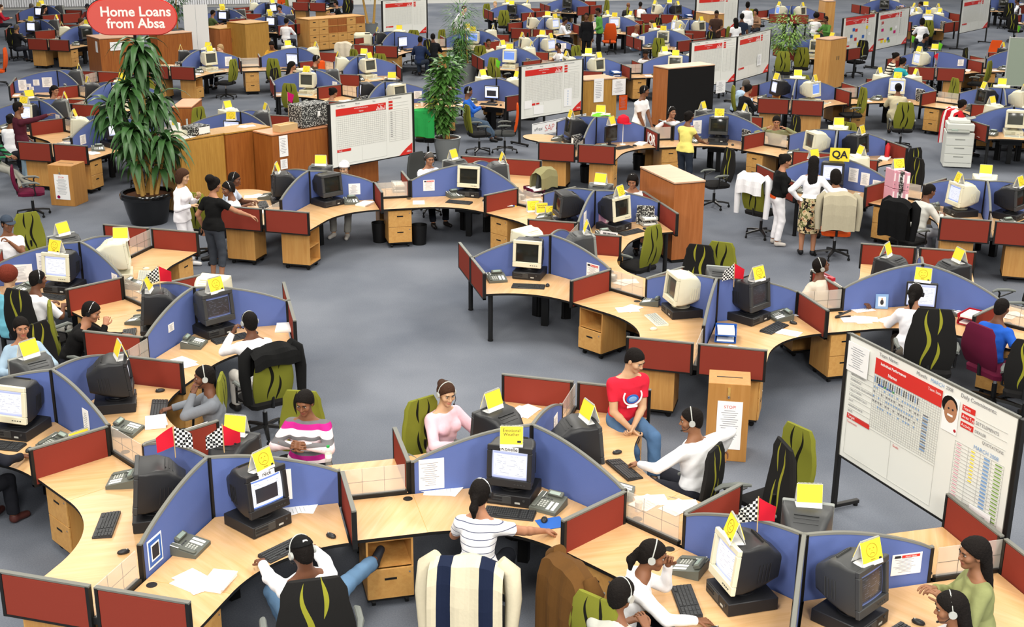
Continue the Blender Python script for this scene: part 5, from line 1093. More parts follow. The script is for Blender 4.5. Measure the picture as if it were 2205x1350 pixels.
# whiteboards on stands
def whiteboard(label,tl,tr,var,zt=1.95,zb=.64):
    X,w_=frame_px(tl,tr,zt); h=zt-zb; f=MB().box((w_/2,.012,(zt+zb)/2),(w_,.016,h),'wb',bev=.004)
    ps=[]; fr=MB()
    for z in (zt,zb): fr.box((w_/2,.014,z),(w_+.01,.03,.022),'cap' if z==zt else 'frame')
    for x in (0,w_): fr.box((x,.014,(zt+zb)/2),(.012,.026,h),'cap')
    for x in (-.03,w_+.03): ps.append(P1('post',MB().box((x,.02,(zt+.04)/2),(.05,.05,zt-.04),'frame',bev=.004),[P1('foot',MB().box((x,.02,.05),(.05,.62,.04),'frame',bev=.004).cyl((x,-.26,.0),.025,.03,'castor',8).cyl((x,.30,.0),.025,.03,'castor',8))]))
    p=MB(); Y=-.0012
    def rc(u0,u1,v0,v1,m,y=Y): p.box(((u0+u1)/2*w_,y,zb+(v0+v1)/2*h),((u1-u0)*w_,.002,(v1-v0)*h),m)
    def tx(s,u,v,size,m='dark_ink',y=-.004,al='CENTER',b=0.0): add_text(p,s,size*h,m,Matrix.Translation((u*w_,y,zb+v*h))@VERT,al,bold=b)
    def vl(u,v0,v1,m='wbline'): p.box((u*w_,Y,zb+(v0+v1)/2*h),(.003,.002,(v1-v0)*h),m)
    def hl(v,u0,u1,m='wbline'): p.box(((u0+u1)/2*w_,Y,zb+v*h),((u1-u0)*w_,.002,.003),m)
    if var=='near':
        rc(.185,.60,.80,.925,'wbred'); 
        tx('Individual Performance',.30,.895,.030,'paper',al='CENTER',b=.001); tx('Names',.30,.835,.034,'paper',b=.001); tx('Team Stats',.555,.895,.03,'paper')
        tx('Team Name:',.205,.962,.040,'wbgrey',al='LEFT'); tx('Month:',.44,.962,.040,'wbgrey',al='LEFT'); tx('MARCH',.525,.960,.040,'wbblue',al='LEFT'); tx('2008',.615,.962,.036,'wbgrey',al='LEFT'); tx('Daily Commitments:',.70,.962,.040,'wbgrey',al='LEFT')
        for i in range(31): vl(.185+.415*i/30,.38,.80)
        for i in range(24): hl(.38+.42*i/23,.185 if i>0 else .03,.60)
        for i in range(9): tx(['SERVICE LEVEL','ABANDONMENT','ADHERENCE','COACHING DEVELOPMENT','CALLS TAKEN','% ANSWERED CALLS','A.H.T.','ABANDON RATE','SALES'][i],.032,.745-.042*i,.0225,'wbgrey',al='LEFT',y=-.003); 
        for i in range(11): hl(.765-.042*i,.03,.185)
        rc(.03,.185,.345,.385,'wbred'); tx('Target',.036,.365,.032,'paper',al='LEFT'); tx('Comments:',.036,.32,.026,'wbred',al='LEFT')
        vl(.03,.05,.345); vl(.33,.05,.36); vl(.60,.05,.38); hl(.05,.03,.60); hl(.36,.185,.60); tx('Goals:',.345,.335,.026,'wbred',al='LEFT')
        rd=random.Random(5)
        for r_ in range(5):
            for c in range(18):
                if rd.random()<.75: p.box(((.19+.0165*c+.004)*w_,-.003,zb+(.70-.036*r_)*h),(.018,.001,.014),['wbblue','wbgrey'][r_%2],ry=.5)
        for c in range(20): rc(.19+.014*c*1.02,.195+.014*c*1.02,.735,.785,'dark_ink' if c%3 else 'wbblue')
        for r_ in range(14): rc(.505,.535,.68-.02*r_,.69-.02*r_,'wbblue' if r_%2 else 'wbgrey')
        for c in range(6): rc(.215+.018*c,.23+.018*c,.722,.734,['bluep','bluep','greenf'][c%3])
        # portrait card
        rc(.612,.70,.66,.915,'paper',-.003); rc(.612,.70,.715,.912,'hair_skin',-.0042) if 0 else None
        q=MB(); q.ball((.655*w_,-.005,zb+.815*h),(.036*w_,.003,.085*h),skin('#b07c5a'),16); q.ball((.648*w_,-.0045,zb+.85*h),(.045*w_,.002,.07*h),'hair_k',16); q.box((.657*w_,-.009,zb+.785*h),(.03*w_,.001,.014*h),'paper'); q.ball((.645*w_,-.0075,zb+.83*h),(.006*w_,.002,.008*h),'dark_ink',8); q.ball((.668*w_,-.0075,zb+.83*h),(.006*w_,.002,.008*h),'dark_ink',8); q.ball((.69*w_,-.0045,zb+.69*h),(.008*w_,.002,.012*h),'redp',8)
        ps.append(P1('portrait',q,(), 'smiling portrait print'))
        for i,s in enumerate(('Team','Area Type','Activity')): rc(.715,.785,.865-.06*i,.905-.06*i,'wbred'); tx(s,.72,.885-.06*i,.032,'paper',al='LEFT'); hl(.86-.06*i,.79,.96)
        tx('SETTLEMENTS',.795,.825,.034,'wbgrey',al='LEFT'); tx('DEALER',.795,.765,.03,'wbgrey',al='LEFT'); tx('QUOTATIONS',.84,.715,.03,'wbgrey',al='LEFT')
        tx('MARCH 2008',.80,.655,.04,'wbblue',al='LEFT')
        for i in range(20): hl(.63-.027*i,.70,.965)
        for u in (.70,.775,.84,.90,.965): vl(u,.115,.63)
        for i in range(18):
            rc(.71,.735,.612-.027*i,.618-.027*i,'pinkfile'); rc(.79,.81,.610-.027*i,.618-.027*i,'yel') if i<9 else None; rc(.86,.89,.608-.027*i,.620-.027*i,'wbblue'); rc(.92,.955,.610-.027*i,.618-.027*i,'leaf2')
        cu=[(.985,.0)]+[(.985-.0*0,.16)]+[(.985-.05*sin(PI/2*i/6),.16*(1-(1-cos(PI/2*i/6)))) for i in range(1,6)]+[(.91,.0)]
        q=MB().plate([(u*w_,zb+.012+v*h) for u,v in cu],.004,'wbred'); q.v=[(x,y-.002,z) for x,y,z in q.v]; ps.append(P1('corner_logo',q,(), 'red curved corner'))
    else:
        mir=var.startswith('m'); k=int(var[-1]); rd=random.Random(k)
        rc(.06,.665,.80,.91,'wbred')
        tx('Individual Performance',.36,.885,.03,'paper'); tx('Names',.36,.835,.032,'paper'); tx('Team Stats',.60,.89,.025,'paper')
        for i in range(9): rc(.545+.013*i,.551+.013*i,.805,.83+.05*((i*5)%7)/7,'paper',-.003)
        for i,s in enumerate(('Team Name','Month','Year')): tx(s,.12+.2*i,.955,.034,'wbgrey')
        tx('Daily Commitments',.78,.955,.034,'wbgrey')
        for i in range(26): vl(.06+.605*i/25,.30,.80)
        for i in range(17): hl(.30+.50*i/16,.06,.665)
        rc(.06,.225,.235,.275,'wbred'); tx('Target',.075,.255,.028,'paper',al='LEFT'); vl(.06,.05,.30); vl(.36,.05,.27); vl(.665,.05,.30); hl(.05,.06,.665)
        for i in range(3): rc(.70,.75,.885-.05*i,.92-.05*i,'wbred'); hl(.88-.05*i,.76,.95)
        for i in range(17): hl(.75-.03*i,.70,.95)
        for u in (.70,.78,.87,.95): vl(u,.27,.75)
        for i in range(14):
            if k in(2,6,7): rc(.72,.745,.735-.03*i,.742-.03*i,'wbgrey')
        if k==3:
            rc(.05,.17,.19,.34,'paper',-.004); rc(.20,.36,.06,.22,'paper',-.004); rc(.24,.29,.245,.275,'wbred',-.004); rc(.70,.83,.12,.47,'paper',-.004)
            for i in range(6): rc(.76,.768,.15+.05*i,.18+.05*i,'wbblue',-.006)
        if k in (6,7):
            for i in range(10):
                u,v=rd.uniform(.08,.85),rd.uniform(.1,.75); rc(u,u+.07,v,v+.08,['paper','pinkf','wbred','yel','leaf2','bluep'][rd.randrange(6)],-.004)
            if k==6: rc(.06,.94,.92,.99,'wbred')
        q=MB().plate([(w_*.99,zb+.012),(w_*.99,zb+.19*h)]+[(w_*(.99-.16*sin(PI/2*i/6)**1),zb+.012+.18*h*(1-sin(PI/2*i/6))**.8) for i in range(1,6)]+[(w_*.82,zb+.012)],.004,'wbred'); q.v=[(x,y-.003,z) for x,y,z in q.v]; add_text(q,'ABSA',.045*h,'paper',Matrix.Translation((w_*.945,-.008,zb+.06*h))@VERT)
        ps.append(P1('corner_logo',q,(), 'red curved corner'))
    ps=[P1('board',f,[P1('print',p,(), 'printed red and grey performance chart',0)],None),P1('rim',fr)]+ps
    return thing('whiteboard',label,'whiteboard',X,ps),X,w_
W1=whiteboard('large whiteboard with handwritten team chart and a smiling portrait',(1831,719.5),(2193.6,899.7),'near')
W2=whiteboard('whiteboard with a red-banded blank grid behind the white beanie man',(711,225),(887,200),'n2')
W3=whiteboard('whiteboard with papers stuck on, above the slanted-lettered banner',(1123,143),(1254,127),'n3')
W4=whiteboard('left board of the pair behind the tall cupboard with a black side',(1490,91),(1588,79),'n4')
W5=whiteboard('right board of the pair below the pale green tree',(1590,79),(1660,63),'n5')
W6=whiteboard('red-framed board with a green picture, right of the maple two-door cupboard',(1818,39),(1888,29),'n6')
W7=whiteboard('board with colourful cards and pink frames left of the lime flag',(1893,27),(1959,16),'n7')
W8=whiteboard('far whiteboard at the top right before an orange chair',(2074,0),(2134,-10),'n8')
W9=whiteboard('whiteboard at the top edge behind the two dark-jacketed users',(824,2),(918,-4),'n9',1.95,.62)
W0=whiteboard('blank gridded board behind the brown T-shirt man',(1501,-8),(1590,-14),'n1',1.9,.5)
note_on(W1[1],.17,1.74,.32,.30,'dashed-border notice at the top left corner of the handwritten whiteboard',9); note_on(W1[1],W1[2]-.27,.77,.26,.40,'blue table sheet at the lower right of the handwritten whiteboard',12)
note_on(W4[1],.35,.86,.25,.3,'white sheet on the left board of the pair',13); note_on(W4[1],.5,.42,.22,.30,'sheet with red figures hanging below the left board of the pair',14); note_on(W4[1],1.45,.55,.45,.36,'white sheet hanging below the right corner of the left board of the pair',15)
note_on(W5[1],1.7,1.1,.32,.34,'square white sheet on the right board of the pair',16)
# SAP banner under the third board
X,w_=frame_px((1146,268),(1262,245),.52)
q=MB().box((w_/2,0,.36),(w_,.01,.34),'paper'); p=MB().box((w_/2,-.006,.51),(w_-.06,.003,.008),'dark_ink').box((w_/2,-.006,.21),(w_-.06,.003,.008),'dark_ink'); add_text(p,'SAP IS A',.23,'wbred',Matrix.Translation((.46,-.008,.35))@VERT,'LEFT',.2,-.004); add_text(p,'xPress',.12,'dark_ink',Matrix.Translation((.06,-.008,.37))@VERT,'LEFT',.4)
q.box((w_*.1,.02,.1),(.02,.02,.2),'frame').box((w_*.9,.02,.1),(.02,.02,.2),'frame')
thing('banner','white banner with slanted red lettering below the middle whiteboard','banner',X,[P1('cloth',q,smooth=0),P1('lettering',p,(), 'red and black lettering',0)])
# oval sign on a pole
c=at(285,37,3.0); Y=25.6; d=ray(285,37); c=d*(Y/d.y)+Vector((0,0,CH)); px_m=CF/((Y)*cos(CP)+(CH-c.z)*sin(CP)); sw,shh=186/px_m,73/px_m
def oval(w_,h_,y,t,m): 
    r=h_/2; pts=[]
    for s,a0 in ((1,-90),(-1,90)):
        for i in range(15): a=R(a0+180*i/14); pts.append((s*(w_/2-r*1.15)+1.15*r*cos(a),r*sin(a)))
    q=MB().plate(pts,t,m); q.v=[(x,yy+y,z) for x,yy,z in q.v]; return q
M['signred']=mat('sign_red','#d2584f',.6); M['signtxt']=mat('sign_letters','#f3ece6',.6)
o1=oval(sw,shh,0,.03,'signred'); rim=oval(sw+.035,shh+.035,.018,.02,'wbred'); o2=oval(sw,shh,.18,.03,'signred'); o2.v=[(x-.06,y,z-.0) for x,y,z in o2.v]; rim2=oval(sw+.035,shh+.035,.20,.02,'frame'); rim2.v=[(x-.06,y,z) for x,y,z in rim2.v]
tx=MB(); add_text(tx,'Home Loans',.265,'signtxt',Matrix.Translation((.07,-.018,.10))@VERT,bold=.006); add_text(tx,'from Absa',.265,'signtxt',Matrix.Translation((.06,-.018,-.125))@VERT,bold=.006)
pole=MB().cyl((0,.09,-c.z),.03,c.z+.1,'tube',10).cyl((0,.09,-c.z),.28,.03,'tube',20)
thing('oval_sign','oval red sign with two lines of white lettering above the tall plant','sign',Matrix.Translation(c)@Matrix.Rotation(R(6),4,'Z'),[P1('front_panel',o1,[P1('lettering',tx,(), 'white lettering',0),P1('rim',rim)]),P1('rear_panel',o2,[P1('rim',rim2)]),P1('pole',pole)])
# white roll-up banner
X,w_=frame_px((393,10),(446,9),2.05); q=MB().box((w_*.25,0,1.07),(w_*.49,.012,1.95),'white').box((w_*.75,.0,1.07),(w_*.49,.012,1.95),'white'); b=MB().box((w_/2,0,.05),(w_+.05,.16,.1),'silver',bev=.01)
thing('roll_up_banner','tall plain white banner beside the oval red sign','banner',X,[P1('sheet',q,smooth=0),P1('base',b)])
X,w_=frame_px((2176,82),(2260,84),1.95); M['sage']=fabric('sage_felt','#95a090',.05); q=MB().box((w_/2,.02,1.25),(w_,.03,1.4),'sage'); fr=MB().box((-.012,.02,1.0),(.03,.04,2.0),'silver').box((w_/2,.02,1.96),(w_,.04,.02),'silver').box((w_/2,.02,.55),(w_,.04,.02),'silver').box((w_+.012,.02,1.0),(.03,.04,2.0),'silver')
thing('pin_board','sage green felt board at the right edge','board',X,[P1('felt',q,smooth=0),P1('rim',fr,smooth=0)])
# photocopier
X=Matrix.Translation(at(2060,362,0))@Matrix.Rotation(R(-12),4,'Z'); M['copier']=mat('copier_grey','#cfd0c8',.5,.3); M['copier2']=mat('copier_dark','#8e9089',.5)
b=MB().box((0,.3,.42),(.62,.62,.80),'copier',bev=.012); dr=[]
for i,z in enumerate((.22,.42,.62)): dr.append(P1('paper_drawer',MB().box((0,-.016,z),(.60,.02,.175),'copier',bev=.004),[P1('handle',MB().box((0,-.028,z+.05),(.22,.01,.02),'copier2'))]))
pan=MB().box((-.06,.02,.86),(.5,.2,.04),'copier2',bev=.008,rx=.25).box((-.14,.0,.885),(.14,.07,.006),'lcd',rx=.25); top=MB().box((0,.32,.93),(.60,.54,.16),'copier',bev=.012); fee=MB().box((-.02,.36,1.05),(.46,.42,.09),'copier',bev=.02).box((.18,.36,1.10),(.3,.3,.012),'copier2',ry=-.25)
thing('photocopier','pale grey floor-standing photocopier on the right','photocopier',X,[P1('body',b,dr),P1('control_panel',pan),P1('scanner',top,[P1('paper_feeder',fee)])])
# boxes and files on the cupboards
def on_cab(k,x,y,z=None,rz=0): X,w_,d=CX[k]; return X@TR(x,y,1.50 if k<2 else 1.48,rz)
thing('storage_box','large black and white marbled box on the reddish cupboard','box',on_cab(2,1.15,.28,rz=.05),[P1('box',MB().box((0,0,.225),(.72,.42,.42),'marble',bev=.006)),P1('lid',MB().box((0,0,.445),(.73,.43,.03),'marble',bev=.004)),P1('label',MB().box((.08,-.2125,.26),(.06,.003,.1),'paper'))])
thing('carton','low beige carton beside the large marbled box','box',on_cab(2,.45,.16,rz=.1),[P1('carton',MB().box((0,0,.07),(.46,.24,.14),'carton',bev=.004)),P1('tape',MB().box((0,0,.1405),(.46,.04,.002),'bark'))])
thing('box_file','white and black box file on the light oak cupboard','file',on_cab(0,.62,.30,rz=.1),[P1('cover',MB().box((0,0,.085),(.42,.34,.17),'marble',bev=.004)),P1('label_panel',MB().box((.06,-.172,.085),(.27,.004,.13),'paper'))])
thing('organiser','white stacked card organiser on the light oak cupboard','organiser',on_cab(0,.22,.42),[P1('body',MB().box((0,0,.05),(.4,.26,.10),'beige',bev=.01)),P1('card_rack',MB().box((-.06,.0,.2),(.16,.1,.2),'paper').box((.04,.03,.16),(.16,.1,.16),'paper').box((-.05,-.052,.26),(.07,.002,.07),'yel'))])
PR['paper3'].put(on_cab(0,.3,.14,rz=.3),'loose yellowed sheets on the light oak cupboard','loose papers')
PR['paper2'].put(on_cab(1,.75,.30,rz=.1),'white sheets lying on the tray-topped cupboard','loose papers')
# plants
def leaf(mb,base,d,up,L,wd,droop,m,n=5):
    d=Vector(d).normalized(); s=d.cross(Vector(up)); s=s.normalized() if s.length>1e-4 else Vector((1,0,0)); p=Vector(base); vs=[];fs=[]; dd=d.copy()
    for i in range(n+1):
        t=i/n; w_=wd*math.sin(PI*(.08+.92*t)**.75)*(1-.15*t) if i<n else .002; nrm_=s.cross(dd)
        vs+=[p-s*w_,p+nrm_*(-w_*.35),p+s*w_]; p=p+dd*(L/n); dd=(dd+Vector((0,0,-droop/n))).normalized()
    for i in range(n):
        a=i*3; fs+=[(a,a+1,a+4,a+3),(a+1,a+2,a+5,a+4)]
    mb.add(vs,fs,m)
rp=random.Random(3)
def crown(mb,c,nl,L,wd,m,droop=1.6,spread=(-.2,.9)):
    for i in range(nl):
        a=2*PI*i*.382+rp.uniform(-.2,.2); e=spread[0]+(spread[1]-spread[0])*(i/nl)+rp.uniform(-.1,.1)
        leaf(mb,Vector(c)+Vector((0,0,.12*i/nl)),(cos(a)*cos(e),sin(a)*cos(e),sin(e)),(0,0,1),L*rp.uniform(.75,1.15),wd*rp.uniform(.8,1.2),droop*rp.uniform(.7,1.3),m)
g=at(322,478,0)
pot=MB().lathe([(.001,.0),(.34,.0),(.40,.2),(.46,.48),(.50,.49),(.51,.56),(.49,.60),(.44,.60),(.43,.52),(.001,.52)],'pot',n=32); soil=MB().lathe([(.001,.545),(.2,.55),(.42,.53)],'soil',n=20,caps=False)
ca=MB(); fo=MB(); tops=[]
for i,(dx,dy,h,tx_,ty) in enumerate(((-.05,-.05,2.5,-.12,.0),(.08,-.10,3.2,.0,.1),(.13,.05,2.2,.18,.1),(-.14,.05,2.1,-.36,.05),(.02,.12,2.9,.12,.25),(-.08,-.14,1.75,-.1,-.2),(.16,-.05,1.5,.24,-.1))):
    pts=[(dx,dy,.5),(dx*1.4+tx_*.15,dy*1.2,.5+h*.35-.15),(dx+tx_*.6,dy+ty*.6,h*.75),(dx+tx_,dy+ty,h)]; ca.tube(pts,[.038,.034,.028,.022],'bark',8); tops.append(pts)
for pts in tops:
    for f_,nl,L in ((1,26,.70),(.88,15,.66)):
        a,b=Vector(pts[2]),Vector(pts[3]); c_=a+(b-a)*((f_-.0)); crown(fo,c_-Vector((0,0,.25*(1-f_)*4)),nl,L,.070,'leaf',3.4,(-.2,1.15))
    for q in (.6,): c_=Vector(pts[1])+(Vector(pts[2])-Vector(pts[1]))*q; crown(fo,c_,12,.55,.060,'leaf',3.2,(-.3,.6))
thing('potted_dracaena','tall leafy cane plant in a glossy black pot under the oval red sign','plant',TR(g.x,g.y,0,.3),[P1('pot',pot),P1('soil',soil),P1('canes',ca),P1('foliage',fo,smooth=60)])
def ribpot(r,h): 
    mb_=MB(); n=48; mb_.loft([[((q+.008*(k%2)*s_)*cos(2*PI*k/n),(q+.008*(k%2)*s_)*sin(2*PI*k/n),z) for k in range(n)] for q,z,s_ in ((r*.72,0,1),(r*.98,h*.96,1),(r*1.03,h*.97,0),(r*1.03,h,0),(r*.9,h,0),(r*.88,h*.9,0))],'silverpot'); return mb_
def tree(label,base_px,pot_r,pot_h,trunk,blobs,nl,L,wd,m,droop=.8):
    g=at(*base_px,0); ca=MB(); fo=MB()
    for pts,r0 in trunk: ca.tube(pts,[r0*(1-.5*i/(len(pts)-1)) for i in range(len(pts))],'bark',7)
    rr=random.Random(len(label))
    for (bx,by,bz,br,bh) in blobs:
        for i in range(nl):
            while 1:
                v=Vector((rr.uniform(-1,1),rr.uniform(-1,1),rr.uniform(-1,1)))
                if .25<v.length<1: break
            p=Vector((bx+v.x*br,by+v.y*br,bz+v.z*bh)); dd=Vector((v.x,v.y,v.z*.3+rr.uniform(-.4,.3)))
            leaf(fo,p,dd if dd.length>.01 else (1,0,0),(0,0,1),L*rr.uniform(.7,1.2),wd,droop,m,3)
    return thing('potted_tree',label,'plant',TR(g.x,g.y,0),[P1('pot',ribpot(pot_r,pot_h)),P1('soil',MB().cyl((0,0,pot_h-.06),pot_r*.86,.02,'soil',20)),P1('trunk',ca),P1('foliage',fo,smooth=60)])
tree('leafy umbrella tree in a ribbed silver pot behind the checked shirt man',(963,345),.32,.55,[([(0,0,.5),(-.03,.02,1.0),(-.10,0,1.6),(-.05,0,2.0)],.03),([(.05,.02,.5),(.02,-.05,1.1),(.06,0,1.7)],.022)],[(-.10,0,.95,.20,.25),(-.13,.0,1.35,.42,.34),(-.08,.05,1.78,.38,.30),(.02,.0,2.15,.34,.28)],200,.22,.058,'leaf3',.9)
tree('slim potted tree with fine leaves before the whiteboard at the top edge',(1008,182),.30,.72,[([(0,0,.6),(-.05,0,1.2),(-.12,0,1.9)],.03)],[(-.22,0,2.15,.60,.50),(-.2,0,1.6,.42,.35),(-.25,0,1.05,.36,.25)],330,.26,.016,'leaf3')
tree('pale green tree in a slatted basket behind the board pair',(1690,178),.45,.40,[([(0,0,.35),(.02,0,.9),(.05,0,1.5)],.035)],[(.05,0,1.75,.74,.52),(-.1,0,1.25,.50,.28)],460,.17,.026,'leaf2')
tree('tall cane plant at the top edge behind the locker unit',(800,72),.30,.45,[([(-.15,0,.4),(-.35,0,1.6),(-.3,0,2.9)],.06),([(.1,0,.4),(.2,0,1.5),(.25,0,2.8)],.06)],[(-.3,0,2.6,.5,.8),(.3,0,2.5,.5,.8)],90,.55,.05,'leaf3',2.2)
tree('dark leafy plant between the oval red sign and the white banner',(384,85),.28,.45,[([(0,0,.4),(0,0,1.2),(.05,0,2.1)],.035)],[(0,0,1.5,.5,.7),(.05,0,2.3,.5,.6)],220,.28,.035,'leaf')
# ---------------- chairs, coats, small things ----------------
def chair_at(k,px,yaw,label=None,z=.87,sc=1.0,place=''):
    p=at(px[0],px[1],z); a=R(yaw); X=TR(p.x+.30*sc*cos(a),p.y+.30*sc*sin(a),0,a)@Matrix.Scale(sc,4)
    PR[k].put(X,label or '%s %s'%(CH_LAB[k],place),'office chairs'); return X
def coat(X,label,c1,c2=None,wd=.27,top=1.22,drop=.62,sleeves=True,sl=None):
    """cloth hung over a chair back: X is the chair frame (back at x=-.30)"""
    m1=c1 if c1 in M else cloth(c1); m2=(cloth(c2) if c2 else m1); b=MB(); sls=[]; n=16; rows=[]
    prof=[(-.17,top-.36),(-.175,top-.15),(-.20,top-.02),(-.30,top+.028),(-.40,top-.02),(-.435,top-min(.18,drop*.3)),(-.45,top-min(.36,drop*.6)),(-.455,top-drop)]
    for k,(x,z) in enumerate(prof):
        row=[]
        for j in range(n+1):
            u=j/n*2-1; w_=wd*(1+.06*k/len(prof)); fold=.014*math.sin(9*u+k*.5)*(k/len(prof)); zz=z-.07*abs(u)**2.5*(1 if 1<k<5 else .3)+.012*math.sin(5*u+k)
            row.append((x+fold,u*w_,zz))
        rows.append(row)
    for k in range(len(rows)-1):
        for j in range(n):
            u=(j+.5)/n*2-1; mm=m2 if c2 and .42<abs(u)<.80 else m1
            b.add([rows[k][j],rows[k][j+1],rows[k+1][j+1],rows[k+1][j]],[(0,1,2,3)],mm)
    if sleeves:
        for s in (1,-1): sls.append(MB().tube([(-.27,s*wd*.86,top-.02),(-.27,s*(wd+.05),top-.10),(-.30,s*(wd+.075),top-.32),(-.33,s*(wd+.06),top-(sl or drop)-.02)],[.055,.075,.066,.050],m1,10))
    ps=[P1('cloth',b,(),None,70)]
    ps+=[P1('sleeve',q,(),None,60) for q in sls]
    thing('jacket',label,'jacket',X,ps)
chair_at('ch_k',(681,1372),104,z=.95,sc=1.2,place='behind the capped man')
X=chair_at('ch_o',(1008,1268),80,z=.95,place='under the cream and navy jacket'); coat(X,'cream jacket with navy panels hung over a chair','#cdc3a8','#1a2238',.285)
X=chair_at('ch_k',(1228,1280),25,z=.95,place='under the brown coat'); coat(X,'brown velvet coat hung over a chair','#5d3f1e',None,.28,drop=.85)
chair_at('ch_o',(1282,1345),50,z=.95,place='of the person in the grey hooded top')
chair_at('ch_k',(1536,1030),150,place='behind the white polo man')
chair_at('ch_red',(1684,1040),190,z=.95,sc=1.12,place='turned away near the handwritten whiteboard'); chair_at('ch_on',(1716,985),215,label='olive armless chair behind the black chair with a red base leg')
chair_at('ch_o',(908,920),-50,place='of the pink top woman'); chair_at('ch_on',(652,905),262,label='olive armless chair of the striped sweater woman')
chair_at('ch_o',(478,865),185,z=.9,place='of the grey jacket man'); X=chair_at('ch_o',(588,800),125,z=.9,place='with the black jacket'); coat(X,'black jacket hung on the olive striped chair','#161616',None,.27,drop=.20,sl=.62)
chair_at('ch_k',(45,690),65,z=.9,sc=1.1,place='nearest the red-haired woman'); chair_at('ch_k',(82,745),-30,z=.9,place='behind the smiling denim woman'); chair_at('ch_o',(112,705),20,label='olive office chair behind the black shirt man'); chair_at('ch_o',(62,500),-50,place='of the dark-capped man')
chair_at('ch_o',(1405,525),135,z=.9,place='before the tall cherry cupboard'); chair_at('ch_k',(1505,572),250,place='left of two empty rear chairs'); chair_at('ch_o',(1552,566),245,place='right of two empty rear chairs')
chair_at('ch_k',(2003,752),78,z=.92,sc=1.2,place='of the white-shirted ponytail woman'); chair_at('ch_m',(2105,768),25,z=.75,sc=1.15,label='maroon office chair of the blue T-shirt man'); chair_at('ch_k',(2212,790),60,label='black office chair cut off by the right edge')
chair_at('ch_o',(425,455),60,place='between the standing women'); chair_at('ch_g',(897,362),-45,label='dark chair of the checked shirt man'); 
X=chair_at('ch_ko',(1806,455),80,z=.9,label='office chair with orange seat under the khaki jacket'); coat(X,'khaki jacket hung over the orange-seated chair','#ada48c',None,.265)
X=chair_at('ch_o',(1622,412),42,z=.9,place='with a white jacket'); coat(X,'white jacket hung over the olive chair','#e6e6e8',None,.27,drop=.34,sl=.75)
X=chair_at('ch_k',(1935,470),35,z=.9,place='with a black coat'); coat(X,'black coat hung over a chair behind the pale grey shirt man','#0f0f10',None,.27)
chair_at('ch_k',(1570,350),200,z=.9,place='pulled out beside the yellow T-shirt woman'); chair_at('ch_ob',(1114,258),180,z=.8,label='orange-backed grey chair beside the slanted-lettered banner'); X=chair_at('ch_o',(912,265),75,z=.9,place='with a green cloth'); coat(X,'green cloth hung over a chair','#2d9c4d',None,.3,sleeves=False)
chair_at('ch_o',(1858,212),190,z=.9,place='left of the cream shirt woman'); chair_at('ch_o',(1948,246),80,z=.9,place='under the cream shirt woman'); chair_at('ch_o',(1006,252),20,z=.9,place='of the blue jacket man'); chair_at('ch_o',(520,175),200,z=.9,place='left of the oak drawers') if 0 else None
X=chair_at('ch_g',(742,112),70,z=.9,label='chair under the cream throw'); coat(X,'cream throw hung over a chair before the lockers','#cfc4ae',None,.3,sleeves=False)
X=chair_at('ch_g',(2050,265),10,z=.9,label='chair under the red track jacket'); coat(X,'red track jacket with a white stripe over a chair','#b81e28','#e9e4e0',.27,drop=.8)
chair_at('ch_m',(28,385),20,z=.75,label='maroon swivel chair at the far left by the maroon shirt man'); chair_at('ch_o',(1686,130),70,z=.9,place='left of two before the maple cupboard'); chair_at('ch_o',(1727,121),80,z=.9,place='right of two before the maple cupboard'); chair_at('ch_or',(12,125),190,label='orange chair at the far left edge'); chair_at('ch_m',(815,78),90,z=.9,label='maroon chair before the lockers')
chair_at('ch_or',(2145,105),250,z=.9,label='orange chair left of the sage board'); chair_at('ch_or',(607,-2),250,z=.9,label='orange chair at the top edge')
# desk accessories near the camera
def desk_at(px,yaw=0,z=.732): p=at(px[0],px[1],z); return TR(p.x,p.y,z,R(yaw))
def put(k,px,yaw,label,grp=None,z=.732): return PR[k].put(desk_at(px,yaw,z),label,grp)
put('flags',(378,985),200,'red and chequered flags on the monitor left of the capped man','desk flags',1.29); put('flags',(484,985),20,'red and chequered flags beside the striped sweater woman','desk flags',1.18)
put('flags',(1630,1150),10,'red and chequered flags behind the pale-rimmed monitor','desk flags',1.24); put('flags',(346,625),30,'chequered flags behind the black shirt man monitor','desk flags',1.28); put('flags',(1580,618),20,'red and chequered flags beside the dim-screened monitor','desk flags',1.22)
put('bottle',(708,1000),0,'clear water bottle with a green cap by the striped sweater woman'); put('cup',(1375,1100),0,'white cup behind the wired glass screen')
thing('mouse_pad','blue mouse pad under the striped polo woman hand','mouse pad',desk_at((1187,1127),20),[P1('pad',MB().box((0,0,.002),(.24,.2,.004),'bluep',bev=.0015))])
put('ream',(335,912),15,'thick paper stack on the grey jacket man desk','loose papers'); put('ream',(468,1255),-15,'folded white paper stack left of the capped man','loose papers'); put('paper2',(640,1100),20,'crumpled papers behind the capped man keyboard','loose papers'); put('paper3',(955,1057),5,'white sheets left of the striped polo woman','loose papers')
put('ream',(612,708),5,'paper stack at the right end of the desk with the hung black jacket','loose papers'); put('paper3',(1135,885),70,'printed schedule sheets on the pink top woman desk','loose papers'); put('paper2',(1470,1095),30,'papers behind the wired glass screen','loose papers')
put('cal_blank',(172,965),-40,'yellow tent calendar standing on the desk cut off by the left edge','yellow tent calendars'); put('cal_text',(1292,607),-100,'yellow lettered tent calendar at the end of the desk facing the open floor','yellow tent calendars')
for i,(x,y) in enumerate(((1147,455),(1166,460),(1187,466))): put('cal_'+('happy','text','happy')[i],(x,y),-75,'%s of three yellow calendars standing in a row on a desk'%('left','middle','right')[i],'yellow tent calendars')
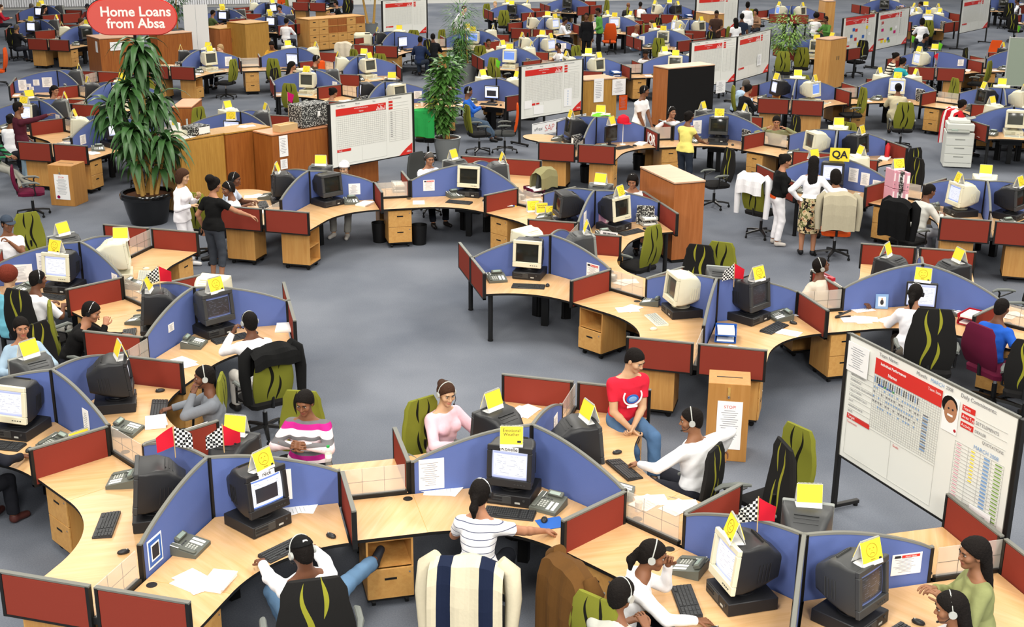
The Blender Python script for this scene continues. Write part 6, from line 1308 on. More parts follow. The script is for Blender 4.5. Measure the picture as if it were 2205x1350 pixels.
put('tray_b',(1562,730),-100,'blue letter tray beside the dim-screened monitor'); PR['tray_r'].put(station_frame('I','F')@TR(.66,.66,.731,-.5),'red letter tray heaped with paper right of the ponytail woman'); PR['tray_g'].put(station_frame('L','F')@TR(.62,.66,.731,-.5),'grey letter tray on the desk before the cherry cupboard'); put('tray_m',(1150,420),-60,'maroon letter tray behind the three calendars'); put('tray_g',(860,410),-80,'clear grey letter tray behind the glass between two empty desks'); put('tray_b',(1940,235),-70,'blue letter tray left of the cream shirt woman')
for i,(x,y) in enumerate(((1758,632),(1768,636),(1778,640))): put(('binder','binder_p','binder_r')[i],(x,y),-70,'%s lever arch file standing behind the red end screen by the ponytail woman'%('marbled','pale','red')[i],'lever arch files')
put('binder_p',(1300,490),-70,'pale file leaning against the pale-rimmed monitor'); 
for r_ in range(2):
    for c_ in range(4): PR['binder_p' if c_!=2 else 'binder'].put(Matrix.Translation((0,0,.33*r_))@desk_at((1913+9*c_,440+2*c_),-75),'%s file in the %s row of the pink file stack'%(('first','second','third','fourth')[c_],('lower','upper')[r_]),'pink file stack')
q=desk_at((1925,441),-75); PR['cal_happy'].put(Matrix.Translation((0,0,.652))@q,'yellow tent calendar on top of the pink file stack','yellow tent calendars')
thing('picture_frame','white photo frame on the ponytail woman desk','picture frame',desk_at((1898,665),-95)@Matrix.Rotation(R(-12),4,'Y'),[P1('surround',MB().box((0,0,.1),(.014,.17,.2),'wbblue',bev=.003)),P1('photo',MB().box((.0085,0,.1),(.002,.10,.13),'white').ball((.009,0,.09),(.002,.028,.04),'dark_ink',8).ball((.009,0,.135),(.002,.014,.016),skin('#a8795c'),8))])
for i,(x,y,a) in enumerate(((1860,667,20),(1868,688,-10),(1918,690,35),(1715,676,10),(1700,718,-30),(1840,690,0))): put('paper1',(x,y),a,['sheet beside the white photo frame','sheet at the front left of the ponytail woman desk','sheet left of the ponytail woman elbow','sheet right of the dim-screened monitor','sheet before the dim-screened monitor keyboard','sheet next to the stapler'][i]+', white paper','loose papers')
thing('stapler','black long stapler on the ponytail woman desk','stapler',desk_at((1815,683),20),[P1('base',MB().box((0,0,.006),(.24,.03,.012),'blk',bev=.003)),P1('arm',MB().box((0,0,.05),(.24,.03,.02),'blk',ry=-.28,bev=.004))])
thing('milk_jug','white plastic jug behind the three calendars','jug',desk_at((1113,437)),[P1('body',MB().lathe([(.001,0),(.06,0),(.065,.05),(.06,.16),(.025,.23),(.025,.25)],'cup',n=14)),P1('cap',MB().cyl((0,0,.25),.028,.02,'white',10))])
X=station_frame('N','F')@TR(.40,.10,1.30,.05); thing('desk_sign','yellow card reading QA above a monitor','sign',X,[P1('card',MB().box((0,0,.12),(.012,.36,.25),'yel')),P1('lettering',(lambda m:(add_text(m,'QA',.19,'dark_ink',Matrix.Translation((.008,0,.12))@Matrix.Rotation(PI/2,4,'Z')@VERT,bold=.006),m)[1])(MB()),smooth=0)])
# notices pinned on screens near the camera
def note_px(tl,tr,h,z,label,style=2,mt=None,extra=None):
    a,b=at(*tl,z),at(*tr,z); d=b-a; X=Matrix.Translation((a.x,a.y,0))@Matrix.Rotation(math.atan2(d.y,d.x),4,'Z'); w_=math.hypot(d.x,d.y)
    m=MB().box((w_/2,0,z-h/2),(w_,.003,h),mt or 'paper'); t=MB(); rd=random.Random(style)
    if extra=='blue':
        t.box((w_/2,-.0025,z-h/2),(w_*.86,.002,h*.86),'bluep').box((w_/2,-.004,z-h/2),(w_*.56,.002,h*.56),'paper').box((w_/2,-.0055,z-h/2),(w_*.44,.002,h*.44),'dark_ink')
    else:
        for i in range(12): t.box((w_*(.5-.1*rd.random()),-.0025,z-h*(.14+.066*i)),(w_*(.3+.45*rd.random()),.001,h*.016),'grey_ink')
        if extra=='red': t.box((w_*.62,-.003,z-h*.10),(w_*.6,.001,h*.12),'wbred').box((w_*.18,-.003,z-h*.10),(w_*.2,.001,h*.12),'dark_ink'); add_text(t,"Absa's Values",h*.10,'paper',Matrix.Translation((w_*.62,-.005,z-h*.10))@VERT)
        if extra=='bars':
            for i in range(9): t.box((w_*(.2+.08*i),-.003,z-h*.22),(w_*.05,.001,h*.26),'dark_ink')
    thing('pinned_notice',label,'notice',X,[P1('sheet',m,smooth=0),P1('print',t,smooth=0)],'pinned notices')
def on_screen(n,arm,s,z,w_,h_,side,label,extra=None,style=2):
    """notice pinned on a screen: arm index, distance s from the corner, side +1/-1 of the arm"""
    v=VX[n]; X=Matrix.Translation(v['p'])@Matrix.Rotation(PH+R(ARM[v['t']][arm]),4,'Z')@TR(s,side*.0215,0)@(Matrix.Rotation(PI,4,'Z') if side>0 else Matrix.Identity(4))
    m=MB().box((0,0,z),(w_,.003,h_),'paper'); t=MB(); rd=random.Random(style)
    if extra=='blue': t.box((0,-.0025,z),(w_*.86,.002,h_*.86),'bluep').box((0,-.004,z),(w_*.58,.002,h_*.58),'paper').box((0,-.0055,z),(w_*.46,.002,h_*.46),'dark_ink')
    else:
        for i in range(12): t.box((w_*(-.1*rd.random()),-.0025,z+h_*(.36-.066*i)),(w_*(.3+.45*rd.random()),.001,h_*.016),'grey_ink')
        if extra=='red': t.box((w_*.12,-.003,z+h_*.38),(w_*.6,.001,h_*.12),'wbred').box((-w_*.32,-.003,z+h_*.38),(w_*.2,.001,h_*.12),'dark_ink'); add_text(t,"Absa's Values",h_*.10,'paper',Matrix.Translation((w_*.12,-.005,z+h_*.38))@VERT)
    thing('pinned_notice',label,'notice',X,[P1('sheet',m,smooth=0),P1('print',t,smooth=0)],'pinned notices')
on_screen('A',2,.98,.90,.22,.26,1,'blue square framed picture on the screen left of the capped man','blue')
on_screen('A',0,.62,.97,.21,.30,-1,'white notice on the screen right of the capped man monitor'); on_screen('B',0,.98,.91,.24,.31,1,'white bordered notice on the screen left of the striped polo woman')
on_screen('K',0,.93,.93,.27,.19,-1,'white notice with red title on the screen before the long-haired women','red'); on_screen('C',1,.72,.92,.13,.32,-1,'narrow white notice on the screen by the grey jacket man',None,4); on_screen('C',1,.45,1.03,.2,.2,1,'white sheet behind the grey jacket man monitor',None,6)
on_screen('D',1,.86,.93,.24,.24,-1,'white notice with red title on the screen facing the open floor','red'); on_screen('J',1,.98,.92,.16,.26,-1,'photo sheet on the note-covered screen',None,7); on_screen('G',2,.62,.98,.13,.10,1,'small card on the long blue screen by the hung black jacket',None,8)
on_screen('N',1,.45,1.02,.20,.26,-1,'greenish sheet on the QA desk screen',None,9); on_screen('N',1,.70,.98,.18,.24,-1,'white cards on the QA desk screen, nearer the corner',None,10); on_screen('N',1,.95,.90,.17,.2,-1,'white cards on the QA desk screen, nearer the pink files',None,11)
on_screen('J',0,.5,1.0,.22,.36,1,'tall white sheet on the screen of the red-haired woman',None,12); on_screen('J',0,.85,.90,.34,.26,1,'wide white sheet at the left of the red-haired woman screen',None,13)
on_screen('B',2,.85,.92,.15,.28,-1,'white card on the small blue screen by the wired glass',None,14); on_screen('P',0,.6,1.0,.21,.3,1,'white sheet left of the monitor before the yellow T-shirt woman',None,15); on_screen('L',2,.75,.95,.2,.34,1,'white sheet on the screen between two pale-rimmed monitors',None,16)
# red screen notices
def on_red(px,z,w_,h_,yaw,label,extra=None):
    p=at(px[0],px[1],z); X=TR(p.x,p.y,0,R(yaw)); m=MB().box((0,0,z),(w_,.003,h_),'paper'); t=MB()
    for i in range(7): t.box((0,-.0025,z+h_*(.05-.07*i)),(w_*.7,.001,h_*.02),'grey_ink')
    if extra=='bars':
        for i in range(11): t.box((w_*(-.32+.07*i),-.003,z+h_*.28),(w_*.045,.001,h_*.26),'dark_ink')
    else: t.box((0,-.003,z+h_*.4),(w_*.9,.001,h_*.12),'greyp')
    thing('pinned_notice',label,'notice',X,[P1('sheet',m,smooth=0),P1('print',t,smooth=0)],'pinned notices')
on_red((425,938),.90,.25,.23,45,'printed notice on the red screen behind the grey monitor, left of the striped sweater woman'); on_red((1311,516),.92,.30,.26,-45+PH*57.3,'barcode-like notice on a red screen before the olive chair','bars')
# name strips on two monitors, reading as in the place
def strip(n,s,txt,lab):
    X=station_frame(n,s); q=MB().box((0,0,0),(.003,.16,.045),'paper'); t=MB(); add_text(t,txt,.055,'dark_ink',Matrix.Translation((.002,0,0))@Matrix.Rotation(PI/2,4,'Z')@VERT)
    d=VX[n]['st'][s]; o=NAMEPOS[(n,s)]; thing('name_strip',lab,'name card',o,[P1('card',q,smooth=0),P1('lettering',t,smooth=0)])
# phones cords
def cord(label,pts,m='cord',r=.006,coil=0):
    P_=[at(x,y,.742) for x,y in pts]; mb_=MB()
    if coil:
        out=[]; k=0
        for a,b in zip(P_,P_[1:]):
            n=max(2,int((b-a).length/.012))
            for i in range(n*3):
                t=i/(n*3); q=a+(b-a)*t; ph=k*2*PI/3; k+=1; out.append((q.x+.010*cos(ph),q.y+.0*sin(ph),q.z+.010+.010*sin(ph)))
        mb_.tube(out,.0032,m,5)
    else:
        mb_.tube([tuple(q) for q in P_],r,m,6)
    thing('cord',label,'cord',Matrix.Identity(4),[P1('cord',mb_,smooth=60)])
cord('coiled telephone cord on the capped man desk',[(445,1195),(470,1205),(500,1210),(530,1215),(548,1228)],'cord',.006,1); cord('looped dark telephone cord on the desk left of the capped man',[(262,1058),(240,1065),(228,1080),(232,1096),(250,1100),(272,1092)],'cordk',.010); cord('coiled cord on the desk by the hung black jacket',[(455,745),(450,755),(430,752),(405,758),(402,766),(430,766),(455,764),(480,766)],'cord',.006,1)
cord('mouse cord on the capped man desk',[(648,1112),(660,1125),(650,1140),(670,1148),(705,1152),(716,1140),(700,1128),(675,1130),(668,1138),(680,1146),(708,1154)],'cord',.0035); cord('dark cord on the black shirt man desk',[(262,690),(278,683),(288,688),(280,697),(262,694),(285,699),(298,690)],'cordk',.008); cord('dark cord beside the dim-screened monitor',[(1690,690),(1712,690),(1735,697),(1752,690),(1765,700)],'cordk',.008); cord('dark cord on the striped-polo side desk',[(1150,1030),(1165,1045),(1180,1052),(1172,1062)],'cordk',.005)
# bins
for (x,y),l in (((818,520),'waste bin left of the two-drawer pedestal below the glass letter tray'),((903,525),'waste bin right of the two-drawer pedestal below the glass letter tray'),((1375,365),'waste bin under the desk of the yellow T-shirt woman'),((1262,392),'waste bin between the two maple end panels below the red cap')): PR['bin'].put(TR(at(x,y,0).x,at(x,y,0).y,0),'black '+l,'waste bins')

# sheets pinned on screens and things left on desks in the rows further back
rs2=random.Random(23)
for n,v in VX.items():
    if v['p'].y<19: continue
    used=set()
    for i,s in enumerate(STN[v['t']]):
        if v['st'].get(s,{}) is None or s in('B','K','R'): continue
        ph=sph(n,s)
        if rs2.random()<.6:
            arm=i if rs2.random()<.5 else (i+1)%3; sd=1 if arm==i else -1
            if (n,arm) not in used:
                used.add((n,arm)); on_screen(n,arm,rs2.uniform(.7,.95),.94,.21,rs2.choice([.2,.29]),sd,'white sheet pinned on screen of %s'%ph,rs2.choice([None,None,'red']),rs2.randrange(99))
        X=station_frame(n,s); r_=rs2.random()
        if r_<.25: PR['binder'].put(X@TR(.62,.62,.731,.6),'marbled file standing on %s'%ph,'lever arch files')
        elif r_<.45: PR['cup'].put(X@TR(.9,.5,.731),'white cup on %s'%ph,'cups')
        elif r_<.65: PR['ream'].put(X@TR(.8,.62,.731,.3),'stack of white paper on %s'%ph,'paper stacks')
        elif r_<.75: PR['tray_b'].put(X@TR(.70,.62,.731,-.5),'blue letter tray on %s'%ph,'letter trays')

# smaller oddments further back
def pennant(mt,dn):
    st=MB().tube([(0,0,-dn),(0,0,0),(0,.02,.30)],.004,'carton',6); vs=[];fs=[]
    for i in range(5):
        for j in range(5): u,v=i/4,j/4; vs.append((.005+.15*u*(1-.4*v),.018-.014*sin(3*u+2*v),.30-.20*v-.07*u))
    for i in range(4):
        for j in range(4): a=i*5+j; fs.append((a,a+5,a+6,a+1))
    return [P1('stick',st),P1('cloth',MB().add(vs,fs,mt))]
for k,mt,dn in (('p_lime','limeflag',.0),('p_limef','limeflag',.99),('p_limed','limeflag',.51),('p_pink','pinkf',.56),('p_red','redflag',.31)): PR[k]=Proto('desk_flag','flag',pennant(mt,dn))
put('p_limef',(1068,150),20,'lime green flag hanging by an olive chair left of the middle whiteboard','desk flags',1.0); put('p_pink',(620,226),10,'magenta flag behind the large marbled box','desk flags',1.3); put('p_limed',(2020,112),15,'lime flag on a blue screen near the sage board','desk flags',1.25); put('p_red',(2018,135),200,'pink-red flag below the lime flag near the sage board','desk flags',1.05); put('p_limef',(2190,72),20,'lime flag above the sage board','desk flags',1.0); put('p_limef',(1962,95),20,'lime flag left of the dark navy shirt','desk flags',1.0)
thing('red_cap','red cap perched on a stick between two monitors','cap',station_frame('Q','F')@TR(.55,.30,.732),[P1('stick',MB().cyl((0,0,0),.008,.50,'white',8).cyl((0,0,0),.07,.012,'white',14)),P1('cap_crown',MB().lathe([(.13,.48),(.14,.54),(.11,.62),(.04,.66),(.001,.665)],'redflag',n=16)),P1('cap_brim',MB().loft([[(.10+.10*math.cos(a)*q,.11*math.sin(a),.485+z) for a in [PI*(i/10-.5) for i in range(11)]] for q,z in ((.2,0),(1,-.01),(1,0),(.2,.008))],'redflag',closed=False,caps=False))])
thing('lime_cloth','lime green and cream cloth over the monitor beside the red cap','cloth',station_frame('Q','B')@TR(.42,-.05,1.31,.3),[P1('cloth',(lambda m:(m.add([(x*.09-.18,y*.07-.2,.02*sin(x*1.3+y)-.004*((x-2)**2+(y-3)**2)) for x in range(5) for y in range(7)],[(x*7+y,x*7+7+y,x*7+8+y,x*7+y+1) for x in range(4) for y in range(6)],'limeflag'),m)[1])(MB()),(),None,60)])
v=VX['Q']; X=Matrix.Translation(v['p'])@Matrix.Rotation(PH,4,'Z')@TR(AL+.022,0,0)@Matrix.Rotation(-PI/2,4,'Z')@TR(.026,0,0)
t=MB(); add_text(t,'IQR',.30,'paper',Matrix.Translation((.40,-.022,.84))@VERT,bold=.012); thing('panel_letters','white cut-out letters IQR on a red end screen','lettering',X,[P1('letters',t,smooth=0)])
thing('fire_extinguisher','small red bottle at the end of a desk behind the QA cluster','extinguisher',station_frame('O','F')@TR(.80,.72,.732),[P1('cylinder',MB().lathe([(.001,0),(.05,0),(.052,.02),(.052,.26),(.02,.31),(.018,.33)],'redpaint',n=14)),P1('valve',MB().box((0,0,.345),(.05,.02,.03),'blk'))])
thing('picture_frame','gold picture frame between two monitors, by the pale blue shirt','picture frame',station_frame('Z2','L')@TR(.62,.10,.732,.4)@Matrix.Rotation(R(-14),4,'Y'),[P1('surround',MB().box((0,0,.17),(.02,.26,.34),'oak',bev=.004)),P1('photo',MB().box((.011,0,.17),(.002,.19,.26),'cherry'))])
for i,(c_,x) in enumerate((('yel',.0),('bluep',.05),('paper',.1))): thing('folder','%s folder lying along the blue screen right of the pale-rimmed monitor'%('yellow','blue','white')[i],'folder',station_frame('F','F')@TR(.62+x,.86-x*.4,.732+.012*i,.5),[P1('cover',MB().box((0,0,.005),(.31,.22,.01),c_,bev=.002))],'leaning folders')
X=chair_at('ch_g',(1172,398),-40,z=.9,label='chair under the khaki bag cloth behind the milk jug'); coat(X,'khaki cloth bundled over a chair back behind the milk jug','#8f8a63',None,.24,drop=.4,sleeves=False)
thing('carton','bright orange box before the man in brown','box',desk_at((692,152),20),[P1('carton',MB().box((0,0,.15),(.2,.24,.30),'orangef',bev=.02))])
thing('printer','large beige desktop printer right of the locker unit','printer',desk_at((782,98),-80),[P1('body',MB().box((0,0,.22),(.55,.62,.44),'beige',bev=.06)),P1('paper_tray',MB().box((.30,0,.10),(.18,.4,.03),'beige2')),P1('control_panel',MB().box((.2,.16,.452),(.12,.2,.01),'dgrey'))])
for i,(s_,z_,w_,h_) in enumerate(((.30,1.0,.26,.26),(.58,1.0,.16,.16),(.80,.93,.16,.09),(.72,.84,.12,.10))): on_screen('b1',0,s_,z_,w_,h_,1,'%s of four pale notes on a blue screen, left rear'%('largest','second','long','small')[i],None,40+i)
# ---------------- everybody in the hall ----------------
D1,D2,D3,M1,M2,L1='#69432f','#7c5239','#8d6145','#a9775a','#c59c79','#dcb394'
WH='#f0eff0'
TY=dict(lh=(.42,.15,.80),rh=(.42,-.13,.80),lean=9,head=(0,10,0),lpole=(-.3,.7,-.6),rpole=(-.3,-.7,-.6))
def pr(label,yaw,hp,**k):
    d=dict(TY) if k.get('pose','sit')=='sit' else {}
    d.update(k); return person(label,yaw,hp,**d)
G=('headset',); GW=('headset_w',)
# nearest desks
o,inf=pr('person in a white shirt and black cap leaning back, typing',120,(650,1190),hz=.48,lean=-20,side=8,head=(6,22,0),lh=(.68,.22,.79),rh=(.42,-.22,.84),lpole=(-.5,.9,-.1),rpole=(-.3,-.9,-.1),feet=[(.45,.02),(.66,-.95,.50)],kpole=[(.5,.2,.6),(.4,-.3,.9)],toe=[(1,0,0),(.5,-.6,.5)],sk=D1,bot=('#5f7e9d','full'),hair=('crop','hair_k'),hat=('cap','#151515',1),gear=GW+('collar',),shoe='#22242a',H=1.88,curl=(.5,.6))
q=MB(); add_text(q,'D',.055,'paper',Matrix.Translation((-.108,0,.085))@Matrix.Rotation(R(-22),4,'Y')@Matrix.Rotation(-PI/2,4,'Z')@VERT,bold=.004); inf['child']('cap_letter',q.mesh('cap_letter',0),inf['HM'])
o,inf=pr('person in a white polo with thin dark stripes, dark ponytail, back to us',76,(1036,1062),lean=6,head=(-8,6,0),lh=(.40,.12,.80),rh=(.42,-.50,.785),rpole=(-.2,-.8,-.3),fem=1,sk=M1,top=(WH,'short',-.1,.93,'thin'),bot=('#1f2127','full'),hair=('pony','hair_k'),gear=G)
pr('person in a white shirt and silver headset, cheek resting on one hand',2,(1406,1196),lean=22,side=0,head=(-10,14,0),lh=(.40,.10,1.06),rh=(.58,-.28,.785),lpole=(.5,.3,-1),lpalm=(-.3,-.9,.3),rpole=(.2,-.9,-.4),curl=(.9,.4),fem=1,sk=D2,bot=('#17181c','full'),hair=('pony','hair_k'),gear=GW,root=None)
pr('person in a pale grey hooded top with headset, leaning toward the screen',52,(1338,1280),lean=14,head=(-5,10,0),lh=(.40,.10,.84),rh=(.30,-.16,.95),sk=D2,fem=1,top=('#b9b9ae','long',-.05,.99),hair=('short','hair_k'),gear=GW)
pr('standing person with long black hair and an olive top at the right edge',176,(2096,1192),pose='stand',H=1.60,head=(10,5,0),lean=8,fem=1,sk=D3,top=('#878b5c','long',-.1,.9),bot=('#24262b','full'),hair=('long','hair_k'),lh=(.30,.12,1.18),rh=(.32,-.12,1.15))
pr('seated person with long black hair and headset, cut off at the bottom',170,(2046,1310),fem=1,sk=D3,top=('#e7e4e6','long',-.1,.9),hair=('long','hair_k'),gear=GW,lh=(.45,.12,.82),rh=(.44,-.12,.84))
pr('person in a white polo, seen from behind, elbow out over the chair back',138,(1488,905),lean=4,head=(38,8,0),twist=-8,lh=(.44,.34,.80),rh=(.02,-.50,.80),rpole=(-.3,-1,.2),lpole=(-.2,.9,-.3),sk=D3,hair=('crop','hair_k'),gear=GW+('collar',),H=1.8,curl=(.7,.6))
o,inf=pr('person in a red T-shirt and jeans perched on a desk edge, hands clasped',292,(1367,776),pose='sit',hz=.80,H=1.80,lean=12,head=(28,24,0),lh=(.30,-.03,.80),rh=(.31,-.05,.77),lpalm=(-.2,-1,0),rpalm=(.1,1,-.1),lpole=(-.5,.8,-.4),rpole=(-.5,-.8,-.4),feet=[(.55,.10,.30),(.40,-.02,.14)],kpole=[(1,.2,.5),(1,-.1,.5)],curl=(.9,.9),sk=M2,top=('#d2283c','short',-.12,.95),bot=('#4d6a8c','full'),hair=('crop','hair_k'),shoe='#2a2a2c')
q=MB(); X_=inf['pel']; F_=Matrix.Translation(tuple(float(v) for v in (inf['pel']+inf['ax']*.31+inf['fwd']*.142)))@Matrix.Rotation(R(12-8),4,'Y')
def ringxz(r0,r1,z,mt,sx=1.3):
    pass
q.ball((0,0,0),(.006,.072,.052),'bluep',18,F_); q.ball((.003,0,0),(.006,.05,.032),'wbblue',16,F_)
q.tube([(.0,.105*cos(a),.03+.10*sin(a)) for a in [R(150+240*i/16) for i in range(17)]],.009,'paper',6,F_); q.box((.004,0,-.085),(.008,.12,.022),'paper',X=F_)
inf['child']('shirt_print',q.mesh('shirt_print'),None,'blue and white oval crest')
pr('person in a pink top with hair tied back, wearing a headset',-48,(961,848),lean=6,head=(-12,12,0),lh=(.38,.20,.80),rh=(.40,-.10,.80),fem=1,sk=M2,top=('#e9c3cd','long',-.1,.93),bot=('#3a3c44','full'),hair=('bun','hair_b'),gear=GW,fat=.35)
pr('person in a grey, pink and white striped sweater, hands together',262,(656,868),lean=2,head=(-5,14,0),lh=(.33,.05,.90),rh=(.34,-.05,.90),lpole=(-.3,.9,-.3),rpole=(-.3,-.9,-.3),lpalm=(-.4,-.8,-.2),rpalm=(-.4,.8,-.2),curl=(.8,.8),fem=1,fat=1.0,sk=D2,top=('#6d6b6d','long',-.1,.95,'wide'),bot=('#2a2a30','full'),hair=('short','hair_k'))
pr('person in a grey jacket with silver headset, hand raised to the mouthpiece',192,(440,812),lean=6,head=(2,6,0),lh=(.22,.07,1.10),rh=(.48,-.30,.80),lpole=(.4,.5,-.8),lpalm=(-.6,-.7,0),rpole=(-.2,-.8,-.4),curl=(.8,.5),sk=D1,top=('#74787e','long',-.08,.95),bot=('#25262b','full'),hair=('crop','hair_k'),gear=GW)
pr('smiling person in a pale denim jacket over a yellow top',298,(46,706),lean=4,head=(4,4,0),fem=1,sk=M1,top=('#9db4c6','long',-.1,.93),hair=('bun','hair_k'),lh=(.36,.16,.82),rh=(.36,-.16,.82))
pr('person cut off by the left edge, one hand on the desk',70,(-75,905),sk=D1,top=('#22232a','long'),bot=('#1c1d22','full'),lh=(.35,.1,.8),rh=(.42,-.36,.79),rpole=(-.2,-.8,-.2),shoe='#4a2622')
pr('person in a black long-sleeved shirt leaning over the desk, hand at the ear',8,(197,672),lean=30,head=(-12,22,0),lh=(.66,.12,.80),rh=(.50,-.10,1.02),rpole=(.5,-.5,-.6),rpalm=(0,1,.2),curl=(.5,.8),sk=M1,top=('#171616','long',-.1,.98),bot=('#20222a','full'),hair=('short','hair_k'),gear=G)
pr('person in a white T-shirt with headset, chin on hand, black jacket behind',118,(537,694),lean=10,head=(8,10,0),lh=(.30,.17,1.08),rh=(.45,-.16,.80),lpole=(.5,.6,-.7),lpalm=(0,-1,.2),curl=(.9,.5),sk=D1,top=('#eeeef0','long',-.1,.95),bot=('#b9b5ae','full'),hair=('short','hair_k'),gear=GW)
pr('person in a white T-shirt with headset, seen from behind, at the left desk',62,(82,602),lean=12,head=(-25,8,0),sk=D1,top=(WH,'elbow',-.1,.95),bot=('#9a9a94','full'),hair=('crop','hair_k'),gear=G,fat=.3)
pr('person with auburn hair and a turquoise top at the left edge',70,(20,598),lean=6,fem=1,sk=M2,top=('#6fb4c6','short',-.1,.9),hair=('afro','hair_r'))
pr('person in a dark cap and white T-shirt, hand at the chest',300,(16,482),lean=-4,head=(20,4,0),lh=(.22,-.02,1.02),rh=(.34,-.2,.80),curl=(.9,.5),sk=D2,top=(WH,'short',-.1,.95),hair=('crop','hair_k'),hat=('cap','#3a4350',1))
# standing group by the big plant
pr('standing person in a white hooded tracksuit with a brown bob',-8,(394,380),pose='stand',H=1.64,head=(0,14,0),lean=2,fem=1,sk=M2,top=('#f1eef0','long',-.1,.97),bot=('#efedf0','full'),hair=('bob','hair_b'),lh=(.28,.02,1.20),rh=(.22,-.12,1.10),lpalm=(0,0,1),curl=(.6,.6),shoe='#e6e4e2',feet=[(.06,.09,.085),(-.03,-.10,.085)])
o,inf=pr('standing person in a black T-shirt and cropped jeans, seen from behind',62,(462,398),pose='stand',H=1.66,head=(-10,8,0),fem=1,sk=M1,top=('#151515','short',-.06,.95),bot=('#40444b','capri'),hair=('puff','hair_k'),rh=(.36,-.52,1.06),rpole=(-.4,-.4,-.8),lh=(.05,.26,.86),shoe='#7d5d49',feet=[(.02,.09,.085),(.0,-.10,.085)])
pr('person with glasses and a dark headset behind the standing pair',215,(491,407),fem=1,sk=D2,top=('#dfe6f2','long'),hair=('short','hair_k'),gear=G)
pr('person in a pale blue shirt with headset, profile to the right',-5,(505,386),lean=14,head=(0,12,0),sk=D1,top=('#cdd9ea','short',-.1,.95),hair=('crop','hair_k'),gear=G)
pr('person in a white beanie looking down behind a blue screen',258,(741,362),head=(0,14,0),sk=M2,top=('#dcdad8','long'),bot=('#a5a39b','full'),hair=None,hat=('beanie','#f2f2f2'),gear=G,shoe='#cfcac2')
pr('person in a white checked shirt with short greying hair',300,(925,342),head=(-6,14,0),lean=4,sk=M1,top=('#eef0f5','long',-.1,.95,'check'),bot=('#23262e','full'),hair=('crop','hair_g'),gear=G+('collar',))
pr('person in a white top with a dark lanyard beside the cherry cupboard',258,(1362,390),head=(-4,22,0),lean=8,fem=1,sk=M1,top=(WH,'short',-.1,.9),hair=('bob','hair_k'),gear=G)
# middle right
pr('standing person in a white T-shirt looking right, beside the oak cupboard',-38,(1388,196),pose='stand',H=1.80,lean=8,head=(30,6,0),sk=D2,top=('#f4f4f4','short',-.22,.95),bot=('#e8e8e8','full'),hair=('crop','hair_k'),gear=G,lh=(.30,.10,.92),rh=(.22,-.05,.85))
pr('standing person in a yellow T-shirt and jeans, seen from behind',48,(1484,252),pose='stand',H=1.66,head=(-8,6,0),fem=1,sk=D2,top=('#efe07c','cap',-.06,.93),bot=('#2a303b','full'),hair=('bun','hair_k'),lh=(.34,.30,.80),rh=(.40,-.22,1.02),rpalm=(0,0,1))
pr('laughing person in white behind the glass screen',262,(1447,242),head=(35,0,0),sk=M1,top=(WH,'long',-.1,.95),hair=('short','hair_k'),gear=G,rh=(.2,-.1,1.05))
pr('person peeking over a green folder, hands at the head',262,(1672,262),head=(0,16,0),fem=1,sk=M1,top=('#8d8d68','long'),hair=('short','hair_k'),lh=(.2,.2,1.1),rh=(.2,-.2,1.1))
pr('standing person in a black top and white trousers with an orange waistband',8,(1692,347),pose='stand',H=1.62,head=(-6,16,0),fem=1,sk=M1,top=('#141414','long',.02,.95),bot=('#efeef0','full'),hair=('bun','hair_k'),lh=(.24,.0,1.08),rh=(.22,-.06,1.05),shoe='#c9c2ba',fat=.2,parts=[('waistband',MB().loft([[(.135*cos(a),.175*sin(a),z) for a in [2*PI*k/24 for k in range(24)]] for z in (.885,.935)],'orangef'),'body')])
pr('standing person in a white top and patterned skirt, hands on hips',78,(1752,352),pose='stand',H=1.70,head=(0,6,0),fem=1,sk=M1,top=('#ededf0','long',.03,.95),bot=None,skirt=('#cdbb92','camo'),hair=('long','hair_k'),lh=(.06,.20,.98),rh=(.06,-.20,.98),lpole=(-.5,1,.1),rpole=(-.5,-1,.1),shoe='#17171a')
pr('person in a white top seated before the QA sign, dark hair, back to us',92,(1799,380),fem=1,sk=D3,top=(WH,'long',-.1,.93),hair=('bob','hair_k'))
pr('person in a pale grey checked shirt bent over a desk, seen from the side',25,(2002,412),lean=16,head=(-8,18,0),sk=D1,top=('#c4c4bd','long',-.1,.95),bot=('#b8bac2','full'),hair=('crop','hair_k'))
pr('person leaning far back with headset, hand on the desk',300,(1768,572),lean=-18,head=(60,-20,20),sk=D1,top=('#c9bfae','long',-.1,.93),lh=(.40,.32,.80),rh=(.1,-.25,.75),hair=('crop','hair_k'),gear=GW)
pr('person in a white long-sleeved top with a dark ponytail and headset',74,(1972,632),lean=5,head=(-18,6,0),fem=1,sk=M1,top=('#f0eff3','long',-.1,.95),bot=('#6f665b','full'),hair=('pony','hair_k'),gear=G,lh=(.40,.16,.80),rh=(.42,-.34,.82))
pr('person in a bright blue T-shirt on a maroon chair at the right edge',40,(2157,664),lean=10,head=(0,14,0),sk=D1,top=('#2457b4','short',-.1,.95),bot=('#23304f','full'),hair=('crop','hair_k'),rh=(.2,-.2,.78),shoe='#5a2a28')
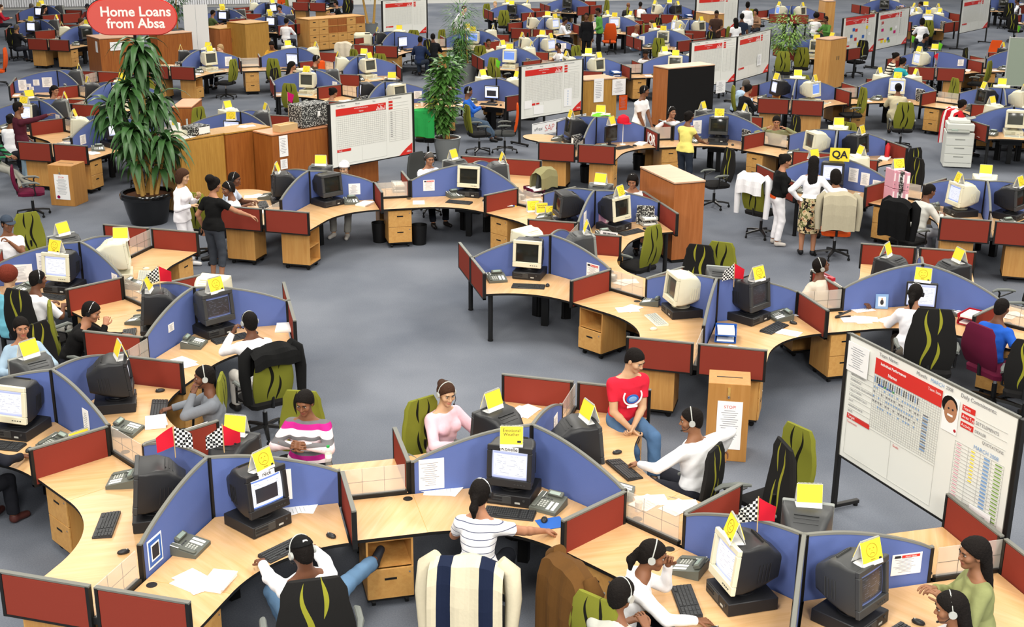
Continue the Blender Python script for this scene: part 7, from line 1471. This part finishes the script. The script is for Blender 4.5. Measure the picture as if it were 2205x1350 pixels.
# left rear
pr('standing person in a maroon shirt and pale jeans, arm stretched out pointing',38,(40,232),pose='stand',H=1.78,lean=-3,head=(-6,4,0),sk=D2,top=('#4d1f2b','long',-.14,.97),bot=('#8fa5b6','full'),hair=('crop','hair_k'),rh=(.52,-.38,1.56),rpole=(-.2,-.6,-.6),lh=(.2,.2,1.0),shoe='#dcdcd8',curl=(.5,.2))
pr('person in a green and blue striped top, legs stretched out, at the left edge',-12,(-20,282),lean=-4,sk=D3,top=('#3f8f62','long',-.1,.95,'hoops'),bot=('#9a988e','full'),feet=[(.75,.12),(.62,-.1)],hair=('crop','hair_k'),lh=(.36,.1,.72),rh=(.36,-.1,.74))
pr('person in white with a headset behind the pointing person',75,(24,258),fem=1,sk=D2,top=(WH,'long'),hair=('bun','hair_k'),gear=G)
pr('person with a dark ponytail behind the desk the maroon shirt man points at',330,(118,195),fem=1,sk=M1,top=('#b9bfc6','long'),hair=('pony','hair_k'),rh=(.3,-.1,1.05))
pr('person in a mustard shirt leaning over behind a blue screen',268,(585,97),lean=22,head=(0,30,0),sk=D2,top=('#dca33a','long',-.1,.95),hair=('short','hair_k'))
pr('fair-haired person with a hand at the face before the cupboards',225,(474,104),sk=L1,top=(WH,'long',-.1,.95),hair=('short','hair_f'),rh=(.22,-.05,1.08),bot=('#20222a','full'))
pr('person in black with long hair beside the beige monitors',20,(629,142),fem=1,sk=M1,top=('#63645f','long'),hair=('long','hair_k'))
pr('person in brown, profile to the right, behind an orange cloth',10,(682,128),lean=12,sk=M1,top=('#4a3a2a','long'),hair=('short','hair_k'),gear=G)
pr('person with a hair band at a desk above the large whiteboard',60,(718,200),lean=14,fem=1,sk=M1,top=('#d9cfb4','short',-.1,.9),hair=('bun','hair_k'),head=(-20,20,0))
pr('person in a dark blue jacket, back to us, left of a pair',80,(905,86),lean=10,sk=D1,top=('#263250','long',-.1,.97),bot=('#303845','full'),hair=('crop','hair_k'))
pr('person in a black jacket, back to us, right of a pair',100,(932,80),lean=14,sk=D1,top=('#1b1c20','long',-.1,.97),hair=('crop','hair_k'))
pr('person in a bright blue jacket and jeans, sideways on an olive chair',-8,(1009,197),lean=-6,head=(5,12,0),sk=D2,top=('#2a62c0','long',-.1,.97),bot=('#4c5d70','full'),feet=[(.66,.1),(.58,-.1)],hair=('crop','hair_k'),gear=GW,lh=(.30,.02,.86),rh=(.31,-.04,.85),curl=(.8,.8))
pr('person in cream looking sideways above a blue screen',300,(1052,92),head=(-20,4,0),sk=D2,top=('#e8dfbd','short',-.1,.92),hair=('crop','hair_k'))
pr('person in a white T-shirt, profile to the left, by the turned beige monitor',205,(1201,101),lean=12,head=(0,6,0),sk=D2,top=(WH,'short',-.1,.95),hair=('crop','hair_k'),gear=G)
pr('person in a pale blue shirt leaning on a desk, left of the green shirt man',5,(1217,44),lean=16,sk=D1,top=('#dfe5f0','long',-.1,.95),bot=('#1b1c22','full'),hair=('crop','hair_k'))
pr('standing person in a green shirt and black trousers',188,(1287,24),pose='stand',H=1.76,sk=D1,top=('#5b9a45','long',-.12,.97),bot=('#1b1b1e','full'),hair=('crop','hair_k'),head=(0,12,0),lh=(.2,.1,1.0))
pr('walking person all in black left of the green shirt man',250,(1263,35),pose='stand',H=1.72,sk=D1,top=('#19191b','long',-.2,.97),bot=('#151517','full'),hair=('crop','hair_k'))
pr('person leaning over a desk in a white shirt and khaki trousers',330,(1000,20),pose='stand',H=1.75,lean=40,sk=L1,top=(WH,'long',-.1,.95),bot=('#8d8560','full'),hair=('short','hair_b'))
pr('pink-faced person in white at the top behind an olive chair',250,(1066,9),sk=L1,top=('#ecebee','long',-.1,.95),hair=('crop','hair_f'))
pr('bald person in a dark patterned top near the top edge',60,(1353,12),sk=D2,top=('#2c2c31','long',-.1,.95,'hoops'),hair=None)
pr('person in white, back to us, right of the bald person',80,(1379,10),lean=10,sk=D1,top=(WH,'short',-.1,.95),hair=('crop','hair_k'))
pr('bald person in white sitting below the red end screens',20,(1372,60),sk=D2,top=('#f0efe6','short',-.1,.95),bot=('#7f93ad','full'),hair=None)
pr('person in a white shirt bowing over a desk right of the bald person',255,(1390,116),lean=24,head=(0,30,0),sk=D1,top=(WH,'short',-.1,.95),hair=('crop','hair_k'))
pr('person in white leaning left beside yellow calendars',200,(1403,50),lean=20,sk=L1,top=(WH,'long',-.1,.95),hair=('short','hair_b'))
pr('standing person in a brown T-shirt reading a sheet',262,(1543,30),pose='stand',H=1.80,sk=D2,head=(0,26,0),top=('#43312a','short',-.15,.95),bot=('#24201e','full'),hair=('crop','hair_k'),lh=(.34,.08,1.12),rh=(.34,-.12,1.08))
pr('standing person in a dark navy shirt, back to us, behind the board pair',75,(1598,36),pose='stand',H=1.74,sk=D1,top=('#262e3e','short',-.12,.97),bot=('#202227','full'),hair=('crop','hair_k'))
pr('person with long black braids in white beside the navy shirt',100,(1584,46),pose='stand',H=1.58,fem=1,sk=D1,top=(WH,'short',-.12,.95),hair=('long','hair_k'))
pr('standing person with bushy hair in white, back to us',80,(1610,12),pose='stand',H=1.68,fem=1,sk=M1,top=(WH,'long',-.1,.95),bot=('#505a66','full'),hair=('puff','hair_k'))
pr('person with dark hair sitting behind low red screens near the pale tree',230,(1627,26),fem=1,sk=M1,top=('#8a6a52','long'),hair=('bob','hair_k'))
pr('bald person in a pale blue shirt bending to the screen',22,(1607,181),lean=26,head=(0,20,0),sk=D3,top=('#a9bfd6','long',-.1,.96),hair=('crop','hair_g'))
pr('person in black with a dark bun beside the pale blue shirt',28,(1612,192),lean=18,fem=1,sk=M1,top=('#17171a','long',-.1,.96),hair=('bun','hair_k'))
pr('person in a cream shirt, back to us, with a dark bun on an olive chair',72,(1934,190),lean=4,head=(10,8,0),fem=1,fat=.7,sk=D2,top=('#c8bd9c','long',-.12,.96),bot=('#8d866f','full'),hair=('bun','hair_k'))
pr('person in a red track jacket with hair tied back',10,(2073,226),fem=1,sk=M1,top=('#c1202e','long',-.1,.97),hair=('bun','hair_k'),head=(5,10,0))
pr('person in a cream and black hooped top leaning in',352,(1930,122),lean=20,fem=1,sk=M1,top=('#e6dfcb','long',-.1,.95,'hoops'),hair=('bun','hair_k'))
pr('person in a teal top, back to us, beside the hooped top',30,(1945,133),lean=16,fem=1,sk=D3,top=('#2f9fa6','long',-.1,.95),hair=('bun','hair_k'))
pr('person in a dark navy shirt bent forward before an olive chair',345,(1994,80),lean=28,head=(0,14,0),sk=D1,top=('#1f2a38','long',-.1,.97),hair=('crop','hair_k'))
pr('person in white, back to us, on an olive chair by the colourful board',75,(1986,46),fem=1,sk=D2,top=(WH,'long',-.1,.95),hair=('bob','hair_k'))
pr('person in an orange top near the top right',200,(1982,10),fem=1,sk=D2,top=('#e07b3a','short',-.1,.9),hair=('bun','hair_k'))
pr('person in a white shirt and black trousers at the top right edge',160,(2190,2),lean=10,sk=D1,top=('#eef1f8','long',-.1,.95),bot=('#17181d','full'),hair=('crop','hair_k'),gear=G)
pr('person in a green top right of the pale tree',210,(1778,42),sk=D1,top=('#4e7a38','long',-.1,.97),hair=('crop','hair_k'))
pr('person with bushy dark hair right of the pale tree',60,(1758,36),fem=1,sk=M1,top=('#e6e2e0','long'),hair=('afro','hair_k'))
pr('person in an olive T-shirt at a lit screen left of the oak cupboard',40,(459,28),sk=D3,top=('#4c5a34','short',-.1,.95),hair=('crop','hair_k'))
pr('person in white on a black striped chair behind the oak cupboard',75,(617,46),sk=M1,top=(WH,'long',-.1,.95),hair=('short','hair_k'))
pr('person with dark hair between two lit screens near the top',250,(602,18),fem=1,sk=M1,top=('#8b8f99','long'),hair=('short','hair_k'))
pr('person in dark brown with long hair near the white blinds',10,(96,18),lean=6,fem=1,sk=M1,top=('#2a1d1a','long',-.1,.97),hair=('long','hair_k'))
pr('bald person in white near the white blinds',60,(68,14),sk=D3,top=('#f1efe2','long',-.1,.96),hair=('crop','hair_g'))
pr('person in a black jacket on a striped chair at the far left',60,(36,60),lean=4,sk=D3,top=('#1a1a1c','long',-.1,.97),hair=('crop','hair_g'))
pr('person in a white shirt sideways near low red screens at the far left',30,(175,46),sk=M2,top=('#dfe6ee','long',-.1,.96),hair=('short','hair_b'))
pr('person in a dark cap at the far left by the blinds',260,(188,15),sk=D2,top=('#8b3a34','long',-.1,.97),hair=('crop','hair_k'),hat=('cap','#20242c',1))
pr('person in red cut off by the left edge near the blinds',20,(2,16),sk=L1,top=('#b02434','long',-.1,.97),hair=('crop','hair_b'))
pr('person in black at the top edge by the locker unit',180,(723,8),sk=M1,top=('#17181a','short',-.1,.96),hair=('crop','hair_k'))
